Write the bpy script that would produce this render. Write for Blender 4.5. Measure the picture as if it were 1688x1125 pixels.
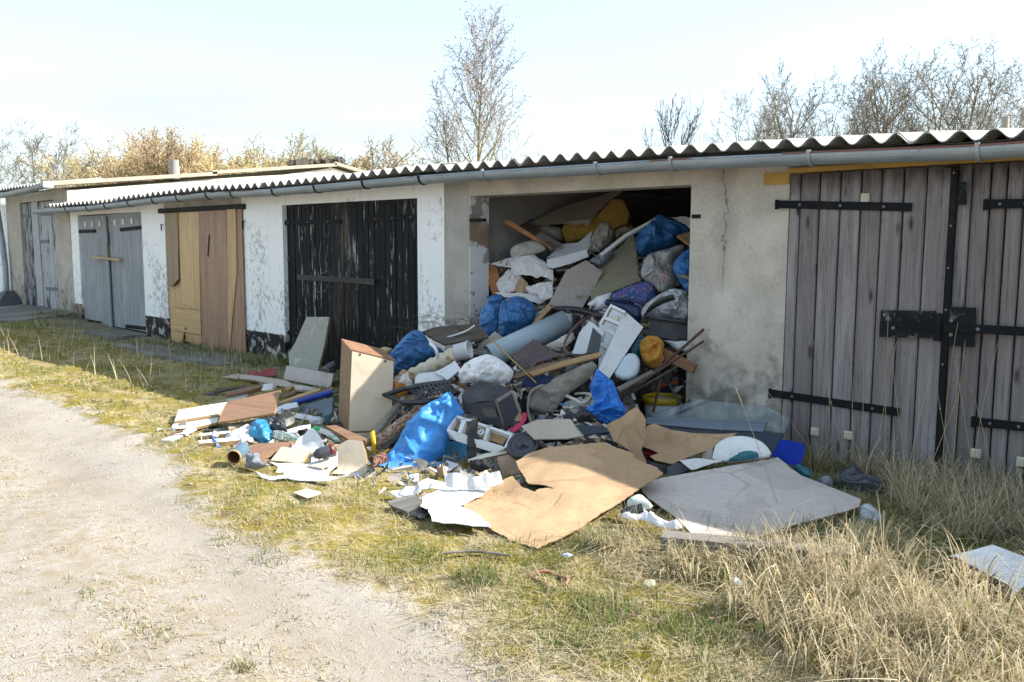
import bpy, bmesh, math, random
import numpy as np
from mathutils import Vector, Matrix, noise, geometry

scene = bpy.context.scene
COL = scene.collection
for _o in list(bpy.data.objects):
    bpy.data.objects.remove(_o)

# ------------------------------------------------------------------ camera, sky, sun, exposure
F_PX, YAW, PITCH, ROLL = 1431.34, 0.7974, 0.1112, 0.0038
CAM = np.array([0.0, -5.5953, 1.4326])


def _axes():
    v = np.array([-math.cos(YAW) * math.cos(PITCH), math.sin(YAW) * math.cos(PITCH), -math.sin(PITCH)])
    r = np.cross(v, [0, 0, 1]); r /= np.linalg.norm(r); u = np.cross(r, v)
    c, s = math.cos(ROLL), math.sin(ROLL)
    return r * c + u * s, -r * s + u * c, v


CR, CU, CV = _axes()
cam_data = bpy.data.cameras.new('camera')
cam = bpy.data.objects.new('camera', cam_data); COL.objects.link(cam)
cam_data.sensor_width = 36.0
cam_data.lens = 36.0 * F_PX / 1688.0
cam_data.clip_end = 3000.0
cam.matrix_world = Matrix(((CR[0], CU[0], -CV[0], CAM[0]), (CR[1], CU[1], -CV[1], CAM[1]),
                           (CR[2], CU[2], -CV[2], CAM[2]), (0, 0, 0, 1)))
scene.camera = cam

SUN = Vector((0.97, 0.86, 1.02)).normalized()          # towards the sun: behind the garages, to the right
SUN_EL = math.asin(SUN.z)
world = bpy.data.worlds.new('World'); scene.world = world; world.use_nodes = True
wt = world.node_tree; wt.nodes.clear()
w_out = wt.nodes.new('ShaderNodeOutputWorld'); w_bg = wt.nodes.new('ShaderNodeBackground')
w_sky = wt.nodes.new('ShaderNodeTexSky'); w_sky.sky_type = 'NISHITA'; w_sky.sun_disc = False
w_sky.sun_elevation = SUN_EL
w_sky.sun_rotation = math.atan2(SUN.x, SUN.y)
w_sky.air_density = 1.0; w_sky.dust_density = 1.2; w_sky.ozone_density = 1.4
# thin high veil of cloud, the same all round
w_tc = wt.nodes.new('ShaderNodeTexCoord'); w_map = wt.nodes.new('ShaderNodeMapping')
w_map.inputs['Scale'].default_value = (1.2, 1.2, 6.0)
w_n = wt.nodes.new('ShaderNodeTexNoise'); w_n.inputs['Scale'].default_value = 1.6
w_n.inputs['Detail'].default_value = 7.0; w_n.inputs['Roughness'].default_value = 0.55
w_r = wt.nodes.new('ShaderNodeValToRGB')
w_r.color_ramp.elements[0].position = 0.36; w_r.color_ramp.elements[0].color = (0.28, 0.28, 0.28, 1)
w_r.color_ramp.elements[1].position = 0.64; w_r.color_ramp.elements[1].color = (0.95, 0.95, 0.95, 1)
w_mix = wt.nodes.new('ShaderNodeMix'); w_mix.data_type = 'RGBA'
w_mix.inputs['B'].default_value = (2.1, 2.5, 2.64, 1)
wt.links.new(w_tc.outputs['Generated'], w_map.inputs['Vector']); wt.links.new(w_map.outputs['Vector'], w_n.inputs['Vector'])
wt.links.new(w_n.outputs['Fac'], w_r.inputs['Fac']); wt.links.new(w_r.outputs['Color'], w_mix.inputs['Factor'])
wt.links.new(w_sky.outputs['Color'], w_mix.inputs['A']); wt.links.new(w_mix.outputs['Result'], w_bg.inputs['Color'])
w_bg.inputs['Strength'].default_value = 0.142
wt.links.new(w_bg.outputs['Background'], w_out.inputs['Surface'])

sun_data = bpy.data.lights.new('sun', 'SUN'); sun_data.energy = 4.0; sun_data.angle = math.radians(0.55)
sun_data.color = (1.0, 0.955, 0.88)
sun = bpy.data.objects.new('sun', sun_data); COL.objects.link(sun)
sun.rotation_euler = SUN.to_track_quat('Z', 'Y').to_euler(); sun.location = (10, 10, 20)

vs = scene.view_settings
vs.view_transform = 'Standard'; vs.look = 'None'; vs.gamma = 1.0; vs.exposure = 1.58
vs.use_curve_mapping = False
scene.cycles.max_bounces = 8; scene.cycles.diffuse_bounces = 3; scene.cycles.glossy_bounces = 3
scene.cycles.transparent_max_bounces = 12; scene.cycles.use_denoising = True
scene.cycles.use_adaptive_sampling = True; scene.cycles.adaptive_threshold = 0.02; scene.cycles.denoising_prefilter = 'FAST'

# ------------------------------------------------------------------ measuring helpers (photograph pixel -> point in the place)


def rays(pts):
    p = np.atleast_2d(np.asarray(pts, float))
    return CV + CR * ((p[:, :1] - 844.0) / F_PX) - CU * ((p[:, 1:2] - 562.5) / F_PX)


def on_y(px, py, y=0.0):
    d = rays([(px, py)])[0]; return CAM + d * ((y - CAM[1]) / d[1])


def on_x(px, py, x):
    d = rays([(px, py)])[0]; return CAM + d * ((x - CAM[0]) / d[0])


def on_z(px, py, z=0.0):
    d = rays([(px, py)])[0]; return CAM + d * ((z - CAM[2]) / d[2])


def sstep(a, b, x):
    t = np.clip((x - a) / (b - a), 0, 1); return t * t * (3 - 2 * t)


def ground_z(x, y):
    x = np.asarray(x, float); y = np.asarray(y, float)
    z = 0.018 * np.sin(x * 1.3 + 0.7 * y) * np.sin(y * 1.7 + 0.4 * x) * sstep(-0.2, -1.2, y)
    z = z + 0.15 * sstep(-13.0, -17.5, x) * sstep(-2.3, -0.3, y)
    z = z - 0.03 * np.exp(-((y + 3.95 + 0.05 * x) / 0.35) ** 2) - 0.03 * np.exp(-((y + 5.4 + 0.05 * x) / 0.4) ** 2)
    z = z + 0.05 * np.exp(-(((x + 1.3) / 0.8) ** 2 + ((y + 2.1) / 0.4) ** 2))
    return z


def heap_z(x, y):
    """height of the tipped-out rubbish slope"""
    x = np.asarray(x, float); y = np.asarray(y, float)
    s = np.interp(y, [-3.0, -2.55, -2.0, -1.4, -0.8, 0.0, 0.8, 1.6, 2.6, 4.0], [0, 0.0, 0.14, 0.30, 0.52, 0.84, 1.24, 1.60, 1.74, 1.76])
    xr = np.interp(y, [-2.5, -1.5, -0.5, 0.0, 0.3], [-3.1, -3.5, -3.95, -3.95, -3.0])
    fr = 1 - 0.88 * sstep(0, 1, (x - xr) / np.interp(y, [-2.0, -0.3, 0.2], [1.2, 0.55, 0.4]))
    xl = np.interp(y, [-2.5, -1.0, 0.0], [-4.6, -5.1, -5.5])
    fl = 1 - 0.70 * sstep(0, 1.1, xl - x) - 0.25 * sstep(1.4, 2.6, xl - x)
    fl = np.where(y > 0.02, 1.0, fl); fr = np.where(y > 0.3, 1.0, fr)
    return s * fr * fl + np.minimum(ground_z(x, y), 0.05)


def hit(pts, lift=0.0, surf=None):
    """points of the rubbish slope (raised by lift) seen through the given photograph pixels"""
    surf = surf or heap_z
    d = rays(pts); n = len(d); lift = np.broadcast_to(np.asarray(lift, float), (n,))
    t0 = np.full(n, 2.2); t = t0.copy(); done = np.zeros(n, bool); res = np.zeros(n)
    step = 0.03
    for _ in range(420):
        t1 = t + step
        p = CAM + d * t1[:, None]
        below = p[:, 2] < surf(p[:, 0], p[:, 1]) + lift
        new = below & ~done
        res[new] = t1[new] - step * 0.5; done |= below; t = t1
        if done.all():
            break
    res[~done] = 9.0
    for _ in range(6):                                  # refine
        p = CAM + d * res[:, None]
        e = p[:, 2] - surf(p[:, 0], p[:, 1]) - lift
        res = res + np.clip(e, -0.05, 0.05) * 0.8
    return CAM + d * res[:, None]


def zr(ox, oy, s):
    return lambda *p: [(ox + a / s, oy + b / s) for a, b in p]


Z2 = zr(440, 230, 2.745); Z3 = zr(780, 290, 4.166); Z4 = zr(780, 470, 4.166); Z5 = zr(260, 510, 3.75)
Z6 = zr(560, 530, 4.168); Z7 = zr(620, 640, 3.836); Z8 = zr(1020, 600, 3.517); ZP = zr(0, 0, 1.0)

# ------------------------------------------------------------------ object helpers


def tag(o, label=None, cat=None, group=None, kind=None):
    if label: o['label'] = label
    if cat: o['category'] = cat
    if group: o['group'] = group
    if kind: o['kind'] = kind
    return o


def empty(name, loc, label=None, cat=None, group=None):
    o = bpy.data.objects.new(name, None); COL.objects.link(o); o.empty_display_size = 0.1
    o.matrix_world = Matrix.Translation(Vector([float(c) for c in loc]))
    return tag(o, label, cat, group)


def link(name, me, parent=None, mats=(), mw=None):
    o = bpy.data.objects.new(name, me); COL.objects.link(o)
    if not me.materials:
        for m in mats: me.materials.append(m)
    if mw is not None: o.matrix_world = mw
    if parent is not None:
        o.parent = parent
        o.matrix_parent_inverse = parent_world(parent).inverted()
    return o


def parent_world(o):
    m = o.matrix_basis.copy()
    if o.parent is not None:
        m = parent_world(o.parent) @ o.matrix_parent_inverse @ m
    return m


def mesh_np(name, V, F, mats=(), mi=None, smooth=False, sm_mask=None):
    """mesh from vertex array and list/array of faces (triangles or quads)"""
    me = bpy.data.meshes.new(name)
    V = np.asarray(V, np.float32)
    if isinstance(F, np.ndarray):
        n, k = F.shape
        me.vertices.add(len(V)); me.vertices.foreach_set('co', V.ravel())
        me.loops.add(n * k); me.loops.foreach_set('vertex_index', F.astype(np.int32).ravel())
        me.polygons.add(n); me.polygons.foreach_set('loop_start', np.arange(0, n * k, k, dtype=np.int32))
        me.update(calc_edges=True)
    else:
        me.from_pydata(V.tolist(), [], [list(map(int, f)) for f in F]); me.update()
    for m in mats: me.materials.append(m)
    if mi is not None: me.polygons.foreach_set('material_index', np.asarray(mi, np.int32))
    if sm_mask is not None: me.polygons.foreach_set('use_smooth', np.asarray(sm_mask, bool))
    elif smooth: me.polygons.foreach_set('use_smooth', np.ones(len(me.polygons), bool))
    return me


class MB:
    """collects boxes, tubes and the like into one mesh"""

    def __init__(self): self.v = []; self.f = []; self.m = []; self.s = []

    def add(self, V, F, m=0, smooth=False):
        o = len(self.v); self.v += [tuple(map(float, p)) for p in V]
        self.f += [[o + i for i in f] for f in F]; self.m += [m] * len(F); self.s += [smooth] * len(F); return self

    def box(self, x0, x1, y0, y1, z0, z1, m=0, mat=None):
        V = [(x, y, z) for z in (z0, z1) for y in (y0, y1) for x in (x0, x1)]
        if mat is not None: V = [tuple(mat @ Vector(p)) for p in V]
        return self.add(V, [(0, 2, 3, 1), (4, 5, 7, 6), (0, 1, 5, 4), (2, 6, 7, 3), (0, 4, 6, 2), (1, 3, 7, 5)], m)

    def cbox(self, x0, x1, y0, y1, z0, z1, c=0.004, m=0, mat=None):
        """box whose four edges along z (front y0 side) are chamfered: a plank"""
        P = [(x0, y0 + c), (x0 + c, y0), (x1 - c, y0), (x1, y0 + c), (x1, y1), (x0, y1)]
        V = [(x, y, z0) for x, y in P] + [(x, y, z1) for x, y in P]
        if mat is not None: V = [tuple(mat @ Vector(p)) for p in V]
        F = [(i, (i + 1) % 6, 6 + (i + 1) % 6, 6 + i) for i in range(6)] + [(5, 4, 3, 2, 1, 0), (6, 7, 8, 9, 10, 11)]
        return self.add(V, F, m)

    def tube(self, pts, r, n=8, m=0, caps=True, smooth=True):
        P = [Vector([float(c) for c in p]) for p in pts]; k = len(P)
        rr = r if hasattr(r, '__len__') else [r] * k
        V = []; up = None
        for i, p in enumerate(P):
            d = (P[min(i + 1, k - 1)] - P[max(i - 1, 0)]).normalized()
            if up is None:
                up = d.cross(Vector((0, 0, 1)))
                if up.length < 1e-3: up = d.cross(Vector((1, 0, 0)))
            up = (up - d * up.dot(d)).normalized(); w = d.cross(up)
            for j in range(n):
                a = 2 * math.pi * j / n; V.append(p + (up * math.cos(a) + w * math.sin(a)) * rr[i])
        F = [(i * n + j, i * n + (j + 1) % n, (i + 1) * n + (j + 1) % n, (i + 1) * n + j) for i in range(k - 1) for j in range(n)]
        self.add(V, F, m, smooth)
        if caps:
            self.add([V[j] for j in range(n)], [tuple(reversed(range(n)))], m)
            self.add([V[(k - 1) * n + j] for j in range(n)], [tuple(range(n))], m)
        return self

    def lathe(self, prof, n=24, m=0, mat=None, smooth=True):
        """profile of (radius, z) turned about z"""
        k = len(prof); V = []
        for r_, z_ in prof:
            for j in range(n):
                a = 2 * math.pi * j / n; V.append(Vector((r_ * math.cos(a), r_ * math.sin(a), z_)))
        if mat is not None: V = [mat @ p for p in V]
        F = [(i * n + j, i * n + (j + 1) % n, (i + 1) * n + (j + 1) % n, (i + 1) * n + j) for i in range(k - 1) for j in range(n)]
        return self.add(V, F, m, smooth)

    def build(self, name, mats, parent=None, mw=None):
        me = mesh_np(name, np.array(self.v), self.f, mats if isinstance(mats, (list, tuple)) else [mats], self.m, sm_mask=self.s)
        return link(name, me, parent, (), mw)


def frame(origin, xaxis, normal):
    """object matrix with local x along xaxis and local z along normal"""
    n = Vector([float(c) for c in normal]).normalized(); x = Vector([float(c) for c in xaxis]); x = (x - n * x.dot(n)).normalized(); y = n.cross(x)
    o = Vector([float(c) for c in origin])
    return Matrix(((x.x, y.x, n.x, o.x), (x.y, y.y, n.y, o.y), (x.z, y.z, n.z, o.z), (0, 0, 0, 1)))


# ------------------------------------------------------------------ materials


class NT:
    def __init__(self, name):
        self.m = bpy.data.materials.new(name); self.m.use_nodes = True
        self.t = self.m.node_tree; self.t.nodes.clear()
        self.out = self.n('ShaderNodeOutputMaterial'); self.b = self.n('ShaderNodeBsdfPrincipled')
        self.l(self.b.outputs[0], self.out.inputs['Surface'])
        self._oc = None

    def n(self, k): return self.t.nodes.new(k)
    def l(self, a, b): self.t.links.new(a, b)

    def put(self, sock, v):
        if isinstance(v, bpy.types.NodeSocket): self.l(v, sock)
        elif isinstance(v, (tuple, list)) and len(v) == 3 and sock.type == 'RGBA': sock.default_value = (*v, 1)
        else: sock.default_value = v

    def oc(self, scale=(1, 1, 1), rand=True, rot=(0, 0, 0)):
        """object coordinates, shifted by a random amount for each object"""
        if self._oc is None:
            tc = self.n('ShaderNodeTexCoord'); self._oc = tc.outputs['Object']
            if rand:
                oi = self.n('ShaderNodeObjectInfo'); mu = self.n('ShaderNodeMath'); mu.operation = 'MULTIPLY'; mu.inputs[1].default_value = 37.0
                self.l(oi.outputs['Random'], mu.inputs[0])
                ad = self.n('ShaderNodeVectorMath'); ad.operation = 'ADD'; self.l(self._oc, ad.inputs[0]); self.l(mu.outputs[0], ad.inputs[1])
                self._raw = self._oc; self._oc = ad.outputs[0]
        mp = self.n('ShaderNodeMapping'); mp.inputs['Scale'].default_value = scale; mp.inputs['Rotation'].default_value = rot
        self.l(self._oc, mp.inputs['Vector']); return mp.outputs['Vector']

    def pos(self):
        g = self.n('ShaderNodeNewGeometry'); s = self.n('ShaderNodeSeparateXYZ'); self.l(g.outputs['Position'], s.inputs[0])
        return s.outputs[0], s.outputs[1], s.outputs[2], g.outputs['Position']

    def noise(self, scale=5, detail=4, rough=0.55, vec=None, dist=0.0):
        k = self.n('ShaderNodeTexNoise'); k.inputs['Scale'].default_value = scale; k.inputs['Detail'].default_value = detail
        k.inputs['Roughness'].default_value = rough; k.inputs['Distortion'].default_value = dist
        self.l(vec if vec is not None else self.oc(), k.inputs['Vector']); return k.outputs['Fac']

    def vor(self, scale=5, vec=None, feature='F1', out='Distance', rnd=1.0):
        k = self.n('ShaderNodeTexVoronoi'); k.feature = feature; k.inputs['Scale'].default_value = scale; k.inputs['Randomness'].default_value = rnd
        self.l(vec if vec is not None else self.oc(), k.inputs['Vector']); return k.outputs[out]

    def ramp(self, fac, *stops, interp='LINEAR'):
        k = self.n('ShaderNodeValToRGB'); self.l(fac, k.inputs['Fac']); e = k.color_ramp.elements; k.color_ramp.interpolation = interp
        while len(e) < len(stops): e.new(0.5)
        for i, (p, c) in enumerate(stops):
            e[i].position = p; e[i].color = (c, c, c, 1) if not isinstance(c, tuple) else (*c, 1)
        return k.outputs['Color']

    def mix(self, fac, a, b, mode='MIX'):
        k = self.n('ShaderNodeMix'); k.data_type = 'RGBA'; k.blend_type = mode
        self.put(k.inputs['Factor'], fac); self.put(k.inputs['A'], a); self.put(k.inputs['B'], b); return k.outputs['Result']

    def math(self, op, a, b=0.0, c=None):
        k = self.n('ShaderNodeMath'); k.operation = op; self.put(k.inputs[0], a); self.put(k.inputs[1], b)
        if c is not None: self.put(k.inputs[2], c)
        return k.outputs[0]

    def bump(self, h, strength=0.3, dist=0.01, prev=None):
        k = self.n('ShaderNodeBump'); k.inputs['Strength'].default_value = strength; k.inputs['Distance'].default_value = dist
        self.l(h, k.inputs['Height'])
        if prev is not None: self.l(prev, k.inputs['Normal'])
        return k.outputs['Normal']

    def done(self, col, rough=0.7, normal=None, metal=0.0, spec=None, trans=None, alpha=None, coat=None, ior=None):
        B = self.b.inputs
        self.put(B['Base Color'], col); self.put(B['Roughness'], rough); self.put(B['Metallic'], metal)
        if normal is not None: self.l(normal, B['Normal'])
        if spec is not None: self.put(B['Specular IOR Level'], spec)
        if trans is not None: self.put(B['Transmission Weight'], trans)
        if alpha is not None: self.put(B['Alpha'], alpha)
        if coat is not None: self.put(B['Coat Weight'], coat)
        if ior is not None: self.put(B['IOR'], ior)
        return self.m


def sc(c, k): return tuple(min(1.0, x * k) for x in c)


_plain = {}


def M(name, col, rough=0.6, var=0.18, bump=0.15, bs=40, dirt=0.25, dirtcol=(0.11, 0.085, 0.055), metal=0.0, spec=0.4, coat=None):
    """worn, slightly dirty solid-coloured surface"""
    if name in _plain: return _plain[name]
    k = NT(name); a = k.noise(3.2, 5, 0.6); b = k.noise(bs, 4, 0.6)
    c = k.mix(k.ramp(a, (0.3, 0.0), (0.72, 1.0)), sc(col, 1 - var), sc(col, 1 + var * 0.55))
    c = k.mix(k.ramp(b, (0.35, 0.0), (0.75, 0.35)), c, sc(col, 0.82))
    d = k.noise(7.5, 7, 0.68, dist=0.6)
    c = k.mix(k.math('MULTIPLY', k.ramp(d, (0.52, 0.0), (0.72, 1.0)), dirt), c, dirtcol)
    sp = k.noise(60, 3, 0.7)
    c = k.mix(k.math('MULTIPLY', k.ramp(sp, (0.70, 0.0), (0.76, 1.0)), dirt * 1.4), c, sc(dirtcol, 0.6))
    r = k.math('MULTIPLY_ADD', a, 0.25, rough - 0.12)
    _plain[name] = k.done(c, r, k.bump(b, bump, 0.004), metal, spec, coat=coat); return _plain[name]


def MW(name, c1, c2, rough=0.65, axis=0, scale=1.0, bump=0.3, dirt=0.2, dirtcol=(0.08, 0.06, 0.045), knots=0.0):
    """wood with the grain along a local axis"""
    if name in _plain: return _plain[name]
    k = NT(name); s = [22 * scale, 22 * scale, 22 * scale]; s[axis] = 0.9 * scale
    g = k.noise(1.0, 6, 0.62, k.oc(tuple(s)), 0.9)
    s2 = [90 * scale, 90 * scale, 90 * scale]; s2[axis] = 2.5 * scale
    h = k.noise(1.0, 4, 0.6, k.oc(tuple(s2)))
    c = k.mix(k.ramp(g, (0.3, 0.0), (0.7, 1.0)), c1, c2)
    c = k.mix(k.math('MULTIPLY', k.ramp(h, (0.45, 0.0), (0.7, 1.0)), 0.5), c, sc(c1, 0.55))
    d = k.noise(5, 7, 0.65, dist=0.5)
    c = k.mix(k.math('MULTIPLY', k.ramp(d, (0.5, 0.0), (0.72, 1.0)), dirt), c, dirtcol)
    if knots:
        s3 = [7, 7, 7]; s3[axis] = 2.2
        v = k.vor(1.0, k.oc(tuple(s3)), rnd=1.0)
        c = k.mix(k.math('MULTIPLY', k.ramp(v, (0.05, 1.0), (0.14, 0.0)), knots), c, sc(c1, 0.25))
    _plain[name] = k.done(c, rough, k.bump(h, bump, 0.003), spec=0.3); return _plain[name]


def MF(name, col, rough=0.32, crease=0.5, scale=9, trans=0.0, alpha=None, col2=None, spec=0.5, fold=1.0, sheen=None):
    """thin plastic film: bags and sheets"""
    if name in _plain: return _plain[name]
    k = NT(name)
    w = k.noise(4, 3, 0.5, dist=0.8)
    v = k.vor(scale, k.oc((1, 1.6, 1)), 'DISTANCE_TO_EDGE', rnd=1.0)
    v2 = k.noise(scale * 2.2, 5, 0.55, k.oc((0.6, 2.3, 1)), 1.8)
    f = k.noise(scale * 0.8, 4, 0.5, dist=2.2)
    c = k.mix(k.ramp(w, (0.35, 0.0), (0.7, 1.0)), sc(col, 0.86), col2 or sc(col, 1.12))
    n1 = k.bump(f, 0.35 * fold * crease * 2, 0.03); n2 = k.bump(v2, crease, 0.012, n1); n3 = k.bump(k.ramp(v, (0, 0.0), (0.12, 1.0)), crease * 0.45, 0.006, n2)
    m = k.done(c, rough, n3, 0.0, spec, alpha=alpha)
    if trans:
        tr = k.n('ShaderNodeBsdfTranslucent'); k.put(tr.inputs['Color'], sc(col, 1.1)); k.l(n3, tr.inputs['Normal'])
        mx = k.n('ShaderNodeMixShader'); mx.inputs[0].default_value = trans
        k.l(k.b.outputs[0], mx.inputs[1]); k.l(tr.outputs[0], mx.inputs[2]); k.l(mx.outputs[0], k.out.inputs['Surface'])
    _plain[name] = m; return m


def MC(name, col, scale=160, rough=0.9, var=0.2, dirt=0.3, wave=True):
    """cloth"""
    if name in _plain: return _plain[name]
    k = NT(name); a = k.noise(4, 5, 0.6); w = k.noise(scale, 3, 0.6)
    c = k.mix(k.ramp(a, (0.3, 0.0), (0.7, 1.0)), sc(col, 1 - var), sc(col, 1 + var * 0.5))
    d = k.noise(6, 7, 0.66, dist=0.5)
    c = k.mix(k.math('MULTIPLY', k.ramp(d, (0.5, 0.0), (0.7, 1.0)), dirt), c, (0.1, 0.08, 0.055))
    n1 = k.bump(k.noise(14, 4, 0.5, dist=1.5), 0.45, 0.012)
    _plain[name] = k.done(c, rough, k.bump(w, 0.25, 0.003, n1), spec=0.15); return _plain[name]

# ------------------------------------------------------------------ masonry and roof materials


def mat_white_wall():
    k = NT('peeling_white_paint'); k.oc(rand=False); x, y, z, p = k.pos()
    blot = k.noise(1.0, 6, 0.62, k.oc((1.6, 1.6, 1.1))); fine = k.noise(1.0, 8, 0.74, k.oc((17, 17, 11)), 0.5); grain = k.noise(160, 3, 0.6)
    paint = k.mix(k.ramp(blot, (0.3, 0.0), (0.75, 1.0)), (0.78, 0.78, 0.775), (0.88, 0.88, 0.87))
    plaster = k.mix(k.ramp(k.noise(22, 5, 0.6), (0.3, 0.0), (0.7, 1.0)), (0.32, 0.31, 0.29), (0.47, 0.46, 0.43))
    low = k.math('MULTIPLY', k.math('SUBTRACT', 1.5, z), 0.05)
    m = k.math('ADD', k.math('ADD', k.math('MULTIPLY', fine, 0.62), k.math('MULTIPLY', blot, 0.42)), low)
    peel = k.ramp(m, (0.565, 0.0), (0.615, 1.0))
    c = k.mix(k.math('MULTIPLY', peel, 0.85), paint, plaster)
    # dark drips and soot
    dr = k.noise(1.0, 5, 0.6, k.oc((14, 14, 0.6))); c = k.mix(k.math('MULTIPLY', k.ramp(dr, (0.55, 0.0), (0.75, 1.0)), 0.25), c, (0.22, 0.21, 0.2))
    # tarred plinth, scuffed through to the render and the brick
    edge = k.math('SUBTRACT', k.math('ADD', 0.325, k.math('MULTIPLY', k.math('SUBTRACT', fine, 0.5), 0.05)), z)
    plinth = k.ramp(edge, (0.0, 0.0), (0.012, 1.0))
    tarm = k.noise(6, 7, 0.7, dist=0.5)
    tar = k.mix(k.ramp(tarm, (0.54, 0.0), (0.57, 1.0)), (0.018, 0.018, 0.02), (0.42, 0.40, 0.37))
    tar = k.mix(k.ramp(k.noise(3.1, 5, 0.6), (0.57, 0.0), (0.62, 1.0)), tar, (0.33, 0.2, 0.15))
    c = k.mix(plinth, c, tar)
    n1 = k.bump(peel, 0.35, -0.004); n2 = k.bump(grain, 0.25, 0.003, n1)
    return k.done(c, 0.85, k.bump(k.noise(7, 4, 0.6), 0.3, 0.01, n2), spec=0.25)


def mat_render(name, a, b, crack=None, damp=True, white=0.0):
    k = NT(name); k.oc(rand=False); x, y, z, p = k.pos()
    blot = k.noise(1.7, 6, 0.62); fine = k.noise(40, 6, 0.7); grain = k.vor(140)
    c = k.mix(k.ramp(blot, (0.32, 0.0), (0.7, 1.0)), a, b)
    c = k.mix(k.ramp(fine, (0.28, 0.5), (0.55, 0.0)), c, sc(a, 0.6)); c = k.mix(k.ramp(k.noise(75, 3, 0.7), (0.68, 0.0), (0.73, 0.7)), c, sc(b, 1.5))
    patch = k.ramp(k.noise(2.6, 3, 0.5, dist=0.4), (0.47, 0.0), (0.66, 1.0))
    c = k.mix(k.math('MULTIPLY', patch, 0.5), c, sc(b, 1.1))
    if damp:      # algae and damp blotches creeping up from the ground
        dm = k.math('ADD', k.math('MULTIPLY', k.noise(5, 8, 0.72), 1.0), k.math('MULTIPLY', k.math('SUBTRACT', 0.75, z), 0.22))
        c = k.mix(k.math('MULTIPLY', k.ramp(dm, (0.52, 0.0), (0.68, 1.0)), 0.75), c, (0.085, 0.085, 0.075))
    if white:
        wm = k.math('ADD', k.noise(7, 7, 0.7, k.oc((1, 1, 0.6))), white)
        c = k.mix(k.ramp(wm, (0.64, 0.0), (0.66, 1.0)), c, (0.72, 0.72, 0.72))
    nrm = k.bump(fine, 0.45, 0.006); nrm = k.bump(grain, 0.2, 0.002, nrm)
    if crack is not None:
        cx = k.math('ADD', x, k.math('MULTIPLY', k.math('SUBTRACT', k.noise(4.5, 6, 0.7), 0.5), 0.30))
        d = k.math('ABSOLUTE', k.math('SUBTRACT', cx, crack))
        up = k.ramp(k.math('ADD', k.math('SUBTRACT', z, 1.0), k.math('MULTIPLY', k.noise(3, 2, 0.5), 0.3)), (0.22, 0.0), (0.42, 1.0))
        ln = k.math('MULTIPLY', k.ramp(d, (0.0006, 0.7), (0.0026, 0.0)), up)
        c = k.mix(k.math('MULTIPLY', k.math('MULTIPLY', k.ramp(d, (0.03, 1.0), (0.11, 0.0)), up), 0.35), c, sc(a, 0.6))
        c = k.mix(ln, c, (0.02, 0.018, 0.015)); nrm = k.bump(ln, 0.9, -0.01, nrm)
    return k.done(c, 0.9, nrm, spec=0.2)


def mat_jamb():
    k = NT('chipped_jamb_paint'); k.oc(rand=False); x, y, z, p = k.pos()
    fine = k.noise(6, 7, 0.7); zz = k.math('ABSOLUTE', k.math('SUBTRACT', k.math('ADD', z, k.math('MULTIPLY', y, 0.45)), 1.60))
    band = k.math('ADD', zz, k.math('MULTIPLY', k.math('SUBTRACT', fine, 0.5), 0.28))
    brick = k.ramp(band, (0.13, 1.0), (0.14, 0.0))
    bc = k.mix(k.ramp(k.noise(3, 3, 0.5), (0.4, 0.0), (0.6, 1.0)), (0.42, 0.39, 0.31), (0.30, 0.21, 0.16))
    rest = k.mix(k.ramp(k.noise(4, 6, 0.65), (0.54, 0.0), (0.56, 1.0)), (0.74, 0.75, 0.76), (0.36, 0.35, 0.33))
    c = k.mix(brick, rest, bc)
    return k.done(c, 0.88, k.bump(brick, 0.6, -0.012, k.bump(k.noise(50, 4, 0.6), 0.3, 0.005)), spec=0.2)


WHITE_WALL = mat_white_wall()
GREY_WALL = mat_render('grey_render', (0.37, 0.335, 0.285), (0.54, 0.49, 0.42), crack=-3.32)
PILASTER = mat_render('pilaster_render', (0.30, 0.28, 0.25), (0.42, 0.395, 0.355), white=-0.06)
DIRTY_RENDER = mat_render('sooted_render', (0.18, 0.165, 0.14), (0.5, 0.47, 0.42), damp=False)
INSIDE = mat_render('inside_render', (0.27, 0.265, 0.26), (0.38, 0.37, 0.36), damp=False)
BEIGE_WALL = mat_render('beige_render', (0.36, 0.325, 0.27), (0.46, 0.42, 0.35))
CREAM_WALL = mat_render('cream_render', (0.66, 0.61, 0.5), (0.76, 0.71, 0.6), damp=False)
JAMB = mat_jamb()
CONC = mat_render('rough_concrete', (0.11, 0.105, 0.09), (0.24, 0.23, 0.205), damp=False)


def mat_sheet():
    k = NT('fibre_cement'); k.oc(rand=False)
    c = k.mix(k.ramp(k.noise(2.5, 6, 0.65), (0.3, 0.0), (0.7, 1.0)), (0.30, 0.29, 0.265), (0.50, 0.48, 0.44))
    lich = k.noise(30, 6, 0.75)
    c = k.mix(k.ramp(lich, (0.56, 0.0), (0.62, 0.8)), c, (0.16, 0.155, 0.13))
    c = k.mix(k.ramp(k.noise(55, 4, 0.7), (0.64, 0.0), (0.68, 0.7)), c, (0.6, 0.6, 0.55))
    return k.done(c, 0.92, k.bump(lich, 0.4, 0.004), spec=0.15)


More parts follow.
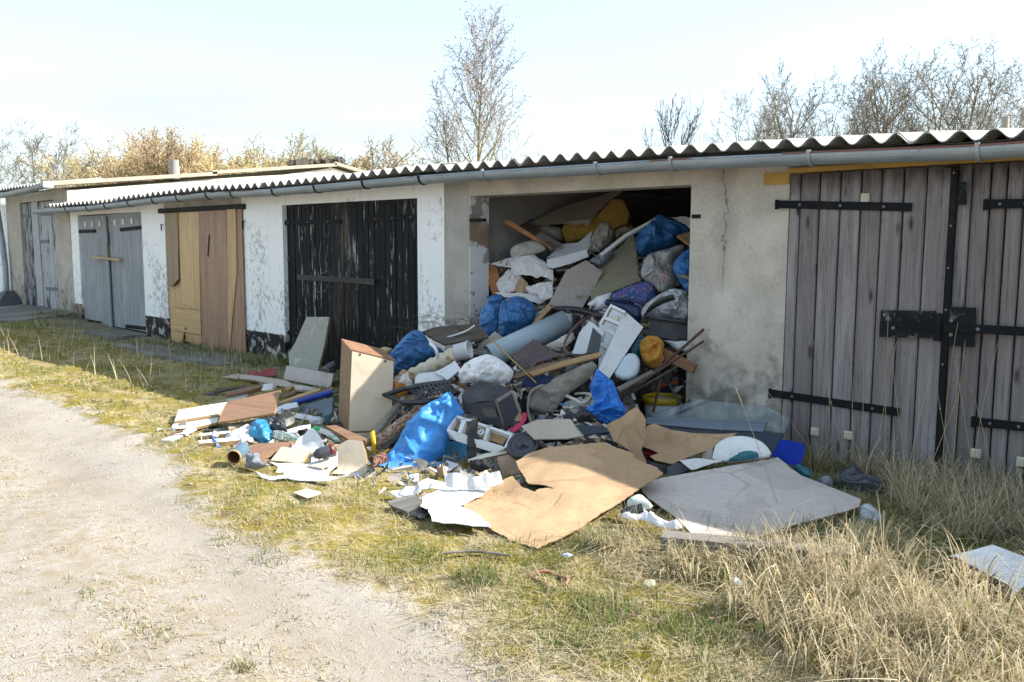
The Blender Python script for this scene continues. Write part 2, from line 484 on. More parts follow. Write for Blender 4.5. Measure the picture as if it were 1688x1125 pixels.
def mat_zinc(rust=0.0, name='zinc_gutter'):
    k = NT(name); k.oc(rand=False)
    a = k.noise(1.0, 5, 0.6, k.oc((2, 9, 9))); b = k.noise(30, 4, 0.6)
    c = k.mix(k.ramp(a, (0.3, 0.0), (0.7, 1.0)), (0.21, 0.245, 0.27), (0.33, 0.37, 0.395))
    c = k.mix(k.ramp(k.noise(12, 6, 0.7), (0.56, 0.0), (0.7, 0.6)), c, (0.16, 0.165, 0.165))
    r = k.noise(1.0, 6, 0.6, k.oc((1.1, 4, 4)))
    rm = k.ramp(k.math('ADD', r, rust), (0.60, 0.0), (0.63, 1.0))
    c = k.mix(rm, c, k.mix(b, (0.10, 0.035, 0.018), (0.2, 0.08, 0.04)))
    return k.done(c, 0.5, k.bump(b, 0.12, 0.003), metal=k.math('SUBTRACT', 0.35, k.math('MULTIPLY', rm, 0.35)), spec=0.4)


SHEET = mat_sheet(); ZINC = mat_zinc(-0.2); ZINC_LIP = mat_zinc(0.03, 'rusting_gutter_lip'); BROWN_LIP = M('brown_painted_lip', (0.16, 0.055, 0.035), 0.5)
IRON = M('black_iron', (0.008, 0.009, 0.011), 0.7, dirt=0.3, dirtcol=(0.06, 0.03, 0.018), spec=0.15)
BOLT = M('bolt_metal', (0.16, 0.155, 0.15), 0.55, metal=0.4)
CHAR_SHADE = M('charred_timber_and_shade', (0.014, 0.013, 0.012), 0.8, bump=0.6)  # charred timber; also colours the added shade strip at the eaves
OCHRE = M('ochre_paint', (0.42, 0.25, 0.055), 0.7)

# ------------------------------------------------------------------ the row of garages
_gut = [(91.8, 343.4), (136, 340.7), (206.4, 332.6), (248, 327), (337, 318), (444, 312), (517.5, 305.5), (597.5, 298), (689, 289.9),
        (794.5, 282), (980, 270.4), (1104.6, 262), (1332, 251.5), (1611, 240)]
_gp = np.array([on_y(a, b, -0.335) for a, b in _gut])


def lip_z(x): return float(np.interp(x, _gp[:, 0], _gp[:, 2]))


ROOF_TAN = 0.094
row = empty('garage_row', (-8.0, 0, 0), 'long low row of old garages with corrugated roof, white and grey walls', 'garage')


def wall_box(name, x0, x1, z0, z1, mat, y0=0.0, y1=0.25, parent=row):
    return MB().box(x0, x1, y0, y1, z0, z1).build(name, mat, parent)


WT = 2.04
for x0, x1, m_ in ((-16.33, -15.98, WHITE_WALL), (-13.35, -12.55, WHITE_WALL), (-10.29, -9.32, WHITE_WALL), (-6.79, -6.385, WHITE_WALL),
                   (-6.385, -6.03, PILASTER), (-3.61, -2.83, GREY_WALL), (-0.72, 3.0, GREY_WALL)):
    wall_box('wall', x0, x1, -0.15, WT, m_)
for x0, x1, z, m_ in ((-15.98, -13.35, 1.90, WHITE_WALL), (-12.55, -10.29, 1.86, DIRTY_RENDER), (-9.32, -6.79, 1.885, WHITE_WALL),
                      (-6.03, -3.61, 1.875, GREY_WALL), (-2.83, -0.72, 1.93, GREY_WALL)):
    wall_box('lintel', x0, x1, z, WT, m_)
MB().box(-6.03, -6.022, 0.003, 0.25, -0.1, 1.874).build('door_jamb', JAMB, row)
wall_box('partition_wall', -6.36, -6.14, -0.1, 2.03, INSIDE, 0.252, 4.6)
wall_box('partition_wall', -3.45, -3.24, -0.1, 2.03, INSIDE, 0.252, 4.6)
wall_box('back_wall', -16.33, 3.0, -0.1, 2.55, INSIDE, 4.6, 4.85)
# iron stubs of the vanished doors
for (px, py, w) in ((784, 363, 0.085), (1147, 357, 0.035)):
    p = on_y(px, py, -0.01); MB().box(p[0] - w, p[0] + w, -0.012, 0.05, p[2] - 0.014, p[2] + 0.014).build('hinge_stub', IRON, row)
# chipped lumps of render beside the opening's top corner and cracked corner of the white bay
MB().box(-16.33, -15.98, -0.03, 0.0, -0.15, 0.36).build('plinth', mat_render('brick_plinth', (0.25, 0.15, 0.11), (0.36, 0.28, 0.22)), row)

# roof: one part of battens with a child for each corrugated sheet
roof = MB()
for yy in (0.05, 1.6, 3.2, 4.4):
    roof.box(-16.4, 3.0, yy, yy + 0.08, 2.03 + ROOF_TAN * yy - 0.06, 2.03 + ROOF_TAN * yy + 0.01)
roof = roof.build('roof', MW('roof_batten', (0.07, 0.055, 0.045), (0.12, 0.1, 0.08)), row)
PITCH_W = 0.177; rng = random.Random(4)
x = -16.9; si = 0
x0_crest = -15.8465
while x < 2.6:
    n = 12; ns = 7 * n
    lift = rng.uniform(-0.004, 0.012) + 0.007 * (si % 2)
    xs = x + np.arange(ns + 1) * PITCH_W / n
    ys = np.array([-0.25 + rng.uniform(-0.02, 0.015), 2.3, 5.0])
    V = []; F = []
    for t in (0, 1):
        for yi in ys:
            for xx in xs:
                zz = lip_z(xx) + 0.064 + lift + 0.029 * math.cos(2 * math.pi * (xx - x0_crest) / PITCH_W) + ROOF_TAN * (yi + 0.25) - 0.007 * t
                V.append((xx, yi, zz))
    L = ns + 1; o = 3 * L
    for j in range(2):
        for i in range(ns):
            F.append((j * L + i, j * L + i + 1, (j + 1) * L + i + 1, (j + 1) * L + i)); F.append((o + j * L + i, o + (j + 1) * L + i, o + (j + 1) * L + i + 1, o + j * L + i + 1))
    for i in range(ns):
        F.append((i, o + i, o + i + 1, i + 1)); F.append((2 * L + i, 2 * L + i + 1, o + 2 * L + i + 1, o + 2 * L + i))
    for j in range(2):
        F.append((j * L, (j + 1) * L, o + (j + 1) * L, o + j * L)); F.append((j * L + ns, o + j * L + ns, o + (j + 1) * L + ns, (j + 1) * L + ns))
    link('roof_sheet', mesh_np('roof_sheet', V, F, [SHEET]), roof)
    x += 6 * PITCH_W; si += 1
# eaves filler between wall head and sheets
MB().box(-16.33, 3.0, 0.02, 0.2, WT, WT + 0.012).build('wall_plate', CHAR_SHADE, row)


def gutter(parent, xa, xb, zf, yc=-0.27, r=0.066, lipmat=ZINC_LIP, step=0.12):
    mb = MB(); xs = np.arange(xa, xb + 1e-6, step); na = 12
    V = []; F = []; mi = []
    prof = [(-r * 1.04, 0.012), (-r * 1.10, 0.002)] + [(-r * math.cos(math.pi * i / na), -r * math.sin(math.pi * i / na)) for i in range(na + 1)]
    prof2 = [(-(r - 0.003) * math.cos(math.pi * i / na), -(r - 0.003) * math.sin(math.pi * i / na)) for i in range(na, -1, -1)]
    P = prof + prof2 + [(-r * 0.95, 0.006)]; k = len(P)
    for xx in xs:
        for (dy, dz) in P: V.append((xx, yc + dy, zf(xx) + dz))
    for i in range(len(xs) - 1):
        for j in range(k):
            j2 = (j + 1) % k; F.append((i * k + j, (i + 1) * k + j, (i + 1) * k + j2, i * k + j2)); mi.append(1 if j in (0, 1, k - 2, k - 1) else 0)
    F.append(tuple(range(k))); mi.append(0); F.append(tuple((len(xs) - 1) * k + j for j in reversed(range(k)))); mi.append(0)
    me = mesh_np('gutter', V, F, [ZINC, lipmat], mi, smooth=False)
    o = link('gutter', me, parent); return o


V = []; F = []; xs = np.arange(-16.3, 3.01, 0.25)
for xx in xs:
    for yy, dz in ((-0.205, -0.05), (-0.205, 0.026), (-0.187, 0.026), (-0.187, -0.05)): V.append((xx, yy, lip_z(xx) + dz))
for i in range(len(xs) - 1):
    for j in range(4): F.append((4 * i + j, 4 * i + 4 + j, 4 * i + 4 + (j + 1) % 4, 4 * i + (j + 1) % 4))
F += [(0, 1, 2, 3), tuple(4 * (len(xs) - 1) + j for j in (3, 2, 1, 0))]
MB().add(V, F).build('eaves_shade_strip', CHAR_SHADE, row)  # dark strip added to stand in for shade and soot under the sheets
g1 = gutter(row, -17.25, -2.6, lambda q: lip_z(q) - 0.012)
g2 = gutter(row, -2.72, 3.0, lambda q: lip_z(q) - 0.006, r=0.069, lipmat=BROWN_LIP)


def bracket(parent, xx, z, yc=-0.27, r=0.069, w=0.022):
    mb = MB(); n = 10; V = []; F = []
    for dx in (-w / 2, w / 2):
        for rr in (r + 0.006, r + 0.001):
            for i in range(n + 1):
                a = math.pi * i / n; V.append((xx + dx, yc - rr * math.cos(a), z - rr * math.sin(a)))
    L = n + 1
    for i in range(n):
        F += [(i, i + 1, 2 * L + i + 1, 2 * L + i), (L + i, 3 * L + i, 3 * L + i + 1, L + i + 1), (i, L + i, L + i + 1, i + 1), (2 * L + i, 2 * L + i + 1, 3 * L + i + 1, 3 * L + i)]
    mb.add(V, F)
    mb.box(xx - w / 2, xx + w / 2, yc - r - 0.008, yc - r + 0.012, z - 0.002, z + 0.026)
    return mb.build('bracket', IRON if xx < -6 else ZINC, parent)


for px in (107, 142, 173, 210, 250, 292, 339, 382, 448, 517, 597, 690, 795, 981, 1105, 1333, 1611):
    q = np.interp(px, [g[0] for g in _gut], _gp[:, 0]) if px <= 1611 else 0
    bracket(g1 if q < -2.7 else g2, float(q), lip_z(q) - 0.010)
# yellow timber over the big doors and the charred beam over the brown ones
MB().box(-3.02, -2.834, -0.012, 0.02, 1.845, 1.925).build('lintel_board', OCHRE, row)
MB().box(-2.83, -0.5, -0.03, -0.003, 1.915, 1.948).build('lintel_board', OCHRE, row)
MB().box(-12.68, -10.18, -0.035, 0.06, 1.858, 1.925).build('lintel_beam', CHAR_SHADE, row)
MB().box(-2.83, 0.5, -0.06, -0.002, 1.956, 2.0).build('fascia', CONC, row)

# ------------------------------------------------------------------ doors of the row


def planks(door, mat, edges, y, th, zb, zt, gap=0.004, jig=0.006, seed=1, zjag=0.0, chamfer=0.006):
    r = random.Random(seed)
    for i in range(len(edges) - 1):
        a, b = edges[i] + gap / 2, edges[i + 1] - gap / 2
        m_ = mat[i % len(mat)] if isinstance(mat, (list, tuple)) else mat
        zb_ = (zb(i) if callable(zb) else zb) + r.uniform(-zjag, zjag)
        zt_ = zt((a + b) / 2) if callable(zt) else zt
        yy = y + r.uniform(-jig, jig) * 0.5
        MB().cbox(a, b, yy, yy + th, zb_, zt_, chamfer).build('plank', m_, door)


def splits(a, b, n, seed, jit=0.12):
    r = random.Random(seed); w = (b - a) / n
    return [a] + [a + w * i + r.uniform(-jit, jit) * w for i in range(1, n)] + [b]


def strap(door, x0, x1, z0, z1, y, h=0.045, mat=IRON, bolts=3, name='hinge_strap', slope=None):
    ang = math.atan2(z1 - z0, x1 - x0); L = math.hypot(x1 - x0, z1 - z0)
    mw = Matrix.Translation((x0, y, z0)) @ Matrix.Rotation(-ang, 4, 'Y')
    mb = MB().box(0, L, -0.008, 0.0, -h / 2, h / 2)
    o = mb.build(name, mat, door, mw)
    bm_ = MB()
    for i in range(bolts):
        t = (i + 0.6) / (bolts + 0.2) * L
        bm_.tube([(t, -0.013, 0), (t, -0.006, 0)], 0.009, 8, smooth=False)
    if bolts: bm_.build('bolt_heads', BOLT if mat is IRON else mat, door, mw)['kind'] = 'stuff'
    return o


# black double doors
def mat_black_planks(name, brown):
    k = NT(name)
    s1 = k.noise(1.0, 7, 0.72, k.oc((30, 30, 2.2))); s2 = k.noise(1.0, 5, 0.6, k.oc((3, 3, 1.2))); g = k.noise(1.0, 4, 0.6, k.oc((120, 120, 4)))
    c = k.mix(k.ramp(s2, (0.3, 0.0), (0.7, 1.0)), (0.004, 0.0045, 0.006), (0.013, 0.014, 0.016))
    pe = k.math('ADD', k.math('MULTIPLY', s1, 0.75), k.math('MULTIPLY', s2, 0.28))
    c = k.mix(k.ramp(pe, (0.592, 0.0), (0.622, 1.0)), c, k.mix(g, (0.22, 0.215, 0.21), (0.55, 0.55, 0.55)))
    if brown:
        b = k.noise(1.0, 7, 0.7, k.oc((16, 16, 1.6)), 0.6)
        c = k.mix(k.ramp(b, (0.50, 0.0), (0.64, 0.75)), c, (0.085, 0.055, 0.032))
        c = k.mix(k.ramp(k.noise(1.0, 6, 0.7, k.oc((10, 10, 1.5))), (0.56, 0.0), (0.66, 0.8)), c, (0.075, 0.09, 0.105))
    return k.done(c, 0.65, k.bump(s1, 0.4, 0.004, k.bump(g, 0.4, 0.003)), spec=0.15)


BLACK_P = mat_black_planks('black_peeling_planks', False); BROWN_P = mat_black_planks('scraped_black_brown_planks', True)


def door_root(name, x0, x1, z0, z1, y0, y1, mat, label):
    """the door's own mesh is its ledged backing; everything fixed to it is a child"""
    o = MB().box(x0, x1, y0, y1, z0, z1).build(name, mat, row); o['label'] = label; return o


d4 = door_root('garage_door', -9.31, -6.80, 0.0, 1.87, 0.09, 0.12, CHAR_SHADE, 'black peeling plank double door')
planks(d4, BLACK_P, splits(-9.31, -8.36, 11, 1), 0.045, 0.025, lambda i: 0.0, 1.875, seed=2, jig=0.008)
planks(d4, BROWN_P, [-8.36, -8.12, -7.86], 0.038, 0.03, 0.0, 1.875, seed=3)
planks(d4, BLACK_P, splits(-7.86, -6.80, 11, 5), 0.045, 0.025, lambda i: 0.02, 1.885, seed=4, jig=0.008)
for (a, b) in (((457, 368), (562, 365)), ((601, 362), (697, 357)), ((460, 547), (520, 553)), ((600, 565), (688, 570))):
    p, q = on_y(*a, 0.03), on_y(*b, 0.03); strap(d4, p[0], q[0], p[2], q[2], 0.036, 0.05, bolts=3)
p, q = on_y(490, 457, 0.02), on_y(617, 465, 0.02)
strap(d4, p[0], q[0], p[2], q[2], 0.026, 0.062, MW('lock_bar_wood', (0.02, 0.02, 0.022), (0.06, 0.05, 0.042)), bolts=0, name='lock_bar')
# sprayed scribble on the black door: pale loops
GRAF = M('pale_blue_spray', (0.075, 0.10, 0.15), 0.7, dirt=0.5, dirtcol=(0.015, 0.016, 0.02))
for pts in ([(512, 388), (518, 410), (517, 428), (512, 438)], [(534, 372), (540, 364), (544, 376), (541, 392), (535, 388), (534, 372)], [(530, 398), (527, 420), (528, 438)],
            [(541, 402), (539, 420), (536, 436)], [(514, 464), (530, 452), (542, 446), (545, 462), (536, 480), (524, 482), (518, 470)]):
    P = [on_y(a, b, 0.0455) for a, b in pts]
    MB().tube(P, 0.0075, 5).build('spray_mark', GRAF, d4)
# little iron hooks by the brown doors
for px, py in ((268, 376), (402, 372)):
    p = on_y(px, py, -0.01); MB().tube([(p[0], 0.0, p[2] + 0.05), (p[0], -0.03, p[2] + 0.05), (p[0], -0.03, p[2] - 0.04)], 0.009, 6).build('iron_hook', IRON, row)

# brown doors patched with veneered boards
VEN_O = MW('orange_veneer', (0.36, 0.21, 0.10), (0.56, 0.36, 0.19), 0.45, axis=2, scale=0.8, bump=0.1)
VEN_Y = MW('yellow_veneer', (0.42, 0.26, 0.12), (0.60, 0.41, 0.20), 0.45, axis=2, scale=0.8, bump=0.1)
VEN_B = MW('red_brown_veneer', (0.23, 0.13, 0.08), (0.37, 0.23, 0.15), 0.5, axis=2, scale=0.7, bump=0.1)
VEN_G = MW('greyed_veneer', (0.22, 0.155, 0.095), (0.34, 0.25, 0.16), 0.6, axis=2, scale=0.8)
VEN_H = MW('yellow_veneer_level', (0.42, 0.26, 0.12), (0.58, 0.39, 0.19), 0.45, axis=0, scale=0.8, bump=0.1)
d3 = door_root('garage_door', -12.54, -10.30, 0.02, 1.85, 0.02, 0.06, VEN_Y, 'brown door patched with sheets of veneered board')


def wall_poly(name, pts, y, th, mat, parent):
    P = [on_y(a, b, y) for a, b in pts]; n = len(P)
    V = [tuple(p) for p in P] + [(p[0], y + th, p[2]) for p in P]
    F = [tuple(range(n)), tuple(reversed(range(n, 2 * n)))] + [(i, n + i, n + (i + 1) % n, (i + 1) % n) for i in range(n)]
    return MB().add(V, F).build(name, mat, parent)


wall_poly('board', [(272, 350), (292.5, 349), (294, 460), (284, 472), (276, 473)], -0.035, 0.02, VEN_G, d3)
wall_poly('board', [(294, 350), (327, 348), (330, 513), (316, 507), (299, 500)], -0.02, 0.016, VEN_Y, d3)
wall_poly('board', [(282, 507), (330, 513.5), (331, 552), (283, 544)], -0.03, 0.02, VEN_H, d3)
wall_poly('board', [(283, 545), (303, 548), (300, 566), (282, 563)], -0.02, 0.012, VEN_Y, d3)
wall_poly('board', [(304, 549), (332, 553), (334, 576), (318, 573)], -0.02, 0.012, VEN_O, d3)
wall_poly('board', [(326.5, 348), (372, 346), (378, 586), (334, 577)], -0.028, 0.02, VEN_B, d3)
wall_poly('board', [(373, 346), (388, 345), (390, 450), (377, 586), (375.5, 470)], -0.045, 0.014, VEN_O, d3)
wall_poly('board', [(386, 345), (397.5, 344.5), (405, 588), (377.5, 586.5), (384, 470)], -0.03, 0.016, VEN_B, d3)
wall_poly('door_slot', [(343.5, 388), (345.5, 388), (343.5, 423.5), (341.5, 423.5)], -0.034, 0.004, CHAR_SHADE, d3)
wall_poly('door_slot', [(304.5, 540), (307, 540), (307, 544), (304.5, 543.5)], -0.034, 0.003, CHAR_SHADE, d3)

# grey ribbed double doors
def mat_grey_planks(name, a, b, dark, amount):
    k = NT(name)
    s1 = k.noise(1.0, 7, 0.7, k.oc((34, 34, 1.8))); s2 = k.noise(2.0, 4, 0.6)
    c = k.mix(k.ramp(s1, (0.3, 0.0), (0.7, 1.0)), a, b); c = k.mix(k.ramp(s2, (0.35, 0.0), (0.7, 0.5)), c, sc(a, 0.8))
    pe = k.math('ADD', k.math('MULTIPLY', k.noise(1.0, 7, 0.72, k.oc((24, 24, 3.0))), 0.7), k.math('MULTIPLY', k.noise(1.3, 3, 0.5), 0.3))
    c = k.mix(k.ramp(pe, (amount, 0.0), (amount + 0.025, 1.0)), c, dark)
    return k.done(c, 0.75, k.bump(s1, 0.45, 0.004), spec=0.25)


GREY_P = mat_grey_planks('blue_grey_planks', (0.21, 0.225, 0.235), (0.38, 0.395, 0.41), (0.11, 0.115, 0.115), 0.60)
GREY_POST = MW('grey_batten', (0.2, 0.19, 0.17), (0.33, 0.30, 0.27), axis=2)
PIPE_G = M('grey_green_pipe', (0.26, 0.33, 0.35), 0.5)
d2 = door_root('garage_door', -15.96, -13.38, 0.03, 1.87, 0.06, 0.09, CHAR_SHADE, 'blue-grey ribbed double door barred with a wooden lath')
ed = splits(-15.96, -14.68, 12, 7) ; planks(d2, GREY_P, ed, 0.02, 0.022, 0.03, lambda q: 1.885 + 0.012 * (q + 15), seed=8)
ed = splits(-14.66, -13.40, 14, 9) ; planks(d2, GREY_P, ed, 0.02, 0.022, 0.06, lambda q: 1.885 + 0.012 * (q + 15), seed=9)
for (a, b) in (((125, 382), (157, 381)), ((197, 379), (235, 375)), ((136, 528), (166, 533)), ((206, 538), (241, 542))):
    p, q = on_y(*a, 0.0), on_y(*b, 0.0); strap(d2, p[0], q[0], p[2], q[2], 0.012, 0.055, bolts=0)
wall_poly('door_batten', [(169, 358), (173.5, 358), (183, 540), (178, 540)], -0.02, 0.03, GREY_POST, d2)
p0, p1 = on_y(175.5, 382, -0.02), on_y(176, 403, -0.02); MB().tube([p0, p1], 0.028, 10).build('bolt_tube', PIPE_G, d2)
p0, p1 = on_y(178, 429, -0.02), on_y(184, 543, -0.02); MB().tube([p0, p1], 0.027, 10).build('bolt_tube', PIPE_G, d2)
wall_poly('cross_lath', [(151, 422), (197, 427), (196.5, 430.5), (152, 426)], -0.055, 0.03, MW('pale_lath', (0.36, 0.25, 0.13), (0.5, 0.37, 0.21)), d2)
VENT = M('cream_vent_plastic', (0.62, 0.58, 0.46), 0.5)
for px, py in ((139.5, 370), (151.5, 369.5), (163.5, 369), (188, 367), (202, 366), (216, 365)):
    p = on_y(px, py, 0.0); MB().box(p[0] - 0.036, p[0] + 0.036, 0.004, 0.02, p[2] - 0.045, p[2] + 0.045).build('vent', VENT, d2)

# weathered plank doors on the right
def mat_weathered():
    k = NT('weathered_purple_grey_planks')
    s1 = k.noise(1.0, 7, 0.66, k.oc((26, 26, 1.1)), 0.7); s2 = k.noise(1.0, 4, 0.6, k.oc((100, 100, 3.2))); big = k.noise(1.0, 3, 0.5, k.oc((5, 5, 0.7)))
    c = k.mix(k.ramp(s1, (0.28, 0.0), (0.72, 1.0)), (0.15, 0.133, 0.130), (0.40, 0.368, 0.368))
    c = k.mix(k.ramp(big, (0.35, 0.0), (0.7, 0.6)), c, (0.125, 0.10, 0.095))
    c = k.mix(k.ramp(s2, (0.56, 0.0), (0.7, 0.7)), c, (0.05, 0.043, 0.043))
    v = k.vor(1.0, k.oc((8.5, 8.5, 2.6)), rnd=1.0)
    c = k.mix(k.ramp(v, (0.07, 0.95), (0.17, 0.0)), c, (0.025, 0.018, 0.015))
    fl = k.noise(1.0, 5, 0.75, k.oc((70, 70, 24)))
    c = k.mix(k.ramp(fl, (0.62, 0.0), (0.66, 0.8)), c, (0.03, 0.027, 0.026))
    c = k.mix(k.ramp(k.noise(1.0, 5, 0.7, k.oc((40, 40, 9))), (0.64, 0.0), (0.69, 0.5)), c, (0.36, 0.35, 0.37))
    oi = k.n('ShaderNodeObjectInfo'); c = k.mix(k.ramp(oi.outputs['Random'], (0.0, 0.0), (0.5, 0.15), (1.0, 0.55)), c, (0.085, 0.068, 0.06))
    x, y, z, p = k.pos()
    top = k.math('ADD', z, k.math('MULTIPLY', k.noise(1.0, 4, 0.6, k.oc((18, 18, 5))), 0.35))     # end grain rotted dark at the head of each board
    c = k.mix(k.ramp(k.math('SUBTRACT', top, 1.4), (0.53, 0.0), (0.67, 0.8)), c, (0.035, 0.025, 0.022))
    return k.done(c, 0.72, k.bump(s1, 0.6, 0.006, k.bump(s2, 0.5, 0.004)), spec=0.25)


WEATH = mat_weathered()
d5 = door_root('garage_door', -2.82, -0.74, 0.02, 1.88, 0.03, 0.06, CHAR_SHADE, 'weathered purple-grey plank double door with black iron straps')
exl = [1302, 1320, 1352, 1386, 1420, 1454, 1490, 1528, 1560]
exr = [1577, 1602, 1633, 1660, 1689]
el_ = [on_y(px, 300, -0.02)[0] for px in exl]; er_ = [on_y(px, 300, -0.01)[0] for px in exr]
planks(d5, WEATH, el_, -0.022, 0.035, 0.0, 1.905, gap=0.010, seed=11, jig=0.006, zjag=0.01, chamfer=0.008)
er_ = er_ + [er_[-1] + 0.095 * i for i in range(1, 8)]
planks(d5, WEATH, er_, -0.008, 0.03, 0.02, 1.905, gap=0.010, seed=12, jig=0.006, zjag=0.01, chamfer=0.008)
xm = on_y(1566, 300, -0.03)[0]
MB().cbox(xm - 0.035, xm + 0.025, -0.05, -0.015, 0.02, 1.89, 0.006).build('meeting_post', WEATH, d5)
ib = MB().box(xm + 0.012, xm + 0.05, -0.06, -0.050, 0.02, 1.90)
ib = ib.build('iron_bar', IRON, d5)
for zz in (1.86, 1.55, 1.30, 1.05, 0.72, 0.45): MB().tube([(xm + 0.03, -0.067, zz), (xm + 0.03, -0.058, zz)], 0.007, 8, smooth=False).build('bolt', BOLT, d5)
for (a, b) in (((1281, 337), (1503, 342)), ((1270, 648), (1482, 680)), ((1625, 337), (1760, 334)), ((1605, 695), (1760, 712))):
    p, q = on_y(*a, -0.03), on_y(*b, -0.03); strap(d5, p[0], q[0], p[2], q[2], -0.028, 0.052, bolts=3)
    pv = MB().tube([(p[0], -0.035, p[2] - 0.035), (p[0], -0.035, p[2] + 0.03)], 0.013, 8).build('hinge_pin', IRON, d5)
LATCH = M('chipped_black_enamel', (0.008, 0.010, 0.014), 0.6, dirt=0.9, dirtcol=(0.3, 0.3, 0.29), spec=0.15)
for q in ([(1452, 512), (1543, 513), (1541, 558), (1449, 556)], [(1562, 506), (1608, 508), (1605, 573), (1557, 569)], [(1577, 299), (1592, 300), (1592, 338), (1576, 338)]):
    wall_poly('latch_plate', q, -0.056 if q[0][0] < 1500 else -0.052, 0.012, LATCH, d5)
wall_poly('latch_bar', [(1480, 529), (1546, 532), (1546, 545), (1480, 541)], -0.072, 0.014, IRON, d5)
wall_poly('latch_bar', [(1556, 533), (1700, 540), (1700, 555), (1556, 547)], -0.070, 0.014, IRON, d5)
wall_poly('latch_guide', [(1540, 517), (1551, 517), (1549, 563), (1538, 562)], -0.08, 0.02, IRON, d5)
for px, py in ((1472, 541), (1568, 529), (1567, 552), (1612, 543), (1458, 519)):
    p = on_y(px, py, -0.075); MB().tube([(p[0], -0.076, p[2]), (p[0], -0.06, p[2])], 0.011, 8, smooth=False).build('bolt', BOLT, d5)


def louvre(parent, px, py, y, s=0.04):
    p = on_y(px, py, y); mb = MB().box(p[0] - s, p[0] + s, y - 0.004, y + 0.03, p[2] - s, p[2] + s)
    for i in range(4):
        z = p[2] - s * 0.7 + i * s * 0.45; mb.box(p[0] - s * 0.8, p[0] + s * 0.8, y - 0.014, y - 0.003, z, z + s * 0.22)
    return mb.build('vent', VENT, parent)


for px, py in ((1426, 326), (1343, 712), (1398, 718), (1608, 748), (1684, 762)): louvre(d5, px, py, -0.03, 0.026)

# ------------------------------------------------------------------ the taller building at the left
lb = empty('garage_building', (-18.0, 0.5, 0.15), 'beige gabled garage building with cream sunlit side wall at far left', 'garage')
XS = -16.36
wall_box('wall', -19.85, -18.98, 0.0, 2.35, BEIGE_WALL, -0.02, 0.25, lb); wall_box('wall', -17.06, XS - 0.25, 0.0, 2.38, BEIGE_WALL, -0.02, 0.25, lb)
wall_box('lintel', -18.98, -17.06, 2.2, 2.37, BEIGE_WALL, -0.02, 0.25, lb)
wall_box('wall', -24.0, -19.95, 0.0, 2.2, WHITE_WALL, 0.05, 0.3, lb)
# gable side wall: trace of its head, in metres along y
gab = [(-0.02, 2.33), (1.25, 2.50), (2.2, 2.62), (3.35, 2.76), (4.3, 2.86), (5.5, 3.08), (6.5, 2.88), (8.5, 2.5)]
V = [(XS, a, -0.1) for a, b in gab] + [(XS, a, b) for a, b in gab] + [(XS - 0.25, a, -0.1) for a, b in gab] + [(XS - 0.25, a, b) for a, b in gab]; n = len(gab)
F = []
for i in range(n - 1):
    F += [(i, i + 1, n + i + 1, n + i), (2 * n + i, 3 * n + i, 3 * n + i + 1, 2 * n + i + 1), (n + i, n + i + 1, 3 * n + i + 1, 3 * n + i)]
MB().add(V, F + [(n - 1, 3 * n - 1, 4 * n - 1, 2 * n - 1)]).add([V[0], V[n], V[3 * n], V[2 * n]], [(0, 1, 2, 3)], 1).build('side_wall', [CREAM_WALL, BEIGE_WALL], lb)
# verge boards and roof slabs
VERGE = M('weathered_verge_board', (0.36, 0.32, 0.25), 0.85, bump=0.4)
segs = [(-0.35, 2.40, 2.75, 2.755), (2.65, 2.76, 5.55, 3.10), (5.5, 3.12, 8.6, 2.55)]
for i, (ya, za, yb, zb) in enumerate(segs):
    mb = MB(); t = 0.07
    Vv = []
    for (yy, zz) in ((ya, za), (yb, zb)):
        for xx in (XS - 0.3, XS + 0.10):
            for dz in (0, t): Vv.append((xx, yy, zz + dz + 0.012 * i))
    mb.add(Vv, [(0, 2, 3, 1), (4, 5, 7, 6), (0, 1, 5, 4), (2, 6, 7, 3), (1, 3, 7, 5), (0, 4, 6, 2)])
    mb.build('verge_board', VERGE, lb)
rl = MB()
rl.add([(-24, 0.05, 2.40), (XS - 0.3, 0.05, 2.40), (XS - 0.3, 5.5, 3.12), (-24, 5.5, 3.12), (XS - 0.3, 8.6, 2.6), (-24, 8.6, 2.6)], [(0, 1, 2, 3), (3, 2, 4, 5)])
rl = rl.build('roof', SHEET, lb)
for i in range(7):            # corrugated front edge
    xa = -24.2 + i * 1.107; xs = xa + np.arange(78) * 0.0155; V = []; F = []
    for yy in (-0.32, 0.6):
        for xx in xs: V.append((xx, yy, 2.455 + 0.13 * (yy + 0.32) + 0.024 * math.cos(2 * math.pi * xx / 0.177) + 0.005 * (i % 2)))
    L = len(xs); V += [(a, b, c - 0.007) for a, b, c in V]
    for j in range(L - 1):
        F += [(j, j + 1, L + j + 1, L + j), (2 * L + j, 3 * L + j, 3 * L + j + 1, 2 * L + j + 1), (j, 2 * L + j, 2 * L + j + 1, j + 1)]
    link('roof_sheet', mesh_np('roof_sheet', V, F, [SHEET]), rl)
g3 = gutter(lb, -24.0, -16.25, lambda q: float(np.interp(q, [-24, -20, -18.6, -17.2, -16.25], [2.33, 2.36, 2.345, 2.39, 2.44])), yc=-0.36, r=0.075, lipmat=ZINC)
MB().box(-16.25, -16.22, -0.44, -0.28, 2.37, 2.47).build('gutter_end', M('white_gutter_end', (0.8, 0.78, 0.74)), lb)
WHITE_BLACK_P = mat_grey_planks('flaking_white_planks', (0.30, 0.30, 0.315), (0.46, 0.46, 0.48), (0.02, 0.02, 0.023), 0.535)
BLACKER_P = mat_grey_planks('flaking_black_planks', (0.22, 0.22, 0.23), (0.36, 0.36, 0.38), (0.014, 0.014, 0.016), 0.49)
d1 = MB().box(-18.97, -17.08, 0.06, 0.09, 0.2, 2.18).build('garage_door', CHAR_SHADE, lb); d1['label'] = 'narrow white and black flaking plank door'
e1 = splits(-18.97, -17.08, 7, 21)
